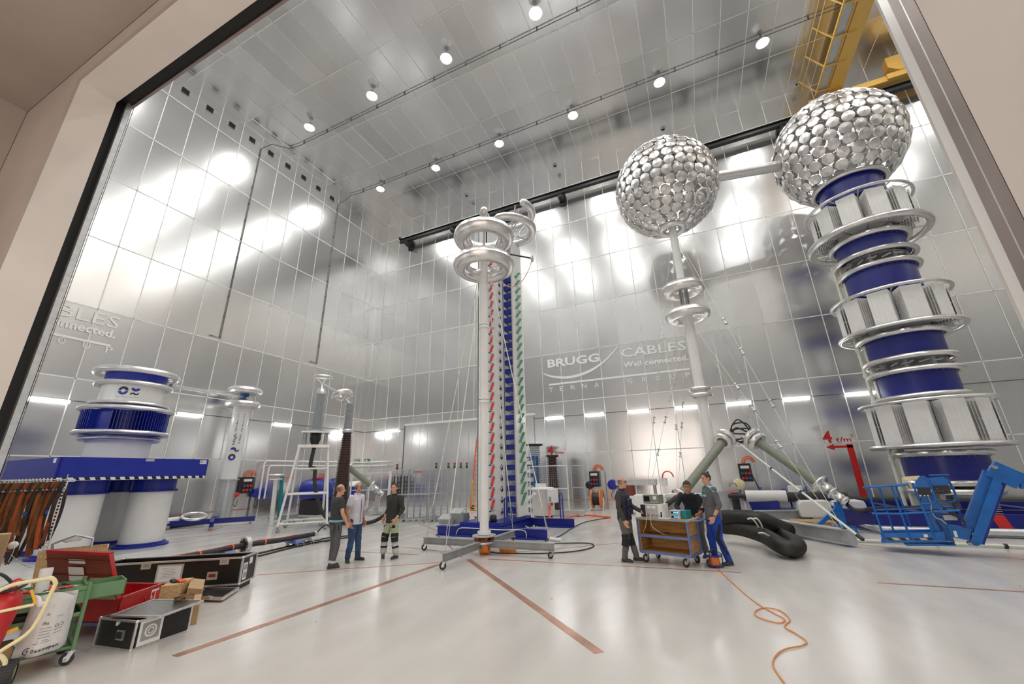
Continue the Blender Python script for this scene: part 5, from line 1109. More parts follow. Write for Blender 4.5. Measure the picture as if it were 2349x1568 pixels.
def hand(mb, w, d, side, curl=.5, up=None):
    """palm and five bent fingers; w wrist, d direction of the hand, side +1 thumb towards +nrm"""
    w = Vector(w); d = Vector(d).normalized(); f = Vector(up) if up is not None else Vector((0,1,0)); s = (f-d*f.dot(d)).normalized(); nrm = d.cross(s)*side   # s across the palm (thumb side), nrm out of the palm
    pal = w+d*.045
    for k in range(4):
        o = s*(.030-.02*k); mb.tube([w+o*.7+d*.01, w+o+d*.085], [.017,.0155], 8); mb.ball(w+o+d*.085,.0155,8,6)
        L = (.040,.045,.042,.033)[k]; p = w+o+d*.088; a = d.copy(); pts = [p]
        for j in range(3):
            a = (a*math.cos(curl)+nrm*math.sin(curl)).normalized() if j else (a*math.cos(curl*.6)+nrm*math.sin(curl*.6)).normalized(); p = p+a*L*(1,.75,.55)[j]; pts.append(p.copy())
        mb.tube(pts,[.0115,.0105,.0095,.0085],8); mb.ball(pts[-1],.0085,8,6)
        for q in pts[:-1]: mb.ball(q,.011,8,6)
    t = w+s*.025+d*.02; t1 = t+(s*.8+d*.7+nrm*.3).normalized()*.042; t2 = t1+(s*.25+d*.9+nrm*.3).normalized()*.034; t3 = t2+(d+nrm*.4).normalized()*.022
    mb.tube([t,t1,t2,t3],[.017,.014,.012,.009],8); mb.ball(t1,.014,8,6); mb.ball(t2,.012,8,6); mb.ball(t3,.009,8,6)
def person(lab, pos, face, h=1.76, J=None, hair='bald', skin='skin', top='tshirt', topl=None, bottom='trouser', sleeve=.5, headrot=0, nod=0, build=1.0, extra=None, shoe='shoe', collar=None):
    s = h/1.76; j = dict(hip=Vector((0,0,.93)), chest=Vector((0,.0,1.28)), neck=Vector((0,-.01,1.47)), head=Vector((0,.02,1.635)),
        kl=Vector((-.11,.03,.50)), al=Vector((-.12,-.02,.09)), kr=Vector((.11,.03,.50)), ar=Vector((.12,-.02,.09)), tl=0, tr_=0,
        sl=Vector((-.195,-.01,1.42)), el=Vector((-.25,-.05,1.13)), wl=Vector((-.25,.03,.89)), sr=Vector((.195,-.01,1.42)), er=Vector((.25,-.05,1.13)), wr=Vector((.25,.03,.89)), cl=.5, cr=.5, hdl=None, hdr=None)
    if J: j.update({k: (Vector(v) if isinstance(v, (tuple, list)) else v) for k, v in J.items()})
    root = thing('person', lab, 'person', (0,0,0)); b = build; S_ = Matrix.Scale(s, 4)
    hip, ch, nk, hd = j['hip'], j['chest'], j['neck'], j['head']
    def torso(mb, g, lo=0.0, hi=1.0):
        P0 = [(hip+Vector((0,0,-.06)),.155*b,.115*b),(hip+Vector((0,0,.02)),.165*b,.12*b),(hip.lerp(ch,.4),.145*b,.11*b),(hip.lerp(ch,.7),.16*b,.12*b),(ch,.175*b,.125*b),(ch.lerp(nk,.45),.185*b,.115*b),(ch.lerp(nk,.78),.15,.085),(ch.lerp(nk,.93),.075,.065),(nk,.055,.055)]
        loft(mb, [(c,rx+g,ry+g) for c, rx, ry in P0])
    bd = MB(); torso(bd, -.015)
    limb(bd, [nk-Vector((0,0,.05)), nk+(hd-nk)*.45], [.062,.056])
    Rh = Matrix.Rotation(headrot, 3, 'Z') @ Matrix.Rotation(-nod, 3, 'X'); hp = lambda x, y, z: hd+Rh@Vector((x,y,z))
    k0 = len(bd.v); bd.ball((0,0,0),(.074,.092,.098),16,12)
    for i in range(k0,len(bd.v)): v = bd.v[i]; bd.v[i] = hp(v.x, v.y-.005, v.z+.025)
    k0 = len(bd.v); bd.ball((0,0,0),(.056,.066,.085),14,10)
    for i in range(k0,len(bd.v)): v = bd.v[i]; bd.v[i] = hp(v.x, v.y+.028, v.z-.045)
    bd.ball(hp(0,.072,-.105),(.026,.02,.02),10,8)
    bd.tube([hp(0,.085,.025), hp(0,.105,-.010), hp(0,.116,-.028)],[.009,.012,.016],8); bd.ball(hp(0,.112,-.030),.016,8,6)
    bd.tube([hp(-.035,.078,.036), hp(0,.090,.032), hp(.035,.078,.036)],[.010,.009,.010],6)
    bd.tube([hp(-.022,.084,-.066), hp(0,.094,-.064), hp(.022,.084,-.066)],[.006,.009,.006],6)
    for sx in (-1,1): 
        bd.tube([hp(sx*.072,-.005,.025), hp(sx*.085,-.018,.02), hp(sx*.086,-.016,-.005), hp(sx*.074,-.002,-.028)],[.010,.011,.010,.009],6)
    for S0, E0, W0, sd, cu, hdv in ((j['sl'],j['el'],j['wl'],-1,j['cl'],j['hdl']),(j['sr'],j['er'],j['wr'],1,j['cr'],j['hdr'])):
        limb(bd, [S0, S0.lerp(E0,.5), E0, E0.lerp(W0,.35), W0], [.052,.046,.040,.040,.027])
        hv = Vector(hdv) if hdv else (W0-E0).normalized()*.8+Vector((0,.15,-.3)); hand(bd, W0, hv, -sd, cu, up=Vector((0,1,.0)))
    HL, HR = hip+Vector((-.09,0,-.03)), hip+Vector((.09,0,-.03))
    for Hh, K, A in ((HL,j['kl'],j['al']),(HR,j['kr'],j['ar'])): limb(bd, [Hh, K, A], [.08,.052,.038])
    fuse(bd, 'body', skin, root, .0085, 3, .5, S_)
    # eyes, brows, mouth
    c = MB().use('black')
    for sx in (-1,1): c.ball(hp(sx*.028,.083,.016),(.011,.006,.006),8,6); c.tube([hp(sx*.014,.094,.036),hp(sx*.030,.091,.041),hp(sx*.046,.080,.036)],.0045,5)
    c.use('redi').tube([hp(-.02,.089,-.067),hp(0,.096,-.066),hp(.02,.089,-.067)],.0035,5); c.xf(S_); c.build('facial_features', None, root)
    # hair as a shell over part of the skull
    def shell(cond, g=.012, m='hairg'):
        c = MB(); b0 = MB(); b0.ball((0,0,0),(.074+g,.092+g,.098+g),28,20); b1 = MB(); b1.ball((0,0,0),(.068,.086,.092),28,20)
        for k, f in enumerate(b0.f):
            ce = sum((b0.v[i] for i in f), Vector())/len(f)
            if cond(ce): 
                for bb in (b0,b1): c.add([hp(bb.v[i].x,bb.v[i].y-.005,bb.v[i].z+.025) for i in f],[tuple(range(len(f)))],True)
        c.use(m); c.xf(S_); return c.build('hair', None, root)
    if hair == 'bald': shell(lambda p: p.z < .03 and p.z > -.06 and p.y < .02 and p.y < .03-p.z*.4, .003)
    elif hair == 'balding': shell(lambda p: p.z < .058 and p.z > -.07 and p.y < .045-p.z*.5, .006, 'hairb')
    elif hair == 'short': shell(lambda p: p.y < .045 and p.z > -.07 and (p.z > .02 or p.y < -.01) or p.z > .055, .013, 'hairb')
    else:
        shell(lambda p: p.z > -.07 and (p.y < .03+p.z*.4) and (p.z > .0 or p.y < -.02), .010, 'hairb')
        q = (0,-.115,-.02) if hair == 'ponytail' else (0,-.085,.105)
        c = MB().use('hairb').ball(hp(*q),(.03,.035,.04) if hair == 'ponytail' else (.026,.026,.028),10,8)
        if hair == 'ponytail': c.tube([hp(0,-.10,-.01),hp(0,-.135,-.05),hp(0,-.13,-.10)],[.02,.026,.010],8)
        c.xf(S_); c.build('hair_knot', None, root)
    # clothes
    t = MB(); torso(t, .014); t.tube([nk-Vector((0,0,.05)), nk+Vector((0,-.005,.005))],[.085,.07],14)
    if topl: loft(t, [(hip+Vector((0,0,-topl)),.178*b,.138*b),(hip+Vector((0,0,.06)),.172*b,.13*b)])
    sw = .062 if sleeve > 1 else .066
    sl_parts = MB()
    for S0, E0, W0 in ((j['sl'],j['el'],j['wl']),(j['sr'],j['er'],j['wr'])):
        if sleeve <= 0: continue
        tgt = t if (collar != 'vest') else sl_parts
        if sleeve <= 1: e = S0.lerp(E0, sleeve); limb(tgt, [S0-Vector((0,0,.005)), e], [.070,.062])
        else: e = E0.lerp(W0, sleeve-1); limb(tgt, [S0-Vector((0,0,.005)), E0, e], [.068,.056,.048])
    if collar == 'vest': torso(sl_parts, .004); fuse(sl_parts, 'sleeves', 'sleeve', root, .012, 4, .5, S_, .012)
    fuse(t, {'vest':'vest','tshirt':'t_shirt','shirt':'shirt'}.get(top,'jacket'), top, root, .011, 5, .5, S_, .014)
    if collar in ('shirt','vest','jacket'):
        c = MB().use(top); c.lathe([(.070,-.02),(.078,.035),(.066,.04),(.060,-.01)], nk+Vector((0,-.0,.0)), 18); c.xf(S_); c.build('collar', None, root)
    tr = MB(); loft(tr, [(hip+Vector((0,0,-.13)),.15*b,.115*b),(hip+Vector((0,0,-.05)),.172*b,.13*b),(hip+Vector((0,0,.07)),.16*b,.12*b)])
    for Hh, K, A in ((HL,j['kl'],j['al']),(HR,j['kr'],j['ar'])): limb(tr, [Hh, Hh.lerp(K,.5), K, K.lerp(A,.5), A+(K-A)*.06], [.105*b,.093*b,.076,.070,.066])
    fuse(tr, 'trousers', bottom, root, .012, 4, .5, S_, .022)
    for A, ang in ((j['al'],j['tl']),(j['ar'],j['tr_'])):
        R_ = Matrix.Rotation(ang, 3, 'Z'); c = MB(); f = lambda x, y, z: A.xy.to_3d()+R_@Vector((x,y,z))
        limb(c, [f(0,-.04,.045), f(0,.06,.045), f(0,.15,.038)], [.044,.046,.036]); limb(c, [f(0,-.03,.05), f(0,-.01,.12)], [.045,.048])
        for i, v in enumerate(c.v): 
            if v.z < .012: c.v[i] = Vector((v.x,v.y,.012))
        fuse(c, 'shoe', shoe, root, .010, 3, .5, S_)
        c = MB().use('sole' if shoe == 'shoe' else 'rubber'); c.prism([f(x,y,0) for x, y in ((-.036,-.08),(.036,-.08),(.044,.0),(.046,.10),(.03,.175),(0,.19),(-.03,.175),(-.046,.10),(-.044,0))],(0,0,.018)); c.xf(S_); c.build('sole', None, root)
    if extra: extra(root, j, hp, S_, (HL,HR))
    root.location = (pos[0], pos[1], 0); root.rotation_euler.z = face; return root
def facing(pos, phi):
    """heading angle so that phi=0 looks at the gate, 90 to the right of the picture, 180 away"""
    v = Vector((pos[0],pos[1])).normalized(); r = Vector((-v.y*-1, -v.x)); r = Vector((v.y,-v.x)); f = -v*math.cos(math.radians(phi))+r*math.sin(math.radians(phi))
    return math.atan2(-f.x, f.y)
def band(mb, m, K, A, t0, t1, r, side=None):
    a, b = K.lerp(A,t0), K.lerp(A,t1); mb.use(m); mb.lathe([(r,0),(r,(b-a).length)], a, 16, axis=(b-a)) if side is None else mb.lathe([(r,0),(r,(b-a).length)], a, 10, axis=(b-a), a0=side[0], a1=side[1])
# 1 bald man in charcoal t-shirt
p = G(760,1303)
def ex1(root, j, hp, S_, H):
    c = MB().use('belt'); h = j['hip']; loft(c, [(h+Vector((0,0,.02)),.179,.140),(h+Vector((0,0,.062)),.178,.139)]); c.xf(S_); c.build('belt', None, root)
    c = MB()
    for K, A in ((j['kl'],j['al']),(j['kr'],j['ar'])): band(c, 'refl', K, A, .80, .92, .080)
    c.xf(S_); c.build('reflective_band', None, root)
    c = MB().use('black').cyl((.16,-.09,.90),(.20,-.12,.72),.012,n=6).cyl((.19,-.02,.90),(.21,.0,.78),.014,n=6); c.xf(S_); c.build('tool_strap', None, root)
person('bald man in a charcoal t-shirt and grey work trousers, standing leftmost with arms down', p, facing(p, 112), 1.75, dict(kl=(-.09,.03,.50), al=(-.08,.02,.09), kr=(.10,.02,.50), ar=(.10,-.05,.09), er=(.26,.02,1.13), wr=(.23,.15,.92), el=(-.24,.0,1.13), wl=(-.22,.12,.92), cr=.9, cl=.8, tl=.2, tr_=-.1), 'bald', 'skin', 'tshirt', None, 'trouser', .5, extra=ex1)
# 2 man in white shirt
p = G(806,1288)
def ex2(root, j, hp, S_, H):
    c = MB().use('txtn').tube([(0.01,.145,1.40),(0.01,.152,1.2),(0.01,.150,.95),(.01,.148,.86)],.006,5); c.xf(S_); c.build('button_strip', None, root)
    c = MB().use('black').torus((-.25,.035,.92),.034,.008,n=12,k=5); c.xf(S_); c.build('wrist_watch', None, root)
person('man in a white short-sleeved shirt and blue jeans, looking right between the other two', p, facing(p, 52), 1.77, dict(kl=(-.12,.04,.50), al=(-.15,.05,.09), kr=(.10,.02,.50), ar=(.12,-.03,.09), er=(.27,-.05,1.13), wr=(.25,.04,.88), el=(-.27,-.04,1.13), wl=(-.25,.06,.88), tl=.1, tr_=-.7), 'balding', 'skin2', 'shirt', .12, 'jeans', .55, headrot=-.75, extra=ex2, collar='shirt', build=1.05)
# 3 man with ponytail
p = G(895,1280)
def ex3(root, j, hp, S_, H):
    for K, A, hh in ((j['kl'],j['al'],H[0]),(j['kr'],j['ar'],H[1])):
        c = MB(); band(c, 'pad', hh, K, .80, 1.0, .096); band(c, 'pad', K, A, .0, .26, .088); c.xf(S_); c.build('knee_patch', None, root)
        c = MB(); band(c, 'refl', K, A, .32, .50, .082); band(c, 'pad', K, A, .50, .60, .083); band(c, 'refl', K, A, .62, .86, .081); c.xf(S_); c.build('reflective_band', None, root)
    c = MB().use('pad'); c.box((-.135,.04,.74),(.10,.14,.06)); c.box((.13,.05,.74),(.10,.14,.05)); c.xf(S_); c.build('pocket_flap', None, root)
    c = MB().use('redp').ball((-.245,.02,1.38),(.014,.014,.014),8,6); c.xf(S_); c.build('shoulder_badge', None, root)
person('man with a dark ponytail in dark fleece and pale green trousers, looking left', p, facing(p, -48), 1.72, dict(hip=(0,0,.91), kl=(-.14,.03,.50), al=(-.17,-.02,.09), kr=(.15,.08,.50), ar=(.20,.06,.09), el=(-.29,-.06,1.14), wl=(-.22,.10,.92), er=(.27,-.08,1.14), wr=(.20,.10,.93), tl=.2, tr_=.9), 'ponytail', 'skin', 'jacket', .10, 'sage', 1.55, headrot=.5, extra=ex3, collar='jacket', build=1.03)
# 4 bald man with glasses and vest
p = G(1443,1288)
def ex4(root, j, hp, S_, H):
    c = MB().use('black')
    for sx in (-1,1): c.torus(hp(sx*.03,.098,.016),.021,.0035,axis=(sx*.2,1,0),n=12,k=4); c.tube([hp(sx*.052,.092,.018),hp(sx*.080,.04,.022),hp(sx*.083,-.01,.022)],.003,4)
    c.xf(S_); c.build('glasses', None, root)
    for K, A, hh in ((j['kl'],j['al'],H[0]),(j['kr'],j['ar'],H[1])):
        c = MB(); band(c, 'pad', hh, K, .82, 1.0, .100, (-.2,2.6)); band(c, 'pad', K, A, .0, .42, .092, (-.2,2.6)); c.xf(S_); c.build('knee_patch', None, root)
    c = MB().use('vest').box((.10,.15,1.22),(.12,.02,.13)).box((-.10,.15,1.22),(.12,.02,.13)).box((.11,.15,1.02),(.14,.02,.12)).box((-.11,.15,1.02),(.14,.02,.12)); c.use('refl').box((.10,.162,1.285),(.11,.004,.008)).box((-.10,.162,1.285),(.11,.004,.008)); c.xf(S_); c.build('vest_pocket', None, root, bevel=.01)
person('bald man with glasses in a navy padded vest, one hand on the instrument cart', p, facing(p, 72), 1.76, dict(hip=(0,0,.92), kl=(-.11,.05,.50), al=(-.13,.14,.09), kr=(.10,.03,.50), ar=(.11,-.05,.09), er=(.27,-.03,1.13), wr=(.26,.07,.86), el=(-.26,.10,1.12), wl=(-.17,.34,1.02), cl=.45, hdl=(.05,.9,-.35), tl=.15, tr_=-.1), 'bald', 'skin', 'vest', .07, 'grey2', 1.9, extra=ex4, collar='vest', build=1.12)
# 5 man leaning over the cart
p = G(1606,1277)
def ex5(root, j, hp, S_, H):
    c = MB().use('cyan').box((.13,.04,.74),(.06,.14,.07)).box((.14,.04,.66),(.05,.10,.06)); c.xf(S_); c.build('pocket_patch', None, root)
    c = MB().use('navyj').torus((-.02,.14,1.33),.10,.03,axis=(0,-.5,1),n=16,k=6,a0=PI,a1=2*PI); c.xf(S_); c.build('hood', None, root)
person('dark-haired man in a navy hooded jacket leaning over the cart with both hands on it', p, facing(p, -22), 1.78, dict(hip=(0,-.02,.93), chest=(-.06,.20,1.21), neck=(-.10,.34,1.36), head=(-.12,.43,1.50), sl=(-.27,.28,1.29), sr=(.09,.32,1.31), el=(-.36,.34,1.06), wl=(-.38,.52,.97), er=(.19,.42,1.08), wr=(.05,.60,.98), kl=(-.12,.04,.50), al=(-.14,-.04,.09), kr=(.12,.0,.50), ar=(.14,-.1,.09), hdl=(.1,1,-.2), hdr=(-.7,.6,-.15), cl=.25, cr=.4), 'short', 'skin2', 'navyj', .03, 'trouser', 1.65, headrot=.25, nod=.25, extra=ex5, build=1.08)
# 6 man with bun
p = G(1655,1294)
def ex6(root, j, hp, S_, H):
    c = MB().use('cyan'); 
    for sx in (-1,1): c.prism([(sx*.05,-.085,1.475),(sx*.19,-.085,1.44),(sx*.265,-.075,1.36),(sx*.265,.03,1.37),(sx*.19,.065,1.45),(sx*.05,.075,1.485)],(0,0,.022))
    c.xf(S_); c.build('shoulder_patch', None, root, bevel=.01)
    c = MB().use('cyan').box((-.09,.148,1.30),(.12,.02,.04)).box((.09,.148,1.30),(.12,.02,.04)); c.xf(S_); c.build('pocket_flap', None, root, bevel=.008)
    c = MB()
    for K, A, hh, sx in ((j['kl'],j['al'],H[0],-1),(j['kr'],j['ar'],H[1],1)):
        c.use('pad'); q = [hh.lerp(K,.35)+Vector((sx*.10,-.02,0)), K+Vector((sx*.06,.04,0)), A.lerp(K,.3)+Vector((sx*.066,-.01,0))]
        c.tube(q,[.028,.036,.022],6)
    c.use('pad').box((-.1,.0,.80),(.16,.2,.03)); c.use('redp').ball((-.19,.03,.70),.018,8,6); c.xf(S_); c.build('black_insert', None, root)
    c = MB().use('black').torus(j['wl']+Vector((0,0,.03)),.036,.010,n=12,k=5); c.xf(S_); c.build('wrist_watch', None, root)
person('man with a hair bun, grey jacket with light blue shoulders, royal blue trousers', p, facing(p, -68), 1.82, dict(kl=(-.14,.02,.50), al=(-.16,-.10,.09), kr=(.12,.06,.50), ar=(.12,.06,.09), el=(-.28,-.04,1.12), wl=(-.26,.10,.90), er=(.26,.03,1.13), wr=(.20,.20,.93), tl=.25, cl=.7, cr=.8), 'bun', 'skin', 'greyj', .10, 'royal', 1.3, headrot=.15, nod=.25, extra=ex6, collar='jacket', build=1.08)
# ================================================================ the instrument cart and what is on it
W0, W1, W2_, W3 = G(1485,1288), G(1577,1300), G(1597,1289), G(1509,1277)
cu = (W1-W0).normalized(); cv = Vector((-cu.y, cu.x, 0)); Rc = Matrix((cu, cv, Vector((0,0,1)))).transposed(); CO = AT(1461,1187,W0).xy.to_3d(); CLn, CWd = 1.10, .60
def cp(x, y, z): return CO+cu*x+cv*y+Vector((0,0,z))
root = thing('instrument_cart', 'blue steel cart with plywood sides and three decks, loaded with instruments', 'cart', cp(.55,.3,0))
c = MB().use('blue2')
for x, y in ((0,0),(CLn,0),(CLn,CWd),(0,CWd)): c.box(cp(x,y,.54),(.035,.035,.68),Rc)
for z in (.21,.53):
    c.box(cp(CLn/2,0,z),(CLn,.03,.05),Rc); c.box(cp(CLn/2,CWd,z),(CLn,.03,.05),Rc); c.box(cp(0,CWd/2,z),(.03,CWd,.05),Rc); c.box(cp(CLn,CWd/2,z),(.03,CWd,.05),Rc)
c.tube([cp(CLn-.02,.05,.86),cp(CLn+.18,.05,.88),cp(CLn+.22,.1,.88),cp(CLn+.22,CWd-.1,.88),cp(CLn+.18,CWd-.05,.88),cp(CLn-.02,CWd-.05,.86)],.016,8); c.build('frame', None, root)
for z, m_ in ((.225,'steel'),(.545,'steel')): c = MB().use('wood').box(cp(CLn/2,CWd/2,z),(CLn-.03,CWd-.03,.02),Rc); c.build('deck', None, root)
c = MB().use('woodl').box(cp(CLn/2+.02,CWd/2,.875),(CLn+.06,CWd+.04,.025),Rc); c.use('steel').box(cp(CLn/2+.02,-.024,.872),(CLn+.08,.012,.04),Rc).box(cp(CLn/2+.02,CWd+.024,.872),(CLn+.08,.012,.04),Rc); c.build('table_top', None, root)
MB().use('wood').box(cp(CLn/2,CWd-.02,.54),(CLn-.05,.014,.62),Rc).build('back_board', None, root)
for x in (.02,CLn-.02): MB().use('wood').box(cp(x,CWd/2,.54),(.012,CWd-.06,.62),Rc).build('side_board', None, root)
for x, y in ((.12,.05),(CLn-.12,.05),(CLn-.12,CWd-.05),(.12,CWd-.05)): q = cp(x,y,0); castor(root, q.x, q.y, .19, .082, .8 if y < .3 else 2.2, .04)
def inst(x, y, z, w, d, h, m, name, lab, fn=None, cat='instrument', bev=.006):
    r = thing(name, lab, cat, cp(x,y,z)); MB().use(m).box(cp(x,y,z+h/2),(w,d,h),Rc).build('case', None, r, bevel=bev)
    if fn: fn(r, x, y-d/2-.003, z, w, h)
    return r
def f1(r, x, y, z, w, h):
    MB().use('steell').box(cp(x-.02,y,z+h/2),(w-.16,.008,h-.03),Rc).build('front_panel', None, r); MB().use('black').box(cp(x-w/2+.06,y-.002,z+h/2),(.11,.01,h-.04),Rc).build('dark_panel', None, r)
    for k in range(2): MB().use('paper').box(cp(x-.05+.11*k,y-.006,z+h*.78),(.085,.008,.055),Rc).build('meter', None, r)
    c = MB().use('black')
    for k in range(7): c.cyl(cp(x-.08+.045*k,y,z+.05+.02*(k%2)),cp(x-.08+.045*k,y-.02,z+.05+.02*(k%2)),.010,n=8)
    c.box(cp(x+.22,y-.004,z+.08),(.03,.008,.1),Rc); c.build('knobs', None, r)
inst(.34,.22,.888,.50,.34,.29,'whitem','power_supply','large white and grey instrument with two meters at the left of the cart',f1)
MB().use('black').box(cp(.66,.05,1.12),(.045,.01,.07),Rc)
def f2(r, x, y, z, w, h):
    MB().use('screen').box(cp(x-.09,y,z+h*.55),(.13,.008,.11),Rc).build('screen', None, r); c = MB().use('paper')
    for k in range(4): c.cyl(cp(x+.02+.04*k,y,z+.03),cp(x+.02+.04*k,y-.015,z+.03),.009,n=8)
    c.box(cp(x+.10,y-.004,z+.12),(.07,.008,.07),Rc); c.build('controls', None, r)
inst(.33,.24,1.185,.36,.28,.18,'olive','oscilloscope','grey oscilloscope standing on the large white instrument',f2)
def f3(r, x, y, z, w, h):
    MB().use('screen').box(cp(x-.0,y,z+h*.55),(w*.62,.008,h*.5),Rc).build('display', None, r); c = MB().use('led')
    for k in range(5): c.box(cp(x-.01+.020*k,y-.005,z+h*.55),(.011,.004,.022),Rc)
    c.build('digits', None, r); c = MB().use('steell').box(cp(x-w*.42,y-.004,z+h*.5),(.02,.008,h*.5),Rc); c.build('buttons', None, r)
inst(.84,.20,.888,.22,.26,.085,'steell','digital_meter','lower of two stacked digital meters on the cart',f3); inst(.84,.20,.974,.22,.26,.085,'steell','digital_meter','upper of two stacked digital meters on the cart',f3)
inst(1.01,.30,.888,.10,.30,.17,'teal','blue_case','dark teal box beside the stacked digital meters',None,'box')
for k, (x, y, a) in enumerate(((.60,.06,.2),(.68,.10,-.3))):
    Rp = Rc @ Matrix.Rotation(a,3,'Z'); tag(MB().use('paper').box(cp(x,y,.891+.004*k),(.21,.15,.003),Rp).build('paper_sheet'), ['white paper sheet near the front edge of the cart','white paper sheet lying askew on another on the cart'][k], 'paper')
tag(MB().use('screen').box(cp(.3,.3,.562),(.4,.25,.012),Rc).build('glass_plate'), 'dark glass plate on the middle deck of the cart', 'plate')
for k in range(2): tag(MB().use('cream').tube(catmull([cp(.24+.1*k,.0,1.0),cp(.24+.1*k,-.04,.86),cp(.2+.16*k,-.03,.72),cp(.1+.4*k,.05,.60),cp(.08+.5*k,.12,.562)],5),.006,5).build('signal_lead'), ['pale thin lead hanging from the instrument, left one','pale thin lead hanging from the instrument, right one'][k], 'lead')
# open aluminium case and white cabinets behind the cart
a = G(1463,1285)+Vector((.25,.9,0)); root = thing('tool_case', 'open aluminium case with a black foam lid on the floor behind the bald man', 'case', a); MB().use('alur').bx((a.x-.3,a.y,0),(a.x+.3,a.y+.35,.18)).build('tray', None, root, bevel=.01); MB().use('black').bx((a.x-.28,a.y+.30,.18),(a.x+.28,a.y+.36,.62)).build('lid', None, root)
a = G(1452,1225)+Vector((.4,0,0)); root = thing('electric_cabinet', 'white machine cabinet partly hidden behind the bald man with glasses', 'cabinet', a); MB().use('whitem').bx((a.x-.25,a.y,.1),(a.x+.7,a.y+.5,1.15)).build('body', None, root, bevel=.02); MB().use('steel').bx((a.x-.2,a.y+.05,0),(a.x+.65,a.y+.45,.1)).build('plinth', None, root)
a = G(1450,1180); root = thing('machine', 'red and white machine on the far floor behind the bald man with glasses', 'machine', a); MB().use('redi').bx((a.x-.5,a.y,.8),(a.x+.2,a.y+.5,1.25)).build('motor', None, root, bevel=.05); MB().use('whitem').bx((a.x-.6,a.y,.1),(a.x+.3,a.y+.6,.8)).build('body', None, root); MB().use('steell').bx((a.x-.6,a.y,1.25),(a.x+1.2,a.y+.5,1.5)).build('hood', None, root); MB().use('steel').bx((a.x-.6,a.y,0),(a.x+1.1,a.y+.6,.1)).bx((a.x+1.05,a.y,.1),(a.x+1.15,a.y+.5,1.25)).build('base', None, root)
# long white desk with papers and the brown cable end behind the cart
p0, p1 = AY(1515,1150,14.6), AY(1640,1150,14.6); root = thing('bench', 'long light grey bench with papers behind the instrument cart', 'bench', ((p0.x+p1.x)/2,14.9,0)); MB().use('steell').bx((p0.x,14.6,.98),(p1.x,15.3,1.04)).build('top', None, root)
for x in (p0.x+.05,p1.x-.1):
    for y in (14.62,15.22): MB().use('steel').bx((x,y,0),(x+.06,y+.06,.98)).build('leg', None, root)
MB().use('steel').bx((p0.x+.05,14.65,.35),(p1.x-.05,15.2,.95)).build('drawer_block', None, root)
tag(MB().use('paper').prism([(p0.x+.1,14.65,1.045),(p0.x+1.2,14.65,1.045),(p0.x+1.3,15.1,1.05),(p0.x+.3,15.1,1.05)],(0,0,.10)).build('paper_roll'), 'white drawings spread on the bench behind the cart', 'paper')
c = MB().use('redi').tube([AY(1526,1158,13.6),AY(1545,1145,13.9),AY(1562,1132,14.3)],[.05,.07,.07],10); c.use('black').tube([AY(1531,1156,13.58),AY(1550,1141,14.0)],.075,10); tag(c.build('cable_end'), 'brown and black cable end under the left grey green tube', 'cable')
# orange extension reel on the floor with its cord
a = G(1643,1300); root = thing('cable_reel', 'orange and navy cable reel on the floor between the two men at the cart', 'cable reel', (a.x,a.y,0)); x, y = a.x-.02, a.y
MB().use('orange').cyl((x,y,.05),(x,y,.20),.10,n=16).build('drum', None, root); MB().use('navy').cyl((x,y,.03),(x,y,.05),.15,n=18).cyl((x,y,.20),(x,y,.225),.16,n=18).build('flange', None, root)
c = MB().use('black'); 
for k in range(3): c.tube([(x+.15*math.cos(k*2.1),y+.15*math.sin(k*2.1),0),(x+.16*math.cos(k*2.1),y+.16*math.sin(k*2.1),.24),(x,y,.34)],.012,6)
c.use('paper').cyl((x-.08,y,.225),(x-.08,y,.25),.05,n=10); c.build('frame', None, root)
cord = [(1645,1302),(1655,1312),(1690,1345),(1735,1382),(1780,1408),(1800,1420),(1785,1428),(1740,1415),(1732,1402),(1755,1393),(1790,1400),(1812,1420),(1800,1436),(1830,1455),(1850,1470),(1838,1480),(1800,1488),(1778,1505),(1773,1525),(1788,1550),(1806,1575),(1830,1620)]
tag(MB().use(mat('light orange cord', (.80,.30,.08), .5)).tube(catmull([G(x,y,.012) for x, y in cord],6),.0075,6).build('extension_cord'), 'thin orange extension cord looping across the empty floor to the front', 'cord')
# ================================================================ boom lift at the right
LB = Vector((4.1,12.6,0)); n_ = Vector((LB.x,LB.y,0)).normalized(); s_ = Vector((n_.y,-n_.x,0))
def lp(x, y, dd=0.0): return AT(x, y, LB)+n_*dd        # on the front plane of the basket, dd metres behind it
def q6(x, y): return (1960+x/6.818, 1070+y/6.818)
def L(x, y, dd=0.0): return lp(*q6(x, y), dd)
root = thing('boom_lift', 'blue boom lift with its basket hanging just above the floor at the right', 'boom lift', LB)
fl, fr = L(440,1170), L(1440,1160)
c = MB().use('blue'); r = .022
c.bar(fl, fr, .05, .05); bl, br = fl+n_*.75+Vector((0,0,.0)), fr+n_*.75
c.bar(bl, br, .05, .05); c.bar(fl, bl, .05, .05); c.bar(fr, br, .05, .05)
u_ = (fr-fl).normalized()
c.prism([fl+Vector((0,0,.03)), fr+Vector((0,0,.03)), br+Vector((0,0,.03)), bl+Vector((0,0,.03))],(0,0,.02)); c.prism([L(770,1200),L(1300,1200),L(1600,1235),L(820,1240)], n_*.5); c.build('basket_floor', None, root)
c = MB().use('blue'); h = Vector((0,0,.14)); 
c.prism([fl+h*.3, fr+h*.3, fr+h*1.25, fl+h*1.25], n_*.01); c.prism([bl+h*.3, br+h*.3, br+h*1.1, bl+h*1.1], n_*.01); c.build('toe_board', None, root)
c = MB().use('hazard'); c.prism([L(520,1160),L(870,1170),L(840,1115),L(500,1105)], -n_*.006); c.prism([L(970,1175),L(1245,1160),L(1225,1105),L(930,1125)], -n_*.006); c.build('hazard_tape', None, root)
zr = L(150,320).z
tl_, tr_ = L(190,325), L(1010,270)
c = MB().use('blue')
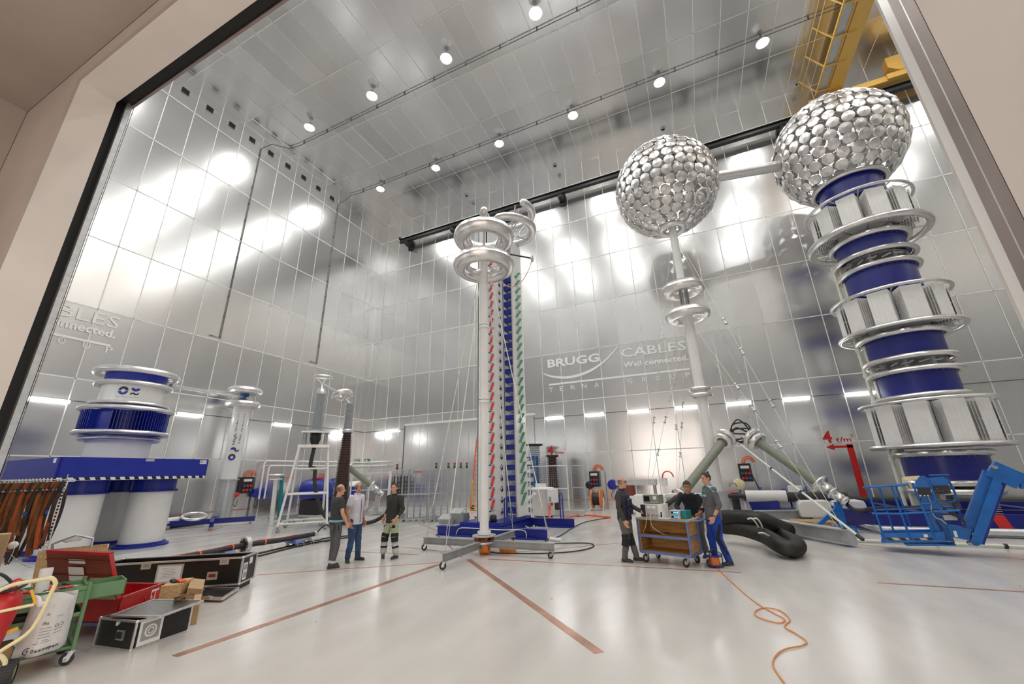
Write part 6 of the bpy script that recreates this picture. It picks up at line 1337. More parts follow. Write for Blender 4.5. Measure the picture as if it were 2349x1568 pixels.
posts = [((480,1165),(200,330)),((890,1175),(580,310)),((1270,1155),(905,250))]
for (x0,y0),(x1,y1) in posts: c.cyl(L(x0,y0), L(x1,y1), r, n=8)
for (x0,y0),(x1,y1) in (((640,1150),(375,335)),((900,1000),(650,320)),((1530,950),(1480,850))): c.cyl(L(x0,y0,.75), L(x1,y1,.75), r*.9, n=8)
c.tube([L(130,322),L(560,300),L(850,280)], r, 8); c.tube([L(150,340,.75),L(700,300,.75),L(900,290,.75)], r, 8); c.tube([L(275,730),L(720,735),L(1200,710),L(1640,680)], r, 8); c.tube([L(330,715,.75),L(700,705,.75),L(1600,670,.75)], r*.9, 8)
c.cyl(L(140,325),L(170,345,.75),r,n=8); c.tube([L(1640,680,.1),L(1700,800,.3),L(1745,900,.5)], r, 8)
c.build('basket_rail', None, root)
c = MB().use('blue')
c.tube([L(1230,990)]+catmull([L(1040,580),L(1180,575),L(1255,555),L(1270,500),L(1180,260),L(1130,190),L(1040,150)],4), r*.95, 8)
c.tube(catmull([L(1360,150,.2),L(1450,180,.2),L(1510,260,.2),L(1610,470,.2),L(1590,535,.2),L(1500,555,.2),L(1400,545,.2)],4), r*.95, 8); c.build('control_guard', None, root)
# control hood
pr = [L(1000,330),L(965,230),L(1000,165),L(1050,140)]
c = MB().use('blue'); top = [L(985,330),L(955,225),L(1010,150),L(1200,150)]
c.prism([L(970,325),L(955,240),L(1000,165),L(1100,150),L(1180,240),L(1200,325)], n_*.35)
c.prism([L(1150,180,.05),L(1400,150,.05),L(1470,210,.05),L(1480,295,.05),L(1205,300,.05)], n_*.3); c.build('control_hood', None, root)
MB().use('black').prism([L(975,330,-.01),L(1180,325,-.01),L(1215,440,-.01),L(1010,435,-.01)], n_*.3).prism([L(1215,300,.02),L(1485,295,.02),L(1520,420,.02),L(1250,435,.02)], n_*.25).build('control_panel', None, root)
c = MB().use('paper')
for x, y in ((1230,385),(1260,382),(1325,380),(1390,378),(1295,342)): c.ball(L(x,y,.015),.006,6,4)
for x, y in ((1030,452),(1100,452),(1150,450)): c.ball(L(x,y,-.01),.014,6,4)
c.build('switches', None, root)
MB().use('blue').prism([L(1165,130,.1),L(1185,142,.1),L(1495,135,.1),L(1480,118,.1)], n_*.3).build('top_plate', None, root)
c = MB().use('cream'); c.prism([L(760,160),L(1020,140),L(1000,200),L(780,215)], n_*.12); c.bar(L(765,170,.05),L(775,260,.05),.04,.05); c.bar(L(850,240,.05),L(900,330,.05),.04,.05); c.build('sensor_bar', None, root)
# column behind the controls
c = MB().use('blue'); c.prism([L(1060,450,.1),L(1240,440,.1),L(1400,660,.1),L(1080,690,.1)], n_*.3); c.prism([L(1095,700,.15),L(1230,700,.15),L(1410,1140,.15),L(1280,1150,.15)], n_*.2); c.prism([L(1240,740,.3),L(1400,750,.3),L(1600,1220,.3),L(1440,1180,.3)], n_*.25); c.prism([L(1300,580,.2),L(1380,600,.2),L(1420,660,.2),L(1300,680,.2)], n_*.2); c.build('mast_plate', None, root)
c = MB().use('steel'); c.prism([L(1330,430,.2),L(1430,440,.2),L(1450,540,.2),L(1370,520,.2)], n_*.1); c.build('cylinder', None, root)
for k, pts in enumerate(([(1150,460),(1200,560),(1210,700),(1280,800),(1360,830),(1440,900)],[(1400,650),(1560,770),(1680,800),(1740,900),(1725,960)],[(1390,660),(1500,700),(1640,780),(1720,860)],[(1280,850),(1330,930),(1400,1000)])):
    MB().use('rubber' if k else 'steell').tube(catmull([L(x,y,.05+.1*(k>0)) for x, y in pts],5), .012+.006*(k in (1,2)), 6).build('hydraulic_hose', None, root)
c = MB().use('steell').box(L(1500,810,.25),(.22,.1,.1)); c.use('paper').box(L(1590,1060,.12),(.05,.01,.12)); c.box(L(1115,1078,-.012),(.07,.006,.06)); c.build('manifold', None, root)
# link and arms
c = MB().use('blue'); c.prism([L(1470,930,.25),L(1750,975,.25),L(1860,1000,.25),L(1830,1180,.25),L(1600,1130,.25),L(1520,1100,.25)], n_*.3); c.build('rotator_link', None, root)
c = MB().use('blue'); c.prism([L(1740,930,.3),L(1900,960,.3),L(1880,1040,.3),L(1800,1010,.3)],n_*.4)
P1, P2 = L(1850,980,.45), L(2190,90,.45); c.bar(P1, P2, .30, .22, upv=n_.cross(P2-P1)); c.build('boom_section', None, root)
P3, P4 = L(1915,1190,.2), L(2270,190,.2); c = MB().use('blue'); up_ = n_.cross((P4-P3)).normalized()
if up_.dot(s_) < 0: up_ = -up_
c.bar(P3, P4, .05, .13, upv=up_); q1, q2 = L(1985,1235,.2), L(2325,290,.2); c.bar(q1, q2, .05, .04, upv=up_); c.use('navyf').bar(P3.lerp(q1,.5)+n_*.16, P4.lerp(q2,.5)+n_*.16, .03, .22, upv=up_); c.use('blue').cyl(P3+n_*.0-(P4-P3).normalized()*.02, P3+n_*.2-(P4-P3).normalized()*.02, .07, n=12); c.build('boom_section', None, root)  # navy back plate: shade of the recess between the rails, painted in
P5, P6 = L(2200,40,.35), lp(2349,1105,.35); d_ = (P6-P5); P7 = P5+d_*2.3; c = MB().use('blue'); c.bar(P5-d_*.1, P6+d_*.0, .3, .34); c.build('boom_section', None, root)
c = MB().use('steel'); c.cyl(L(1890,1080,.2)-n_*.02, L(1890,1080,.2)+n_*.3, .03, n=10); c.cyl(L(2220,10,.1),L(2220,10,.6),.04,n=10); c.cyl(L(1830,1230,.18),L(1830,1230,.45),.035,n=10); c.cyl(L(2150,700,.3),L(2060,960,.3),.03,n=8); c.build('pivot_pin', None, root)
# the machine's arm and chassis, mostly beyond the picture edge
base = P6+s_*1.9; c = MB().use('blue'); c.bar(P6-d_*.05, (base.x,base.y,1.25), .26, .3); c.build('boom_section', None, root)
c = MB().use('blue').box((base.x+.3,base.y,.85),(1.3,1.0,.7)); c.use('steel').box((base.x+.3,base.y,.42),(1.8,.9,.22)); c.build('chassis', None, root, bevel=.03)
for dx in (-.5,1.1):
    for dy in (-.5,.5): MB().use('rubber').cyl((base.x+dx,base.y+dy-.1,.32),(base.x+dx,base.y+dy+.1,.32),.32,n=20).build('wheel', None, root)
# ================================================================ things in the left foreground
Z = Vector((0,0,1))
def obox(mb, A, U, V_, h):
    """box from corner A along the floor vectors U, V_ and height h"""
    A, U, V_ = Vector(A), Vector(U), Vector(V_); H = Z*h
    return mb.add([A,A+U,A+U+V_,A+V_,A+H,A+U+H,A+U+V_+H,A+V_+H], [(3,2,1,0),(4,5,6,7),(0,1,5,4),(1,2,6,5),(2,3,7,6),(3,0,4,7)])
def edges(mb, A, U, V_, h, t=.022):
    A, U, V_ = Vector(A), Vector(U), Vector(V_); H = Z*h; P = [A,A+U,A+U+V_,A+V_]
    for i in range(4):
        mb.bar(P[i],P[(i+1)%4],t,t); mb.bar(P[i]+H,P[(i+1)%4]+H,t,t); mb.bar(P[i],P[i]+H,t,t)
    for p in P: mb.ball(p,t*.9,8,6); mb.ball(p+H,t*.9,8,6)
    return mb
def plate(mb, c, u, n, w, h, t=.006):
    R_ = Matrix((Vector(u).normalized(), -Vector(n).normalized(), Z)).transposed(); return mb.box(Vector(c)+Vector(n).normalized()*t/2, (w,t,h), R_)
# small flight case with a photo sheet
A, Bc, C = G(214.7,1482), G(299,1493.7), G(429.5,1448); U, V_ = Bc-A, C-Bc; h = .30
root = thing('flight_case', 'short black flight case with a photo sheet on its side, lid lying loose on top', 'case', A+(U+V_)/2)
obox(MB().use('blackg'), A+Z*.005, U, V_, h).build('shell', None, root); edges(MB().use('alur'), A+Z*.012, U, V_, h-.012).build('edge_trim', None, root)
nf = -V_.normalized(); nr = Vector((U.normalized().x, U.normalized().y, 0))
nf = Vector((U.y,-U.x,0)).normalized(); nr = Vector((V_.y,-V_.x,0)).normalized()
c = MB().use('alur'); q = A+U*.64+Z*.15; plate(c, q, U, nf, .12, .105, .010); c.use('black'); plate(c, q+nf*.008, U, nf, .085, .065, .012); c.build('handle_plate', None, root)
c = MB().use('steell'); plate(c, A+U*.52+Z*.275, U, nf, .05, .03, .014); c.ball(A+U*.54+Z*.262+nf*.02,.018,8,6); c.build('lock', None, root)
q = Bc+V_*.27+Z*.155; c = MB().use('paper'); plate(c, q, V_, nr, V_.length*.40, .26, .004); c.use('steel'); plate(c, q+nr*.003+Z*.01, V_, nr, V_.length*.31, .19, .003)
c.use('paper').torus(q+nr*.008+Z*.01, .058, .010, axis=nr, n=26, k=6, flat=.3); c.torus(q+nr*.008+Z*.01, .030, .006, axis=nr, n=20, k=6, flat=.3); c.build('photo_sheet', None, root)
c = MB().use('black'); plate(c, Bc+V_*.045+Z*.155, V_, nr, .012, .26, .008); c.build('rubber_strip', None, root)
Q = [G(254.4,1413.4,.33), G(368,1415,.33), G(466,1378.7,.35), G(350,1377,.35)]
c = MB().use('casel').prism([v for v in Q], Z*.012); c.use('alur')
for i in range(4): c.bar(Q[i]+Z*.006, Q[(i+1)%4]+Z*.006, .022, .022)
tag(c.build('case_lid'), 'scuffed dark lid with a metal rim lying askew on the short flight case', 'lid')
# long flight case
Tr, Tl, Tb = G(558,1278,.53), G(265,1294.5,.53), G(590,1266,.53); U = (Tl-Tr); U = U.normalized()*(U.length+.25); V_ = Tb-Tr; A = Tr-Z*.43; h = .43
nf = Vector((-U.y,U.x,0)).normalized(); nf = nf if nf.dot(A.xy.to_3d()) < 0 else -nf; nr = -U.normalized()
root = thing('flight_case', 'long black flight case with butterfly locks and a label sheet, open at the top', 'case', A+(U+V_)/2-Z*.1)
c = MB().use('blackg'); t_ = .02
obox(c, A, U, V_.normalized()*t_, h); obox(c, A+V_-V_.normalized()*t_, U, V_.normalized()*t_, h); obox(c, A, U.normalized()*t_, V_, h); obox(c, A+U-U.normalized()*t_, U.normalized()*t_, V_, h); obox(c, A, U, V_, .02); c.build('shell', None, root)
edges(MB().use('alur'), A, U, V_, h, .030).build('edge_trim', None, root)
obox(MB().use('black'), A-Z*.098+U*.01+V_*.1, U*.9, V_*.8, .085).build('skid', None, root)
ul = U.normalized()
for d_ in (.30, 1.55): c = MB().use('alur'); plate(c, A+ul*d_+Z*(h-.04), ul, nf, .15, .12, .012); c.use('steel'); plate(c, A+ul*d_+Z*(h-.04)+nf*.012, ul, nf, .08, .05, .014); c.build('butterfly_lock', None, root)
c = MB().use('alur'); plate(c, A+ul*.46+Z*.16, ul, nf, .17, .13, .012); c.use('redi'); plate(c, A+ul*.46+Z*.165+nf*.01, ul, nf, .11, .05, .008); c.build('handle_plate', None, root)
c = MB().use('steell'); q = A+ul*1.16+Z*.235; plate(c, q, ul, nf, .42, .30, .006); c.use('paper'); plate(c, q+nf*.005-Z*.0, ul, nf, .36, .24, .004); c.use('steel')
for k in range(7): plate(c, q+nf*.009+Z*(.09-.025*k)+ul*(.02*(k%2)), ul, nf, .26-.05*(k%3), .005, .002)
c.build('label_sheet', None, root)
c = MB().use('paper'); V1 = V_.normalized(); L_ = V_.length; plate(c, A+V_*.28+Z*.18, V_, nr, L_*.26, .28, .004); plate(c, A+V_*.62+Z*.33, V_, nr, L_*.2, .11, .004); c.use('steel'); plate(c, A+V_*.28+Z*.25+nr*.004, V_, nr, L_*.18, .09, .003); plate(c, A+V_*.28+Z*.12+nr*.004, V_, nr, L_*.18, .09, .003); c.build('shipping_labels', None, root)
Q = [G(450,1374,.03), G(509,1376,.03), G(546,1352,.03), G(470,1352,.03)]
c = MB().use('blackg').prism(Q, Z*.03); c.use('alur')
for i in range(4): c.bar(Q[i]+Z*.02, Q[(i+1)%4]+Z*.02, .03, .045)
c.box((Q[0]+Q[1])/2+Z*.03,(.12,.05,.04)); tag(c.build('case_lid'), 'black lid with a bright metal rim lying upside down before the long flight case', 'lid')
# red steel trunk on a blue dolly
Fp, Lp, Rp = G(264,1428,.17), G(108,1424,.17), G(371,1336,.47); Rp.z = .17; U = Lp-Fp; V_ = Rp-Fp; h = .28
nf = Vector((-U.y,U.x,0)).normalized(); nf = nf if nf.dot(Fp.xy.to_3d()) < 0 else -nf; nr = Vector((V_.y,-V_.x,0)).normalized(); nr = nr if nr.dot(U) < 0 else -nr
root = thing('steel_trunk', 'battered red steel trunk with its lid standing open, fragile sticker on the side', 'trunk', Fp.xy.to_3d()+(U+V_)/2)
c = MB().use('red'); un, vn = U.normalized(), V_.normalized(); t_ = .012
obox(c, Fp, U, vn*t_, h); obox(c, Fp+V_, U, vn*-t_, h); obox(c, Fp, un*t_, V_, h); obox(c, Fp+U, un*-t_, V_, h); obox(c, Fp, U, V_, .01); c.build('tub', None, root)
c = MB().use('red'); P = [Fp, Fp+U, Fp+U+V_, Fp+V_]
for i in range(4): c.bar(P[i]+Z*h, P[(i+1)%4]+Z*h, .035, .03)
c.build('rim', None, root)
MB().use('red').tube([Fp+V_*.55+Z*.20+nr*.005, Fp+V_*.55+Z*.20+nr*.03, Fp+V_*.55+Z*.14+nr*.035, Fp+V_*.78+Z*.14+nr*.035, Fp+V_*.78+Z*.20+nr*.03, Fp+V_*.78+Z*.20+nr*.005],.008,6).build('handle', None, root)
c = MB().use('paper'); L_ = V_.length; plate(c, Fp+V_*.86+Z*.15, vn, nr, L_*.2, .19, .004); c.use('redp'); plate(c, Fp+V_*.90+Z*.15+nr*.004, vn, nr, .03, .14, .002); plate(c, Fp+V_*.94+Z*.15+nr*.004, vn, nr, .02, .14, .002)
q = Fp+V_*.82+nr*.006; c.add([q-vn*.03+Z*.22,q+vn*.03+Z*.22,q+vn*.02+Z*.16,q-vn*.02+Z*.16],[(0,1,2,3)]); plate(c, q+Z*.13-nr*.002, vn, nr, .01, .05, .002); plate(c, q+Z*.10-nr*.002, vn, nr, .05, .012, .002); c.build('fragile_sticker', None, root)
a0, a1 = Fp+Z*(h+.01), Fp+U+Z*(h+.01); ld_ = (Z*.58 - nf*-.0 + nf*.0 - vn*.02); b0, b1 = AT(260,1268,Fp), AT(119,1262,Fp+U*.9)
c = MB().use('redi'); off = nf*.06
c.add([a0,a1,b1,b0,a0+off,a1+off,b1+off,b0+off],[(0,1,2,3),(7,6,5,4),(0,4,5,1),(1,5,6,2),(2,6,7,3),(3,7,4,0)]); c.use('red').bar(a0+off/2,b0+off/2,.07,.035); c.bar(b0+off/2,b1+off/2,.07,.03)
c.use('redi')
for f in (.18,.5,.83): c.bar(a0.lerp(b0,f)+off*1.05, a1.lerp(b1,f)+off*1.05, .02,.012)
c.build('lid', None, root)
def onlid(s, f): return (a0.lerp(a1,s)).lerp(b0.lerp(b1,s), f)+off*1.12
c = MB().use('woodl')
for s0, s1, f0, f1, m_ in ((.42,.66,.38,.68,'whitem'),(.38,.64,.76,.85,'whitem'),(.10,.34,.36,.46,'card'),(.0,.62,-.02,.06,'card')): c.use(m_).add([onlid(s0,f0),onlid(s1,f0),onlid(s1,f1),onlid(s0,f1)],[(0,1,2,3)])
c.build('sticker', None, root)
r2 = thing('dolly', 'low blue dolly on castors under the red trunk', 'dolly', Fp.xy.to_3d()+(U+V_)/2)
q = Fp.xy.to_3d(); c = MB().use('blue2'); P = [q+(U+V_)*.04, q+U*.96+V_*.04, q+(U+V_)*.96, q+V_*.96+U*.04]
for i in range(4): c.bar(P[i]+Z*.145, P[(i+1)%4]+Z*.145, .04, .035)
c.build('frame', None, r2)
for s_0, t_0 in ((.14,.08),(.9,.1),(.9,.9),(.1,.9)): v = q+U*s_0+V_*t_0; castor(r2, v.x, v.y, .13, .055, 1.1, .035)
# wooden box with gloves, cardboard boxes
def pbox(b0, b1, b2, z0, h, m, name, lab, cat, bev=.004, grp=None):
    A_, B_, C_ = G(*b0,z0), G(*b1,z0), G(*b2,z0); c = MB().use(m); obox(c, A_, B_-A_, C_-B_, h); return tag(c.build(name, bevel=bev), lab, cat), A_, B_-A_, C_-B_
o, A_, U_, W_ = pbox((356,1400),(408,1392),(434,1374),0,.33,'woodl','wooden_box','pale wooden box with a metal catch between the red trunk and the long case','box')
c = MB().use('steell'); 
tp = A_+Z*.33
for k, (s0, t0, m_, nm, lb) in enumerate(((.25,.5,'black','glove','black work glove on the pale wooden box'),(.65,.35,'orangec','glove','orange and grey work glove on the pale wooden box'))):
    g0 = tp+U_*s0+W_*t0; c = MB().use(m_).ball(g0+Z*.028,(.06,.04,.026),12,8)
    for j in range(4): c.tube([g0+Z*.025, g0+Vector((.07,(-.03+.02*j),.028)), g0+Vector((.115,-.045+.03*j,.016))],[.016,.014,.010],8)
    c.tube([g0+Z*.025, g0+Vector((.0,.06,.02))],[.016,.012],8); tag(c.build(nm, None), lb, 'glove')
o, A_, U_, W_ = pbox((420,1398),(455,1402),(462,1374),0,.30,'card','cardboard_box','cardboard box with a grey tape band and small print beside the flight case lid','box')
nf2 = Vector((U_.y,-U_.x,0)).normalized(); c = MB().use('steel'); plate(c, A_+U_*.5+Z*.12, U_, nf2, U_.length*1.01, .035, .004); c.use('txtb').text('Lid cover', A_+U_*.2+Z*.21+nf2*.004, U_, (0,0,1), w=.12, h=.03, t=.002)
o2 = c.build('tape', None, o) if False else None
r3 = o; cc_ = MB(); cc_.join(c); k_ = cc_.build('tape', None, r3)
q = G(400,1375,.36); c = MB().use('card').prism([q, q+Vector((.14,.1,.03)), q+Vector((.28,.02,.10)), q+Vector((.14,-.09,.06))], Z*.005); tag(c.build('cardboard_flap'), 'bent cardboard flap resting over the boxes', 'cardboard')
o, A_, U_, W_ = pbox((432,1434),(450,1431),(455,1402),0,.24,'card','cardboard_box','small cardboard box with black tape behind the short flight case','box')
# green workshop trolley
a, b = G(205,1344,.76), G(59,1367,.76); U = (b-a).normalized(); V_ = Vector((-U.y,U.x,0)); V_ = V_ if V_.dot(a.xy.to_3d()) > 0 else -V_; A = a.xy.to_3d(); Ln, Wd = 1.5, .5
root = thing('workshop_trolley', 'green steel trolley with tool trays at the left edge', 'trolley', A+U*.6+V_*.25)
for s, t in ((0,0),(Ln,0),(Ln,Wd),(0,Wd)): MB().use('green').bar(A+U*s+V_*t+Z*.13, A+U*s+V_*t+Z*.80, .032, .032).build('post', None, root)
for z, hh in ((.15,.03),(.46,.05)):
    c = MB().use('green'); obox(c, A+Z*z, U*Ln, V_*Wd, .012); obox(c, A+Z*z, U*Ln, V_*.012, hh); obox(c, A+Z*z+V_*Wd, U*Ln, V_*.012, hh); obox(c, A+Z*z, U*.012, V_*Wd, hh); c.build('shelf', None, root)
c = MB().use('green'); obox(c, A+Z*.72, U*Ln, V_*Wd, .012); obox(c, A+Z*.60, U*Ln, V_*.012, .17); obox(c, A+Z*.60+V_*Wd, U*Ln, V_*.012, .17); obox(c, A+Z*.60, U*.012, V_*Wd, .17)
c.build('top_tray', None, root)
c = MB().use('green'); D0 = A-U*.34+V_*.08; obox(c, D0+Z*.60, U*.34, V_*.012, .16); obox(c, D0+Z*.60+V_*.36, U*.34, V_*.012, .16); obox(c, D0+Z*.60, U*.012, V_*.36, .16); obox(c, D0+Z*.60, U*.34, V_*.36, .012); c.build('drawer', None, root)
for s, t in ((.0,.0),(Ln,0),(Ln,Wd),(0,Wd)): v = A+U*s+V_*t; castor(root, v.x, v.y, .14, .06, .9, .04)
tz = .735
tools = [('red_cutter','redp',.12,.18,.34,'long red handled cutter on the green trolley, right end'),('red_cutter','redp',.28,.25,.3,'second red handled cutter on the green trolley')]
for k, (nm, m_, s, t, l_, lb) in enumerate(tools):
    p_ = A+U*s+V_*t+Z*(tz+.02); c = MB().use(m_).tube([p_, p_+U*l_*.5+V_*.03, p_+U*l_],.014,6).tube([p_+V_*.05, p_+U*l_*.5+V_*.04, p_+U*l_+V_*.06],.014,6); c.use('steel').ball(p_-U*.02+V_*.02,(.04,.03,.012),8,6); tag(c.build(nm), lb, 'tool')
rn = random.Random(3); kinds = ('spanner','screwdriver','pliers','file','clamp')
for k in range(22):
    s, t = .05+rn.random()*1.1, .06+rn.random()*.38; an = rn.uniform(0,PI); d = U*math.cos(an)+V_*math.sin(an); p_ = A+U*s+V_*t+Z*(tz+.015+.004*(k%5)); l_ = rn.uniform(.10,.22); kd = kinds[k%5]
    c = MB().use(('steell','alur','black','steel','galv')[k%5]); c.tube([p_, p_+d*l_], .008, 6); c.ball(p_,(.018,.018,.010),8,5); c.use(('alur','redp','black','orange','steell')[k%5]).cyl(p_+d*l_*.55,p_+d*l_,.012,n=8)
    tag(c.build(kd), 'small hand tool in the clutter on the green trolley top', 'tool', 'hand tools on the green trolley')
c = MB().use('black')
for k in range(5): s = .15+.25*k; obox(c, A+U*s+V_*.1+Z*.475, U*.2, V_*.28, .06+.02*(k%2))
tag(c.build('tool_tray', bevel=.01), 'black tool boxes on the middle shelf of the green trolley', 'tool tray')
c = MB().use('card'); obox(c, A+U*.45+V_*.05+Z*.165, U*.7, V_*.35, .12); tag(c.build('cardboard_box', bevel=.005), 'flat cardboard box on the bottom shelf of the green trolley', 'box')
B0 = A+U*.45+V_*.2; p0, p1 = AT(95,1350,B0), AT(108,1303,B0); p0.z = tz+.014
c = MB().use('paper').tube([p0, p1],.055,16,caps=False).tube([p0,p1],.052,16,caps=False); tag(c.build('paper_roll'), 'white paper roll standing upright on the green trolley', 'roll')
# white plastic sack hung on the trolley
def bp(x, y): return (x/3.027, 1050+y/3.027)
BB = A+U*.45-V_*.03
nfb = -V_
cols, rows = 9, 9; vs = []
TL_, TR_, BL_, BR_ = AT(*bp(240,960),BB), AT(*bp(548,912),A+U*.05-V_*.03), AT(*bp(75,1392),BB+U*.1), AT(*bp(455,1290),A+U*.1-V_*.03)
for sdn in (0,1):
    for j in range(rows):
        for i in range(cols):
            s, t = i/(cols-1), j/(rows-1); p_ = TL_.lerp(TR_,s).lerp(BL_.lerp(BR_,s),t); bul = .17*math.sin(PI*min(1,max(0,s)))**.6*(.55+.45*t)*(1 if t > .05 else .75)+.012*math.sin(9*s+5*t)+.010*math.sin(17*s-6*t); vs.append(p_+nfb*(bul if sdn == 0 else .0)+(Z*(.05*math.sin(PI*s*1.2)-.03) if j == 0 and sdn == 0 else Vector()))
fs = []
N = cols*rows
for j in range(rows-1):
    for i in range(cols-1):
        q = j*cols+i; fs += [(q,q+1,q+cols+1,q+cols),(N+q,N+q+cols,N+q+cols+1,N+q+1)]
for j in range(rows-1): q = j*cols; fs += [(q,q+cols,N+q+cols,N+q),(q+cols-1,N+q+cols-1,N+q+2*cols-1,q+2*cols-1)]
for i in range(cols-1): q = (rows-1)*cols+i; fs.append((q,q+1,N+q+1,N+q))
root = thing('plastic_sack', 'crumpled white plastic sack with black print hanging on the green trolley', 'sack', BB)
MB().use(mat('white sack plastic', (.66,.65,.63), .42, 0, .05, 8, .5, 14)).add(vs, fs, True).build('sack_body', None, root)
def bag_pt(s, t):
    p_ = TL_.lerp(TR_,s).lerp(BL_.lerp(BR_,s),t); bul = .17*math.sin(PI*min(1,max(0,s)))**.6*(.55+.45*t)+.012*math.sin(9*s+5*t)+.010*math.sin(17*s-6*t); return p_+nfb*(bul+.006)
def bag_text(st, s0, s1, t0, hh, m_='txtb', bold=0, down=None):
    n = len(st); c = MB().use(m_)
    for i, ch in enumerate(st):
        if ch == ' ': continue
        sa, sb = s0+(s1-s0)*i/n, s0+(s1-s0)*(i+.82)/n; ta = t0 if down is None else t0+down*i/n; tb = t0 if down is None else t0+down*(i+.8)/n
        O_, B_ = bag_pt(sa,ta), bag_pt(sb,tb); up_ = (bag_pt(sa,ta-.08)-O_); c.text(ch, O_, B_-O_, up_, w=(B_-O_).length, h=hh, t=.003, bold=bold)
    c.build('print', None, root)
bag_text('Desmopan', .30, .82, .93, .030, bold=.03); bag_text('TPU', .14, .24, 1.0, .020, bold=.03); bag_text('25kg', .36, .50, .50, .024, bold=.02); bag_text('70', .40, .47, .36, .024)
bag_text('Bayer Leverkusen', .30, .62, .80, .011); bag_text('Produkt', .62, .76, .40, .014); bag_text('Desmopan', .10, .22, .60, .026, down=-.42); bag_text('Desmopan', .84, .92, .22, .022, down=.34)
c = MB().use('txtb').torus(bag_pt(.23,.90),.028,.004,axis=nfb,n=18,k=4).bar(bag_pt(.20,.90),bag_pt(.26,.90),.004).bar(bag_pt(.23,.87),bag_pt(.23,.93),.004); 
for k in range(5): c.bar(bag_pt(.34,.56+.05*k), bag_pt(.56+.03*(k%2),.56+.05*k),.0025)
for k in range(2): c.bar(bag_pt(.64,.62+.06*k), bag_pt(.80,.61+.06*k),.0025); c.torus(bag_pt(.67+.1*k,.55),.014,.002,axis=nfb,n=10,k=4)
c.build('print', None, root)
MB().use('paper').tube(catmull([bag_pt(.0,.0),bag_pt(.08,.02)+nfb*.02,bag_pt(.16,.14)+nfb*.03,bag_pt(.24,.10)+nfb*.01],4),[.012,.014,.016,.018,.02,.022,.024,.024,.024,.022,.02,.016,.012],8).build('crumpled_corner', None, root)
# fire extinguisher in its cream hand cart
EB = G(20,1580); E0 = EB
def ep(x, y, dd=0): return AT(x, y, E0)+Vector((E0.x,E0.y,0)).normalized()*dd
root = thing('fire_extinguisher', 'large red wheeled fire extinguisher with a black ring handle, at the left edge', 'extinguisher', E0)
b, t = ep(-62,1520,.12), ep(22,1362,.12); d = (t-b).normalized(); L_ = (t-b).length
MB().use('red').lathe([(0,-.0),(.11,.0),(.125,.04),(.125,L_-.10),(.11,L_-.04),(.07,L_),(.03,L_+.03),(.03,L_+.08),(0,L_+.08)], b, 28, axis=d).build('cylinder', None, root)
c = MB().use('black').torus(t+d*.05, .09, .016, axis=(d+Vector((.1,-.5,.2))).normalized(), n=30, k=8); c.build('ring_handle', None, root)
MB().use('redp').torus(t+d*.09+Vector((.0,0,.01)), .030, .009, axis=(d+Vector((.2,-.6,.2))).normalized(), n=14, k=6).cyl(t+d*.04,t+d*.1,.014,n=8).build('valve_wheel', None, root)
MB().use('black').tube(catmull([t+d*.06,ep(0,1320,.1),ep(-40,1330,.1),ep(-80,1400,.1)],4),.014,8).build('hose', None, root)
root = thing('hand_cart', 'cream tubular hand cart with a grey tyre holding the fire extinguisher', 'cart', E0)
c = MB().use('cream'); r_ = .019
c.tube(catmull([ep(-60,1392),ep(0,1353),ep(40,1338),ep(100,1328),ep(118,1325),ep(127,1335),ep(122,1350),ep(75,1440),ep(10,1487),ep(-10,1500)],4), r_, 10)
c.tube([ep(-60,1417),ep(0,1402),ep(78,1386)], r_*.8, 8); c.tube(catmull([ep(-5,1500),ep(8,1510),ep(10,1530),ep(-20,1600)],4), r_, 8); c.build('frame', None, root)
wx = ep(14,1552,.05); ax = (Vector((.45,.9,0))).normalized(); R_ = max(.12, wx.z)
c = MB().use('rubber').lathe([(R_*.6,-.05),(R_*.95,-.05),(R_,-.03),(R_,.03),(R_*.95,.05),(R_*.6,.05)], wx.xy.to_3d()+Z*R_, 28, axis=ax)
for k in range(28):
    a_ = 2*PI*k/28; f_ = frame_of(ax); e = f_[1]*math.cos(a_)+f_[2]*math.sin(a_); c.bar(wx.xy.to_3d()+Z*R_+e*R_-ax*.045, wx.xy.to_3d()+Z*R_+e*R_+ax*.045, .012, .008, upv=e)
c.use('cream').lathe([(0,-.03),(R_*.6,-.045),(R_*.6,.045),(0,.03)], wx.xy.to_3d()+Z*R_, 20, axis=ax); c.build('wheel', None, root)
MB().use('yellowb').bar(ep(72,1352),ep(82,1385),.02).bar(ep(-30,1470,.1),ep(40,1445,.1),.03).build('bracket', None, root)
# ---- strap rack
RB = Vector((-9.4,3.2,0)); 
a, b = AT(172,1101,RB), AT(5,1107,RB); d = (b-a).normalized(); b2 = a+d*1.25; b2.z = a.z
root = thing('strap_rack', 'perforated grey steel rail on a post, hung full of lashing straps', 'rack', a.xy.to_3d()); nrk = Vector((-a.x,-a.y,0)).normalized()
def perf(mb, p, q, w):
    p, q = Vector(p), Vector(q); dd = (q-p).normalized(); sd = dd.cross(nrk).normalized(); n = int((q-p).length/.05); mb.use('galv'); mb.bar(p+sd*w*.36,q+sd*w*.36,.006,w*.28,upv=sd); mb.bar(p-sd*w*.36,q-sd*w*.36,.006,w*.28,upv=sd)
    for k in range(n+1): c0 = p.lerp(q,k/n); mb.bar(c0-dd*.010,c0+dd*.010,.006,w*.5,upv=sd)
    mb.bar(p+sd*w*.5-nrk*.02,q+sd*w*.5-nrk*.02,.004,.04,upv=nrk)
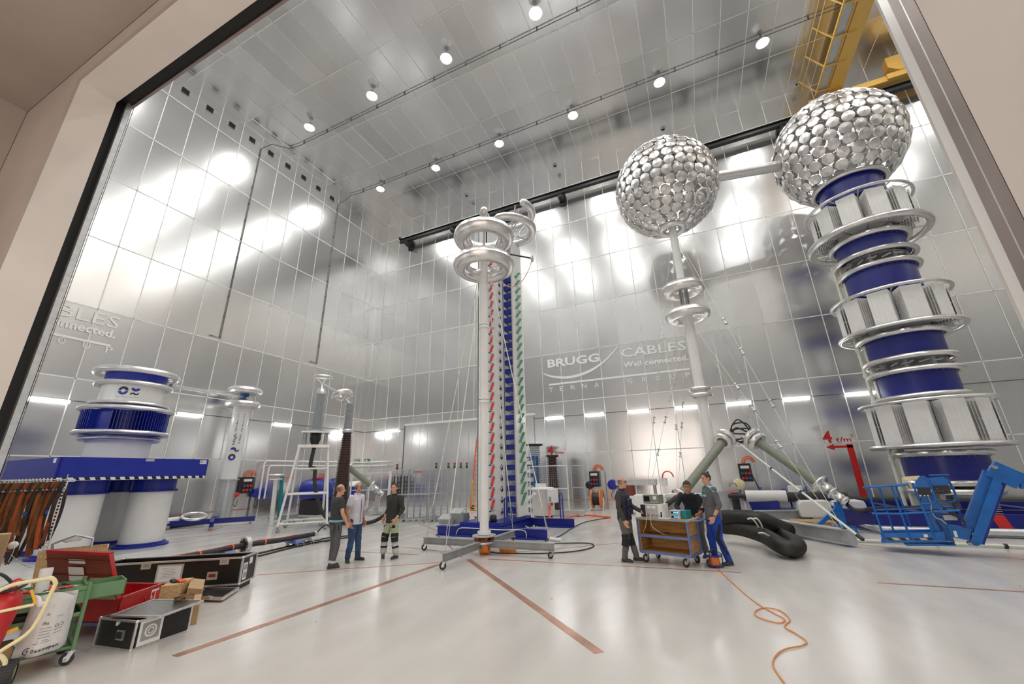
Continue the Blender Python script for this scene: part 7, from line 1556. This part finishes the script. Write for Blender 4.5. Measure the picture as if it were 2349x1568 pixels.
c = MB(); perf(c, a, b2, .045); c.build('rail', None, root); c = MB(); p_ = AT(150,1108,RB); perf(c, (p_.x,p_.y,.02), (p_.x,p_.y,p_.z+.04), .05); c.use('galv').bar((p_.x-.3,p_.y-.1,.02),(p_.x+.3,p_.y+.1,.02),.06,.04); c.use('galv').cyl((p_.x+.0,p_.y,p_.z),(p_.x,p_.y,p_.z+.14),.008,n=6); c.build('post', None, root)
c = MB(); perf(c, (b2.x,b2.y,.02), (b2.x,b2.y,b2.z), .05); c.build('post', None, root)
sm = [mat('orange brown webbing', (.27,.085,.02), .8, 0, .3, 9), mat('rust webbing', (.22,.065,.022), .8, 0, .3, 9), mat('dark webbing', (.055,.035,.022), .8, 0, .3, 9), mat('olive webbing', (.10,.060,.018), .8, 0, .3, 9), mat('bright orange webbing', (.5,.095,.02), .8, 0, .2, 9), mat('violet grey webbing', (.06,.045,.055), .8, 0, .2, 9)]
kk = 0; NS = 30; rn = random.Random(11)
for k in range(NS):
    s = .10+.036*k; ctr = a+d*s-Z*.01; m_ = sm[5] if k < 1 else sm[(0,2,1,4,3,1,0,2)[k%8]]; Lh = rn.uniform(.72,1.12) if k > 0 else .85; w_ = .045
    c = MB().use(m_); wob = rn.uniform(-.03,.03); pts1 = []; pts2 = []
    for i in range(13):
        f = i/12; z = -Lh*f; sp = .012+.035*math.sin(PI*f)*(1+.4*math.sin(k)); pts1.append(ctr+d*(sp+wob*f)+Z*z+nrk*(.02+.02*math.sin(5*f+k))); pts2.append(ctr-d*(sp-wob*f)+Z*z+nrk*(-.01+.02*math.sin(4*f+2*k)))
    pp = pts1+[ctr+d*wob-Z*(Lh+.02)+nrk*.01]+pts2[::-1]
    for i in range(len(pp)-1):
        t_ = (nrk+d*.6*math.sin(k*1.7+i*.12)).normalized(); sd = (pp[i+1]-pp[i]).cross(t_).normalized()*w_/2; th = t_*.0025
        c.add([pp[i]+sd-th,pp[i+1]+sd-th,pp[i+1]-sd-th,pp[i]-sd-th,pp[i]+sd+th,pp[i+1]+sd+th,pp[i+1]-sd+th,pp[i]-sd+th],[(3,2,1,0),(4,5,6,7),(0,1,5,4),(2,3,7,6)])
    nm = ['orange brown','dark','rust coloured','bright orange','olive','rust brown','amber brown','blackish'][k%8]
    r2 = thing('lashing_strap', ('violet grey lashing strap looped on the perforated rail, nearest the post' if k == 0 else '%s lashing strap on the perforated rail, %s from the post' % (nm, ORD[k] if k < 16 else ['seventeenth','eighteenth','nineteenth','twentieth','twenty first','twenty second','twenty third','twenty fourth','twenty fifth','twenty sixth','twenty seventh','twenty eighth','twenty ninth','thirtieth'][k-16])), 'strap', ctr-Z*Lh, 'lashing straps on the rail')
    c.build('webbing', None, r2); MB().use('steel').cyl(ctr+nrk*.03+Z*.03,ctr-nrk*.02+Z*.0,.008,n=6).build('hook', None, r2)
    if k % 3 == 1: q = ctr-Z*.12+nrk*.03; c = MB().use('black').box(q,(.045,.04,.07)); c.use('steel').cyl(q-d*.045,q+d*.045,.014,n=8); c.build('ratchet_buckle', None, r2)
    if k in (3,9): q = ctr-Z*.45+nrk*.04; MB().use('blue').box(q,(.04,.02,.05)).build('tag', None, r2)
# grey handle frame, open chipboard box, boards, carton behind
HB = Vector((-8.9,3.7,0)); c = MB().use('galv').tube([AT(118,1300,HB),AT(120,1248,HB),AT(172,1226,HB),AT(214,1234,HB),AT(208,1256,HB),AT(206,1330,HB)],.018,6); c.prism([AT(140,1240,HB),AT(172,1228,HB),AT(184,1236,HB),AT(180,1240,HB),AT(150,1244,HB)],(.02,.02,0))
q = AT(206,1330,HB); c.cyl((q.x,q.y,0),q,.018,n=6); q = AT(118,1300,HB); c.cyl((q.x,q.y,0),q,.018,n=6); tag(c.build('push_handle'), 'bent grey metal push handle rising behind the red trunk', 'handle')
CB = Vector((-8.6,3.75,0)); P = [AT(x,y,CB) for x, y in ((165,1262),(245,1257),(200,1251),(90,1264))]; z1 = P[0].z
a0_ = AT(100,1266,CB); a0_.z = 0; U_ = AT(243,1262,CB)-AT(100,1266,CB); U_.z = 0; Vb = Vector((CB.x,CB.y,0)).normalized()*.5; z1 = AT(170,1262,CB).z
root = thing('chipboard_box', 'open chipboard box behind the red trunk', 'box', a0_); c = MB().use('woodl'); un = U_.normalized(); vn = Vb.normalized()
obox(c, a0_, U_, vn*.015, z1); obox(c, a0_+Vb, U_, vn*.015, z1); obox(c, a0_, un*.015, Vb, z1); obox(c, a0_+U_, un*.015, Vb, z1); c.build('walls', None, root)
c = MB().use('woodl').prism([AT(88,1264,CB),AT(118,1262,CB),AT(108,1340,CB),AT(72,1340,CB)],-vn*.02); q = AT(90,1340,CB); c.bx((q.x-.05,q.y-.03,0),(q.x+.05,q.y,q.z+.02)); tag(c.build('chipboard'), 'chipboard sheet leaning against the open chipboard box', 'board')
KB = Vector((-8.0,2.75,0)); p, q = AT(-30,1228,KB), AT(23,1226,KB); c = MB().use('card'); U_ = (q-p); U_.z = 0; a0_ = p.xy.to_3d(); obox(c, a0_+Z*.02, U_, Vector((KB.x,KB.y,0)).normalized()*.22, p.z-.02); tag(c.build('cardboard_carton', bevel=.005), 'tall cardboard carton at the left edge behind the fire extinguisher', 'carton')
q = AT(30,1250,Vector((-8.05,2.9,0))); c = MB().use('paper').ball(q,(.03,.05,.045),12,8); c.tube(catmull([q+Vector((.04,0,.05)),q+Vector((.07,0,-.05)),q+Vector((.02,0,-.2))],4),.004,5); tag(c.build('dust_mask'), 'white dust mask hanging by its band beside the cardboard carton', 'mask')
c = MB().use('steell').tube([AT(25,1272,Vector((-7.9,2.8,0))).lerp(AT(75,1302,Vector((-7.9,2.9,0))),i/20)+Z*(-.02*math.sin(PI*i/20)) for i in range(21)],[.006 if i%2 else .003 for i in range(21)],5); tag(c.build('chain'), 'thin chain slung from the carton towards the paper roll', 'chain')
